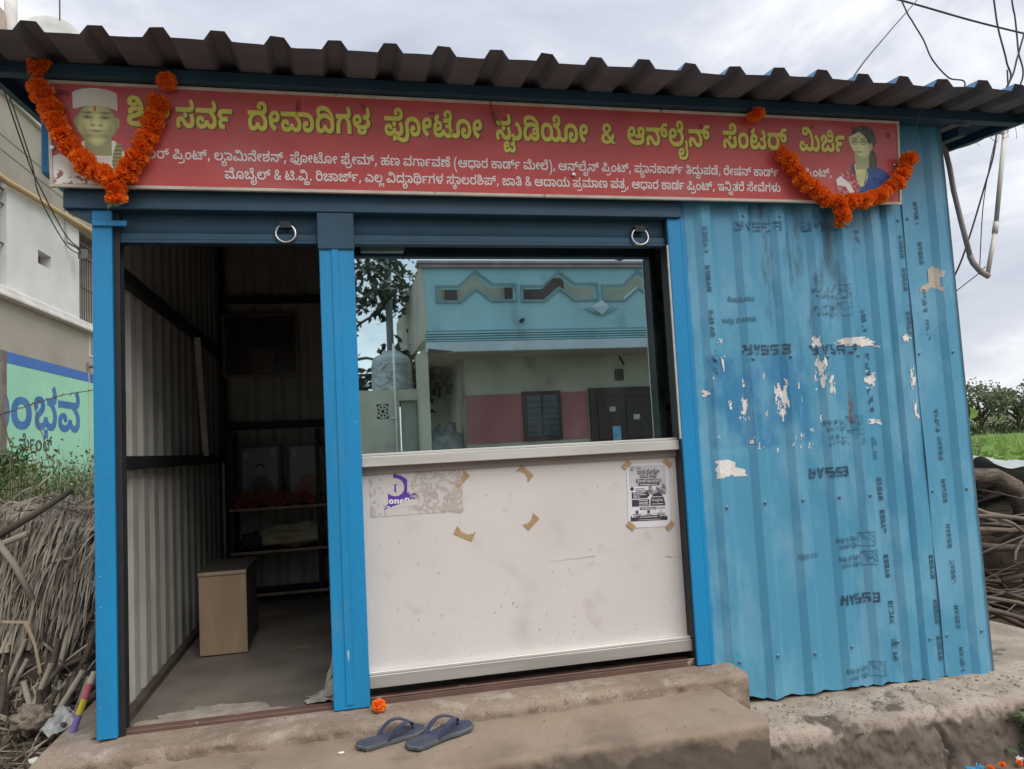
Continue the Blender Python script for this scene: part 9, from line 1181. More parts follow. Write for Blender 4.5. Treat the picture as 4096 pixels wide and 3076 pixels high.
def stalk(a, b_, r, parent, i, dark=False):
    a, b_ = Vector(a), Vector(b_); o = bpy.data.objects.new('stalk', (dark_data if dark else stalk_data)[i % 3]); COL.objects.link(o); o.parent = parent; o.location = a-(wloc(parent) if parent else Vector())
    o.rotation_mode = 'QUATERNION'; o.rotation_quaternion = (b_-a).to_track_quat('Z', 'Y'); k = r/.0155; o.scale = (k, k, (b_-a).length); return o
for i in range(90):
    u = q.random(); x = -1.10+.72*u; y = q.uniform(1.0, 1.16); z0 = -.02+.13*u+q.uniform(-.05, .10); Ln = q.uniform(.22, .36)
    stalk((x-.10+q.gauss(0, .03), y-.06+q.gauss(0, .02), z0), (x-.04+q.gauss(0, .025), y+.02, z0+Ln), q.uniform(.007, .0135), bun, i, q.random() < .12)
for pts, w in (([(-.95, 1.02, .52), (-.75, .985, .49), (-.61, .98, .455), (-.497, .99, .405), (-.384, 1.03, .345), (-.32, 1.1, .25)], .055), ([(-.60, 1.04, .66), (-.533, 1.03, .625), (-.417, 1.04, .58), (-.311, 1.10, .50), (-.22, 1.2, .40)], .042)):
    mb = MB(); pts = [Vector(p) for p in pts]
    for k in range(3):
        o_ = (k-1)*w*.32; mb.tube([p+Vector((0, -.008*(k == 1), o_+.006*math.sin(i*2+k))) for i, p in enumerate(pts)], [w*.24]*len(pts), 6)
    mb.build('tie_band', m_dkcane, bun, smooth=True)
# poles leaning on the bundle
def pole(name, pts, r, mat, label, cat='pole'): return MB().tube(pts, r, 8).build(name, mat, smooth=True, label=label, cat=cat, origin=pts[0])
pole('leaning_branch', [(-1.2, 1.0, .36), (-.59, .99, .733), (-.42, .98, .83), (-.261, 1.0, .935)], [.022, .019, .017, .013], m_dkcane, 'dark slanting branch lying across the top of the cane bundle', 'branch')
pole('hollow_cane', [(-.85, 1.0, .60), (-.56, .95, .693), (-.444, .93, .735)], [.017, .016, .016], m_cane, 'short cut hollow cane poking right from the cane bundle', 'cane')
pole('leaning_cane', [(-.70, .93, .92), (-.571, .93, .70), (-.505, .93, .60), (-.422, .93, .42)], [.016, .017, .016, .014], m_cane, 'pale jointed cane slanting down over the cane bundle', 'cane')
MB().add([(-.60, .92, .335), (-.44, .92, .315), (-.425, .92, .30), (-.60, .92, .322)], [(0, 1, 2, 3)]).add([(-.44, .92, .316), (-.40, .918, .20), (-.375, .915, .06), (-.39, .917, .06), (-.415, .92, .20), (-.455, .92, .30)], [(0, 1, 2, 3, 4, 5)]).build('bent_cane_leaf', M('pale_straw', (.50, .38, .25), (.42, .32, .21), 9, .8), label='pale dry cane leaf bent sharply down over the stalks', cat='leaf', origin=(-.44, .92, .3))
# fallen stalk pile beneath
pile = thing('cane_stalk_pile', 'dark pile of loose broken cane stalks on the ground by the left pillar', 'cane pile', (-.4, .9, -.25)); q = random.Random(77)
for i in range(200):
    x = q.uniform(-1.1, .02); y = q.uniform(.35, 1.25); hgt = max(0, .38*(y-.35))*(1-.25*abs(x+.3)); z = ground_z(x, y)+q.uniform(0, hgt); an = q.gauss(1.0, .5); el = q.gauss(.8, .4); Ln = q.uniform(.12, .34)
    d = Vector((math.cos(an)*math.cos(el), math.sin(an)*math.cos(el)*.6, math.sin(el)))*Ln; stalk((x, y, z), Vector((x, y, z))+d, q.uniform(.007, .014), pile, i, q.random() < .6)
mb = MB()
for i in range(2200):
    x = q.uniform(-1.2, .05); y = q.uniform(.12, 1.2); z = ground_z(x, y)+q.uniform(.0, .25)*(y-.2); a = Vector((x, y, z)); b2 = a+Vector((q.gauss(0, .13), q.gauss(0, .1), q.gauss(.02, .07))); strand(mb, a, b2, q.uniform(.005, .012), .02, q.uniform(-1, 1), 0 if q.random() < .5 else 1, 4)
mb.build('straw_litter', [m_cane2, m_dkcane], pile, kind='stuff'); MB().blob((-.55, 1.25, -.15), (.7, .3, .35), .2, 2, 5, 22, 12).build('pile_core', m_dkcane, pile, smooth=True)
sp_ = thing('painted_stick', 'short stick banded red, yellow and purple leaning by the left pillar', 'stick', (-.049, .22, -.12)); SA, SB_ = Vector((-.051, .20, -.115)), Vector((.052, .25, .20))
for t0_, t1_, c in ((0, .27, (.55, .45, .04)), (.27, .50, (.20, .15, .40)), (.50, .68, (.55, .44, .04)), (.68, .86, (.50, .10, .12)), (.86, 1.0, None)):
    MB().tube([SA.lerp(SB_, t0_+.001), SA.lerp(SB_, t1_)], [.0135, .0135] if c else [.0135, .011], 10).build('painted_band' if c else 'bare_tip', M('stick_paint_%d' % int(t0_*100), c, None, 20, .5) if c else m_cane, sp_, auto=40)
MB().blob((-.245, .42, -.01), (.075, .06, .055), .45, 2.6, 12, 26, 18).build('mud_lump', M('mud', (.27, .215, .16), (.17, .13, .10), 30, .95, bump=1.0, bscale=60), smooth=True, label='rough crumbly lump of dried mud beside the plastic bag', cat='mud', origin=(-.245, .42, -.06))
mb = MB().grid(26, 18, lambda u, v: (-.19+.15*u, .36+.05*v-.03*math.sin(u*5+v*3), -.055+.085*math.sin(math.pi*u)**.7*v+.022*fbm(u*5, v*5)), keep=lambda u, v: fbm(u*3+2, v*3) > -.5); mb.build('plastic_bag', M('grey_plastic', (.34, .34, .33), (.26, .26, .25), 7, .35), smooth=True, label='crumpled translucent grey plastic bag on the cane litter', cat='bag', origin=(-.12, .38, -.06))
MB().blob((-.16, .22, -.12), (.03, .02, .014), .4, 3, 3, 14, 9).build('plastic_scrap', M('pale_plastic', (.50, .55, .50), (.42, .47, .42), 9, .4), smooth=True, label='small pale green plastic scrap below the mud lump', cat='litter', origin=(-.16, .22, -.14))

# ------------------------------------------------------------------ right side: brushwood heap, rubble, field, trees
m_wood = M('brushwood', (.115, .088, .068), (.07, .054, .042), 12, .9, stretch=(1, 1, 1), rnd=(.24, .19, .145)); heap = thing('brushwood_heap', 'heap of dark branches and roots at the right of the shop', 'brushwood', (5.7, 1.8, -.45)); q = random.Random(91)
def branch(parent, a, d, Ln, r, q, nm='branch', mat=m_wood):
    a = Vector(a); pts = [a]; d = Vector(d).normalized()
    for i in range(5): d = (d+Vector((q.gauss(0, .16), q.gauss(0, .16), q.gauss(0, .13)))).normalized(); pts.append(pts[-1]+d*Ln/5)
    return MB().tube(pts, [r*(1-.11*i) for i in range(6)], 7).build(nm, mat, parent, smooth=True)
for i in range(190):
    z = q.uniform(-.28, .50); x0_ = q.uniform(4.75, 6.3)+.15*z; branch(heap, (x0_, q.uniform(.8, 2.2)+.3*(z+.2), z), (q.choice((-1, 1))*q.uniform(.6, 1), q.gauss(0, .35), q.gauss(0, .16)), q.uniform(.5, 1.4), q.choice((q.uniform(.004, .010), q.uniform(.008, .024))), q)
for a, b_, r in (((5.20, 1.25, .40), (1, .05, -.18), .018), ((5.20, 1.2, .30), (1, .1, -.20), .022), ((5.25, 1.22, .20), (1, 0, -.12), .03), ((5.2, 1.3, .12), (1, .05, -.25), .024), ((5.05, 1.0, -.10), (1, -.05, -.35), .022), ((5.0, .98, -.15), (1, -.1, -.45), .02)): branch(heap, a, b_, 1.2, r, q)
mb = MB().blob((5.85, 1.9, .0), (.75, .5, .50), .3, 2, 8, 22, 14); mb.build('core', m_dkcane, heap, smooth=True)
MB().tube([(5.25, 1.35, .60), (5.42, 1.32, .66), (5.62, 1.30, .645), (5.78, 1.30, .55), (5.86, 1.3, .40), (5.88, 1.32, .25)], [.05, .055, .06, .07, .08, .09], 10).tube([(5.86, 1.3, .40), (5.98, 1.35, .33), (6.15, 1.4, .38)], [.05, .045, .03], 8).build('gnarled_root', M('root_bark', (.15, .115, .088), (.07, .054, .042), 14, .95, bump=1.0, bscale=30, stretch=(1, 3, 3)), heap, smooth=True)
m_tarp = M('grey_tarp', (.40, .43, .42), (.30, .33, .33), 4, .5, c3=(.45, .38, .32), s3=3, t3=(.6, .7))
mb = MB().grid(34, 26, lambda u, v: (5.42+1.3*u, 1.28+1.1*v, .76-.30*u*u-.30*v*v+.07*math.sin(v*2.8)+.035*fbm(u*5, v*5)+.02*math.sin(u*23+v*7)-.14*max(0, .18-v)*4*u)); mb.build('tarpaulin', m_tarp, smooth=True, label='grey weathered tarpaulin sheet covering the brushwood heap', cat='tarpaulin', origin=(6.0, 1.8, .3))
m_bk = M('rubble_brick', (.34, .17, .115), (.24, .125, .09), 14, .9, bump=.5, bscale=60); q = random.Random(15)
for i, (x, y, z) in enumerate(((5.32, 1.02, -.36), (5.46, .94, -.41), (5.18, .85, -.43), (5.55, .75, -.44), (5.35, .62, -.45), (5.02, .60, -.45), (5.62, 1.05, -.33))):
    mb = MB().box(-.11, .11, -.05, .05, -.035, .035); o = mb.build('loose_brick', m_bk, local=True, bevel=.008); o.location = (x, y, z); lab = ('half buried red brick highest under the branches', 'red brick lying just in front of the highest brick', 'tilted red brick nearest the slab corner on the upper side', 'red brick furthest right in the rubble', 'red brick in the middle of the lower rubble row', 'red brick closest to the blue wall corner', 'red brick tucked deepest right under the brushwood')[i]; o.rotation_euler = (q.uniform(-.3, .3), q.uniform(-.3, .3), q.uniform(0, 3)); tag(o, lab, 'brick', 'loose bricks in the rubble')
mb = MB()
for i in range(420):
    x, y = q.uniform(4.6, 6.0), q.uniform(.1, 1.1); z = ground_z(x, y)+.01
    if q.random() < .45: s_ = q.uniform(.008, .03); mb.blob((x, y, z), (s_, s_, s_*.6), .35, 2, i, 7, 5, None, 1)
    else: strand(mb, (x, y, z+.01), (x+q.gauss(0, .1), y+q.gauss(0, .1), z+q.uniform(0, .04)), q.uniform(.004, .012), .01, q.uniform(-1, 1), 0, 3)
mb.build('ground_litter', [m_cane2, M('stone_bits', (.30, .25, .2), (.2, .16, .13), 12, .9)], kind='stuff', label='twigs, dry leaves and stone chips strewn below the heap', cat='litter')
# crop and grass in the field
m_g1 = M('field_grass', (.20, .34, .07), (.14, .26, .055), .7, .7, trans=.3); m_g2 = M('field_grass_pale', (.34, .42, .12), (.26, .34, .10), .9, .7, trans=.3); q = random.Random(44); mb = MB()
for i in range(26000):
    r = 7.5+62*q.random()**1.7; an = q.uniform(.50, 1.15); x = 1.09+r*math.sin(an); y = -3.3+r*math.cos(an)
    if x < 6.8 or y < 4.2: continue
    k = 1+r*.035; blade(mb, (x, y, -.5), q.uniform(.35, .85)*(1 if r > 14 else 1.15), q.uniform(.010, .022)*k, q.uniform(0, 6.28), q.uniform(.1, .7), 0 if q.random() < .6 else 1, 2)
mb.build('grass', [m_g1, m_g2], kind='stuff', label='tall green crop and grass filling the field behind the heap', cat='grass')
mb = MB(); tr = thing('wild_bush', 'broad leaved green bush at the field edge above the tarpaulin', 'bush', (8.9, 4.8, -.45))
for k in range(1300):
    c = (8.9+q.gauss(0, .45), 4.8+q.gauss(0, .4), -.05+abs(q.gauss(0, .32))); leafq(mb, c, q.uniform(.07, .14), q, 0, 1.4)
mb.build('crown', m_g1, tr); MB().tube([(8.9, 4.8, -.5), (8.9, 4.8, .1)], .02, 6).build('stem', m_bark, tr)
MB().tube([(6.35, 2.2, .3), (6.32, 2.2, .55), (6.36, 2.2, .75), (6.42, 2.2, .86)], .008, 5).build('bare_twig', m_dkcane, smooth=True, label='bare curved twig sticking up behind the tarpaulin', cat='twig', origin=(6.35, 2.2, .3))
def tree(x, y, z0, h_, rad, label, seed, nl=2600, leaf=.30, mats=None, low=.30):
    q = random.Random(seed); t = thing('field_tree', label, 'tree', (x, y, z0)); lean = q.uniform(-.08, .08); mb = MB(); top = Vector((x+lean*h_, y, z0+h_*.62)); mb.tube([(x, y, z0), (x+lean*h_*.4, y, z0+h_*.35), top], [rad*.085, rad*.06, rad*.03], 8)
    cl = []
    for k in range(15):
        an = k*2.4+q.uniform(-.4, .4); rr_ = rad*q.uniform(.25, .92); hz = z0+h_*q.uniform(low, .95); e = Vector((x+lean*h_+rr_*math.cos(an), y+rr_*math.sin(an), hz)); st_ = Vector((x+lean*h_*.5, y, z0+h_*q.uniform(.2, .5))); mb.tube([st_, st_.lerp(e, .5)+Vector((0, 0, .03*h_)), e], [rad*.035, rad*.022, rad*.008], 5); cl.append((e, rad*q.uniform(.26, .48)))
    mb.build('trunk', m_bark, t, smooth=True); mb = MB()
    for k in range(nl):
        e, cr_ = cl[q.randrange(len(cl))]; d = Vector((q.gauss(0, 1), q.gauss(0, 1), q.gauss(0, .75))).normalized()*cr_*q.random()**.45; leafq(mb, e+d, leaf*q.uniform(.6, 1.3), q, 0 if q.random() < .7 else 1)
    mb.build('crown', mats or [m_leafA, m_leafB], t); return t
m_ft = [M('far_leaf', (.13, .16, .085), (.095, .12, .06), .6, .8, trans=.25), M('far_leaf_light', (.19, .22, .115), (.15, .18, .09), .6, .8, trans=.25)]
T_ = [(58, 60.5, 5.3, 2.6, 'tree with open crown standing nearest the shop edge on the field horizon'), (62.5, 60, 5.0, 3.0, 'broad round crowned tree in the middle of the field horizon'), (66.8, 60, 5.2, 2.8, 'rounded tree at right picture edge on the field horizon'), (71.5, 60, 5.0, 3.2, 'further tree beyond the right edge on the field horizon'), (53, 62, 4.6, 2.6, 'smaller tree hidden mostly behind the shop corner on the horizon')]
for i, (x, y, h_, rad, lab) in enumerate(T_): tree(x, y, -.7, h_, rad, lab, 60+i, 1900, .27, m_ft, .42)
q = random.Random(8); mb = MB()
for i in range(9000):
    x = q.uniform(46, 84); leafq(mb, (x, 62+q.gauss(0, 1.2), -.6+abs(q.gauss(0, .55))*(1.0+.9*fbm(x*.4, 1))), q.uniform(.2, .4), q, 0 if q.random() < .7 else 1)
mb.build('hedge', m_ft, kind='stuff', label='low dark hedge running along the foot of the horizon trees', cat='hedge')
mb = MB()
for k in range(14): mb.blob((-260+q.uniform(-20, 20)+k*60, 420+q.uniform(-30, 30), -2), (45, 18, 7+q.uniform(0, 4)), .3, 2, k, 16, 10)
mb.build('distant_wood', m_ft, kind='stuff', smooth=True, label='distant belt of trees far across the fields', cat='wood')
# plant and litter at the slab's foot
pl = thing('weed_plant', 'small leafy weed at the foot of the cement slab, lower right', 'plant', (4.05, -.33, -.46)); q = random.Random(2); mb = MB()
for k in range(150):
    an = q.uniform(0, 6.28); rr_ = abs(q.gauss(0, .06)); leafq(mb, (4.09+rr_*math.cos(an), -.34+rr_*math.sin(an)*.7, -.44+q.uniform(.0, .17)), q.uniform(.022, .045), q, 0, 1.6)
mb.build('leaves', M('weed_leaf', (.07, .13, .045), (.05, .095, .03), 12, .6, trans=.2), pl); MB().tube([(4.08, -.34, -.47), (4.09, -.34, -.30)], .004, 5).build('stem', m_sepal, pl)
for i, (x, y) in enumerate(((3.60, -.385), (3.85, -.39), (3.93, -.40), (3.78, -.40))): o = bloom((x, y, -.452), None, .34, (0, -.3, 1), i); o.name = 'crushed_marigold'; tag(o, ('leftmost crushed marigold head in the litter below the slab', 'crushed marigold head third from left in the litter below the slab', 'rightmost crushed marigold head in the litter below the slab', 'crushed marigold head second from left in the litter below the slab')[i], 'flower', 'crushed marigolds in the litter')
for i, (x, y, c, lab) in enumerate(((3.70, -.40, (.05, .28, .50), 'blue plastic wrapper scrap in the litter below the slab'), (3.97, -.39, (.60, .55, .58), 'pale pinkish plastic wrapper in the litter below the slab'), (4.02, -.385, (.62, .42, .05), 'yellow wrapper scrap in the litter at lower right corner'))):
    MB().grid(10, 8, lambda u, v: (x-.035+.07*u, y-.02+.04*v, -.45+.02*abs(fbm(u*5+i*3, v*5))+.01*math.sin(u*9)), keep=lambda u, v: fbm(u*3+i, v*3) > -.35).build('wrapper_scrap', M('wrapper_%d' % i, c, None, 20, .4), smooth=True, label=lab, cat='litter', origin=(x, y, -.46))

# ------------------------------------------------------------------ wires and conduit at the right end of the roof
m_pvc = M('pvc_white', (.56, .53, .48), (.48, .45, .41), 6, .5); m_pvcd = M('pvc_brown', (.36, .31, .29), (.29, .25, .235), 6, .6)
cd = thing('service_conduit', 'bent plastic conduit pipe hanging off the right end of the roof', 'pipe', (4.52, .3, 1.86))
MB().tube([(4.44, .3, 2.66), (4.50, .3, 2.645), (4.528, .3, 2.60), (4.545, .3, 2.50), (4.556, .3, 2.37), (4.587, .3, 2.183), (4.625, .3, 1.975)], .0145, 10).build('brown_pipe', m_pvcd, cd, smooth=True)
MB().tube([(4.622, .3, 1.99), (4.640, .3, 1.945), (4.688, .3, 1.893), (4.735, .3, 1.868)], .017, 10).build('elbow', m_pvcd, cd, smooth=True)
MB().tube([(4.728, .3, 1.875), (4.815, .3, 2.140)], .0125, 10).build('white_pipe', m_pvc, cd, smooth=True); MB().tube([(4.808, .3, 2.12), (4.818, .3, 2.155), (4.826, .3, 2.185)], .016, 10).build('coupling', m_pvc, cd, smooth=True); MB().tube([(4.826, .3, 2.185), (4.954, .3, 2.735)], .013, 10).build('white_pipe', m_pvc, cd, smooth=True)
cable([(4.966, .35, 2.83), (4.912, .35, 2.618), (4.824, .35, 2.419), (4.682, .35, 2.114), (4.572, .35, 1.911), (4.45, .4, 1.7)], .0050, 'thick black cable hanging beside the white conduit and passing behind the shop')
cable([(4.946, .32, 2.80), (4.849, .32, 2.55), (4.766, .32, 2.278), (4.701, .32, 1.925)], .0028, 'thin black wire dropping to the conduit elbow')
cable([(4.72, .3, 1.925), (4.68, .3, 1.89), (4.609, .3, 1.847), (4.517, .3, 1.79), (4.4, .35, 1.70)], .0028, 'thin wire running from the conduit elbow to the shop corner')
cable([(4.80, .1, 3.0), (4.789, .1, 2.86), (4.767, .1, 2.722), (4.86, .25, 2.70), (4.954, .3, 2.73)], .0045, 'black wire looping from the roof into the top of the white conduit')
q = random.Random(4)
kn = thing('wire_tangle', 'frayed tangle of loose wires under the right roof corner', 'wire', (4.85, .2, 2.70))
for i in range(14):
    p = Vector((4.82+q.gauss(0, .05), .2+q.gauss(0, .03), 2.78)); mb = MB(); pts = [p]
    for k in range(6): pts.append(pts[-1]+Vector((q.gauss(0, .022), q.gauss(0, .012), -q.uniform(.005, .035))))
    mb.tube(pts, .0016, 4, False).build('loose_wire', m_cable, kn)
MB().blob((4.72, .15, 2.745), (.055, .03, .022), .5, 3, 2, 14, 9).build('wire_knot', m_cable, kn, smooth=True)
cable([(4.05, .75, 2.79), (4.344, .8, 3.258), (5.6, 1.9, 4.27), (6.941, 3, 5.337), (9.5, 5.1, 7.4)], .0055, 'straight overhead wire rising steeply right from the roof edge')
cable([(4.0, 3, 5.80), (6.737, 3, 5.321), (8.222, 3, 5.073), (12, 3, 4.6)], .010, 'straight overhead wire crossing the upper right corner')
cable([(4.56, .8, 2.76), (5.0, .8, 2.98), (5.209, .8, 3.276), (5.086, .8, 3.319), (4.973, .8, 3.436), (4.918, .8, 3.569), (4.848, .8, 3.688), (4.78, .8, 3.826), (4.6, .9, 4.6), (4.4, 2.0, 7.5)], .0050, 'wavy loose wire curling down behind the roof edge')
cable([(4.54, .8, 2.76), (5.2, .8, 2.92), (5.558, .8, 3.295), (5.564, .8, 3.46), (5.525, .8, 3.687), (5.514, .8, 3.891), (5.50, .8, 4.5), (5.6, 1.5, 8.5)], .0062, 'thick black drop cable near the right picture edge')
cable([(4.58, .9, 2.77), (5.4, .9, 2.95), (5.775, .9, 3.368), (5.782, .9, 3.604), (5.785, .9, 3.841), (5.774, .9, 3.973), (5.75, .9, 4.6), (5.7, 1.6, 8.5)], .0060, 'second drop cable at the very right picture edge'); cable([(4.56, .7, 2.75), (5.15, .7, 2.92), (5.45, .7, 3.246), (5.545, .7, 3.432), (5.62, .7, 3.599), (5.9, .7, 4.2), (7.6, 1.4, 8.0)], .0058, 'slanting wire crossing the two drop cables')

# ------------------------------------------------------------------ the house across the street (seen mirrored in the window film)
OY = .32
def V(x, z, yv): k = (yv+3.305)/13.305; return (1.09+(x-1.09)*k, OY-yv, 1.051+(z-1.051)*k)      # measured at 10 m, carried to its own depth
opp = thing('blue_house', 'pale blue house with zigzag parapet openings across the street', 'house', (6, OY-11, -.4))
m_ob = M('pale_blue_plaster', (.34, .57, .62), (.30, .51, .56), 1.2, .9, bump=.25, bscale=40, c3=(.22, .37, .41), s3=1.3, t3=(.58, .72)); m_ow = M('pale_fascia', (.52, .60, .64), (.45, .52, .56), 2, .85, c3=(.30, .34, .35), s3=2.5, t3=(.6, .72)); m_oc = M('cream_wall', (.50, .50, .40), (.43, .43, .34), 1.5, .9, c3=(.30, .29, .23), s3=1.6, t3=(.58, .75)); m_op = M('pink_dado', (.42, .17, .17), (.37, .15, .15), 1.5, .85); m_od = M('dark_door_wood', (.045, .022, .020), (.03, .016, .015), 6, .45); m_coping = M('rose_coping', (.40, .33, .35), (.33, .27, .29), 3, .8); m_tr = M('grey_blue_trim', (.19, .31, .35), (.16, .27, .31), 5, .8)
def obox(name, x0_, x1_, y0, y1, z0, z1, mat, parent=opp, bevel=0): return MB().box(x0_, x1_, OY-y1, OY-y0, z0, z1).build(name, mat, parent, bevel=bevel)
zig = lambda x, w=1.40, o=0: [(x-o, 3.655-o), (x+.39+.4*o, 3.655-o), (x+.69, 3.895-o*1.2), (x+.98-.4*o, 3.655-o+.01), (x+w+o, 3.67-o), (x+w+o, 3.92+o), (x+.98+.4*o, 3.92+o), (x+.69, 4.155+o*1.2), (x+.39-.4*o, 3.885+o), (x-o, 3.885+o)]
holes = [zig(2.83), zig(4.385), zig(5.94), zig(7.5)]
V_, F_ = fill([[(2.60, 3.12), (10.5, 3.12), (10.5, 4.24), (2.60, 4.24)]]+[h_[::-1] for h_ in holes]); mb = MB(); n_ = len(V_)
mb.add([(x, OY-10.0, z) for x, z in V_]+[(x, OY-10.15, z) for x, z in V_], [f[::-1] for f in F_]+[tuple(i+n_ for i in f) for f in F_])
for h_ in holes: mb.prism(h_, lambda a, b_, d: (a, OY-d, b_), 10.0, 10.15); mb.f = mb.f[:-len(h_)-2]+mb.f[-len(h_):]; mb.m = mb.m[:len(mb.f)]
mb.box(10.45, 10.5, OY-10.15, OY-10.0, 3.12, 4.24); mb.build('parapet', m_ob, opp)
for h_, x in zip(holes, (2.83, 4.385, 5.94, 7.5)):
    outer = zig(x, 1.40, .045); V_, F_ = fill([outer, h_[::-1]]); mb = MB(); n_ = len(V_); mb.add([(a, OY-9.97, b_) for a, b_ in V_], [f[::-1] for f in F_]); mb.prism(outer, lambda a, b_, d: (a, OY-d, b_), 9.97, 10.0); mb.f = mb.f[:-len(outer)-2]+mb.f[-len(outer):]; mb.m = [0]*len(mb.f); mb.build('opening_trim', m_tr, opp)
obox('coping', 2.52, 10.6, 9.92, 10.24, 4.242, 4.30, m_coping, bevel=.01); obox('coping', 2.47, 10.6, 9.88, 10.28, 4.302, 4.36, m_coping, bevel=.01)
obox('parapet_side', 2.52, 2.598, 10.0, 16, 2.95, 4.24, m_oc)
obox('terrace_wall', 2.7, 10.5, 12.5, 12.7, 3.1, 4.7, M('terrace_plaster', (.30, .31, .25), (.24, .25, .2), 2, .9)); obox('terrace_door', 4.6, 5.9, 12.4, 12.498, 3.1, 4.6, m_od); obox('terrace_panel', 3.3, 3.55, 12.4, 12.498, 3.1, 4.6, m_od)
for i in range(4): obox('moulding', 2.57, 10.5, 9.93+.012*i, 10.1, 3.075-.042*i-.026, 3.075-.042*i, m_ob, bevel=.004)
obox('moulding_back', 2.59, 10.5, 10.0, 10.1, 2.90, 3.118, m_tr)
obox('fascia', 2.57, 10.5, 9.9, 10.0, 2.72, 2.898, m_ow, bevel=.01); obox('porch_slab', 2.6, 10.5, 10.002, 16, 2.74, 2.895, m_oc)
obox('porch_pier', 2.42, 2.60, 9.98, 10.4, -.5, 2.718, m_oc)
k_ = 1.09
obox('room_wall', 3.42, 10.5, 11.2, 11.35, -.5, 2.74, m_oc); obox('room_side_wall', 3.40, 3.55, 11.352, 15.5, -.5, 2.74, m_oc); obox('porch_end_wall', 2.45, 3.4, 13.2, 13.4, -.5, 2.74, m_oc)
obox('dado', 3.425, 5.88, 11.185, 11.198, 1.09, 2.03, m_op); obox('dado', 7.36, 10.5, 11.185, 11.198, 1.09, 2.03, m_op)
w_ = obox('window', 4.54, 5.32, 11.14, 11.198, 1.10, 2.06, m_od); obox('pane', 4.62, 5.24, 11.125, 11.139, 1.18, 1.98, M('dark_pane', (.02, .03, .045), (.03, .045, .06), 3, .15), w_); obox('mullion', 4.91, 4.95, 11.11, 11.124, 1.18, 1.98, m_od, w_)
for k in range(6): obox('bar', 4.62, 5.24, 11.112, 11.118, 1.25+.12*k, 1.262+.12*k, m_od, w_)
dr = obox('door', 5.91, 7.34, 11.12, 11.198, -.1, 2.08, m_od)
for x in (6.06, 6.66):
    for z0, z1 in ((.15, .95), (1.05, 1.9)): obox('door_panel', x, x+.50, 11.10, 11.119, z0, z1, m_od, dr, .015)
for x, z, w, h_, c in ((6.30, 1.60, .13, .09, 0), (6.80, 1.42, .13, .10, 0), (6.34, .98, .17, .32, 1)): obox('notice', x, x+w, 11.08, 11.09, z, z+h_, M('door_paper_%d' % c, (.55, .55, .55) if c == 0 else (.20, .45, .65), None, 9, .7), dr)
obox('wall_vent', 6.50, 6.67, 11.15, 11.198, 2.22, 2.45, M('vent_dark', (.10, .10, .09), (.07, .07, .06), 5, .8)); MB().tube([(6.6, OY-11.15, 2.70), (6.63, OY-11.0, 2.52)], .02, 6).build('wall_bracket', m_od, opp)
dm = MB(); c_ = (5.85, 3.485)
dm.add([(c_[0], OY-9.90, c_[1]+.14), (c_[0]+.18, OY-9.99, c_[1]+.02), (c_[0], OY-9.90, c_[1]-.14), (c_[0]-.18, OY-9.99, c_[1]+.02), (c_[0], OY-9.86, c_[1]+.02)], [(0, 1, 4), (1, 2, 4), (2, 3, 4), (3, 0, 4)]); dm.build('diamond_ornament', m_ow, opp)
for s_ in (-1, 1): MB().add([(c_[0]+s_*.19, OY-9.98, c_[1]+.01), (c_[0]+s_*.36, OY-9.96, c_[1]+.005), (c_[0]+s_*.03, OY-9.96, c_[1]-.145), (c_[0]+s_*.04, OY-9.96, c_[1]-.11)], [(0, 1, 2, 3) if s_ > 0 else (3, 2, 1, 0)]).build('wing_ornament', m_tr, opp)
MB().tube([(4.32, OY-10.02, 3.27), (4.32, OY-9.85, 3.265)], .035, 10).build('drain_spout', m_black, opp); MB().add([(2.6, OY-9.895, 2.715), (2.85, OY-9.895, 2.70), (3.05, OY-9.895, 2.735), (2.6, OY-9.895, 2.79)], [(0, 1, 2, 3)]).build('broken_plaster', m_od, opp)
MB().blob((3.0, OY-11.6, 1.0), (.42, .3, .45), .5, 2, 3, 24, 16).build('bagged_goods', M('clear_plastic', (.26, .30, .29), (.18, .21, .20), 7, .25), smooth=True, label='bulging plastic bag heap on the blue house porch', cat='bag', origin=(3.0, OY-11.6, -.3))
low = thing('yard_wall', 'low cream yard wall with pierced vent block across the street', 'wall', (1.2, OY-10.4, -.5)); MB().box(-6, 1.70, OY-10.6, OY-10.4, -.5, 2.13).box(1.91, 2.10, OY-10.6, OY-10.4, -.5, 2.13).box(1.70, 1.91, OY-10.6, OY-10.4, -.5, 1.62).box(1.70, 1.91, OY-10.6, OY-10.4, 1.88, 2.13).box(2.10, 2.42, OY-10.6, OY-10.4, 1.93, 2.13).build('masonry', m_oc, low)
mb = MB().box(1.70, 1.91, OY-10.56, OY-10.55, 1.62, 1.88); mb.build('vent_back', m_black, low); mb = MB()
for k in range(4): a = k*math.pi/4; mb.beam((1.805-.12*math.cos(a), OY-10.42, 1.75-.125*math.sin(a)), (1.805+.12*math.cos(a), OY-10.42, 1.75+.125*math.sin(a)), .03, .016, (0, 1, 0))
mb.lathe([(.035, -.015), (.05, -.015), (.05, .015), (.035, .015), (.035, -.015)], (1.805, OY-10.42, 1.75), 12, 'y').lathe([(.10, -.015), (.125, -.015), (.125, .015), (.10, .015), (.10, -.015)], (1.805, OY-10.42, 1.75), 14, 'y'); mb.build('pierced_block', m_oc, low)
MB().box(2.13, 2.40, OY-10.55, OY-10.48, -.3, 1.92).build('yard_door', M('yard_door_paint', (.36, .38, .32), (.30, .32, .27), 3, .7), low); MB().tube([(2.03, OY-10.36, -.3), (2.03, OY-10.36, 2.95)], .022, 8).tube([(2.03, OY-10.36, 1.62), (1.95, OY-10.36, 1.62)], .02, 6).build('water_pipe', m_trim, low, smooth=True)
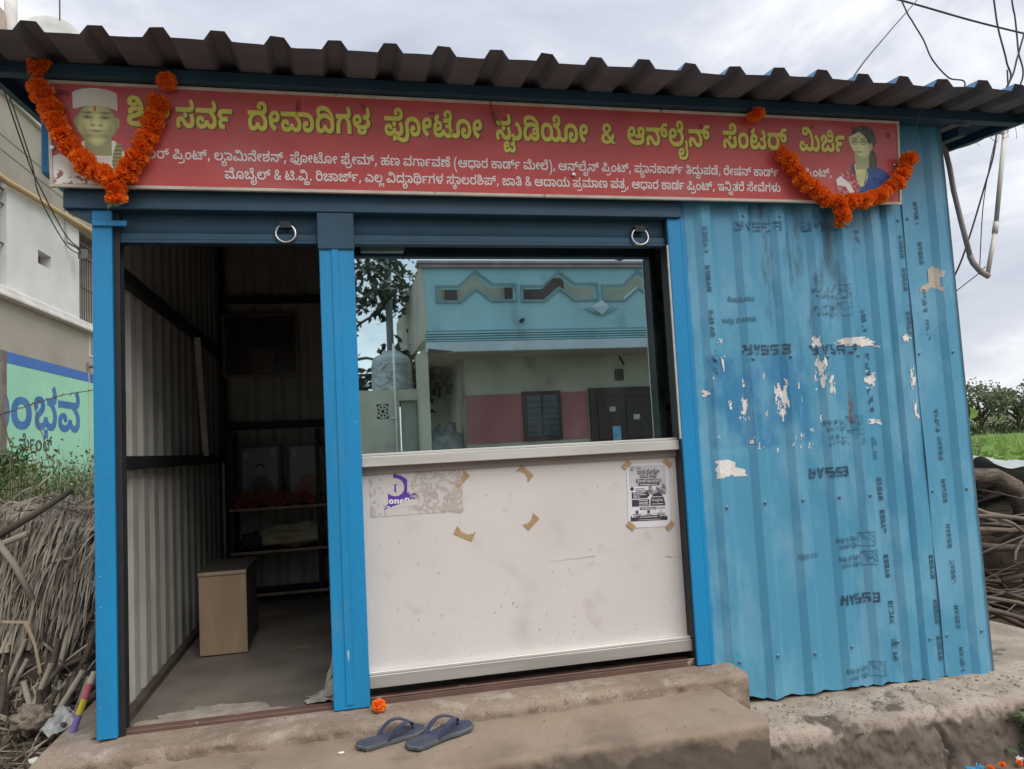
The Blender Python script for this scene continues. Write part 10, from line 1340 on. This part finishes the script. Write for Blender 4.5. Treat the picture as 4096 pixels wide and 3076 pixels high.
tk = thing('water_tank', 'pale rooftop water tank wrapped in ragged plastic across the street', 'tank', (2.05, OY-11.3, 2.1)); MB().lathe([(0, 0), (.37, 0), (.38, .1), (.37, .62), (.36, .66), (.30, .72), (.16, .78), (.16, .82), (0, .83)], (2.05, OY-11.3, 2.12), 20).build('shell', M('tank_plastic', (.40, .45, .46), (.30, .34, .35), 4, .6), tk, smooth=True)
mb = MB().grid(48, 24, lambda u, v: (2.05+(.385+.012*fbm(u*20, v*8))*math.cos(u*6.283), OY-11.3+(.385+.012*fbm(u*20, v*8))*math.sin(u*6.283), 2.13+.58*v), keep=lambda u, v: fbm(u*9, v*6+.6*math.sin(u*20)) > -.05); mb.build('ragged_wrap', M('ragged_wrap', (.52, .54, .54), (.35, .37, .37), 8, .6), tk, smooth=True)
MB().box(1.2, 2.5, OY-11.9, OY-10.7, 1.9, 2.115).build('tank_stand', m_oc, tk)
MB().tube([(2.12, OY-12.5, -.5), (2.12, OY-12.5, 6.5)], .075, 10).build('utility_pole', M('pole_grey', (.20, .22, .23), (.15, .165, .17), 3, .8), smooth=True, label='grey concrete utility pole across the street behind the tank', cat='pole', origin=(2.12, OY-12.5, -.5))
q = random.Random(17); at_ = thing('almond_tree', 'broad leaved dark tree left of the blue house across the street', 'tree', (.6, OY-13.0, -.5)); mb = MB().tube([(.3, OY-13, -.5), (.45, OY-13, 1.8), (.7, OY-13, 3.2), (.9, OY-13, 4.6)], [.16, .13, .10, .05], 9); cl = []
for k in range(22):
    e = Vector((.95+q.gauss(0, .95), OY-13+q.gauss(0, .8), 4.3+q.gauss(0, .95))); st_ = Vector((.6, OY-13, q.uniform(2.2, 4.0))); mb.tube([st_, st_.lerp(e, .55)+Vector((0, 0, .15)), e], [.05, .032, .012], 6); cl.append(e)
mb.build('trunk', m_bark, at_, smooth=True); mb = MB()
for k in range(3600): e = cl[q.randrange(len(cl))]; leafq(mb, e+Vector((q.gauss(0, .30), q.gauss(0, .30), q.gauss(0, .25))), q.uniform(.10, .18), q, 0, 1.5)
mb.build('crown', M('almond_leaf', (.035, .055, .022), (.02, .035, .014), 3, .5, trans=.15), at_)
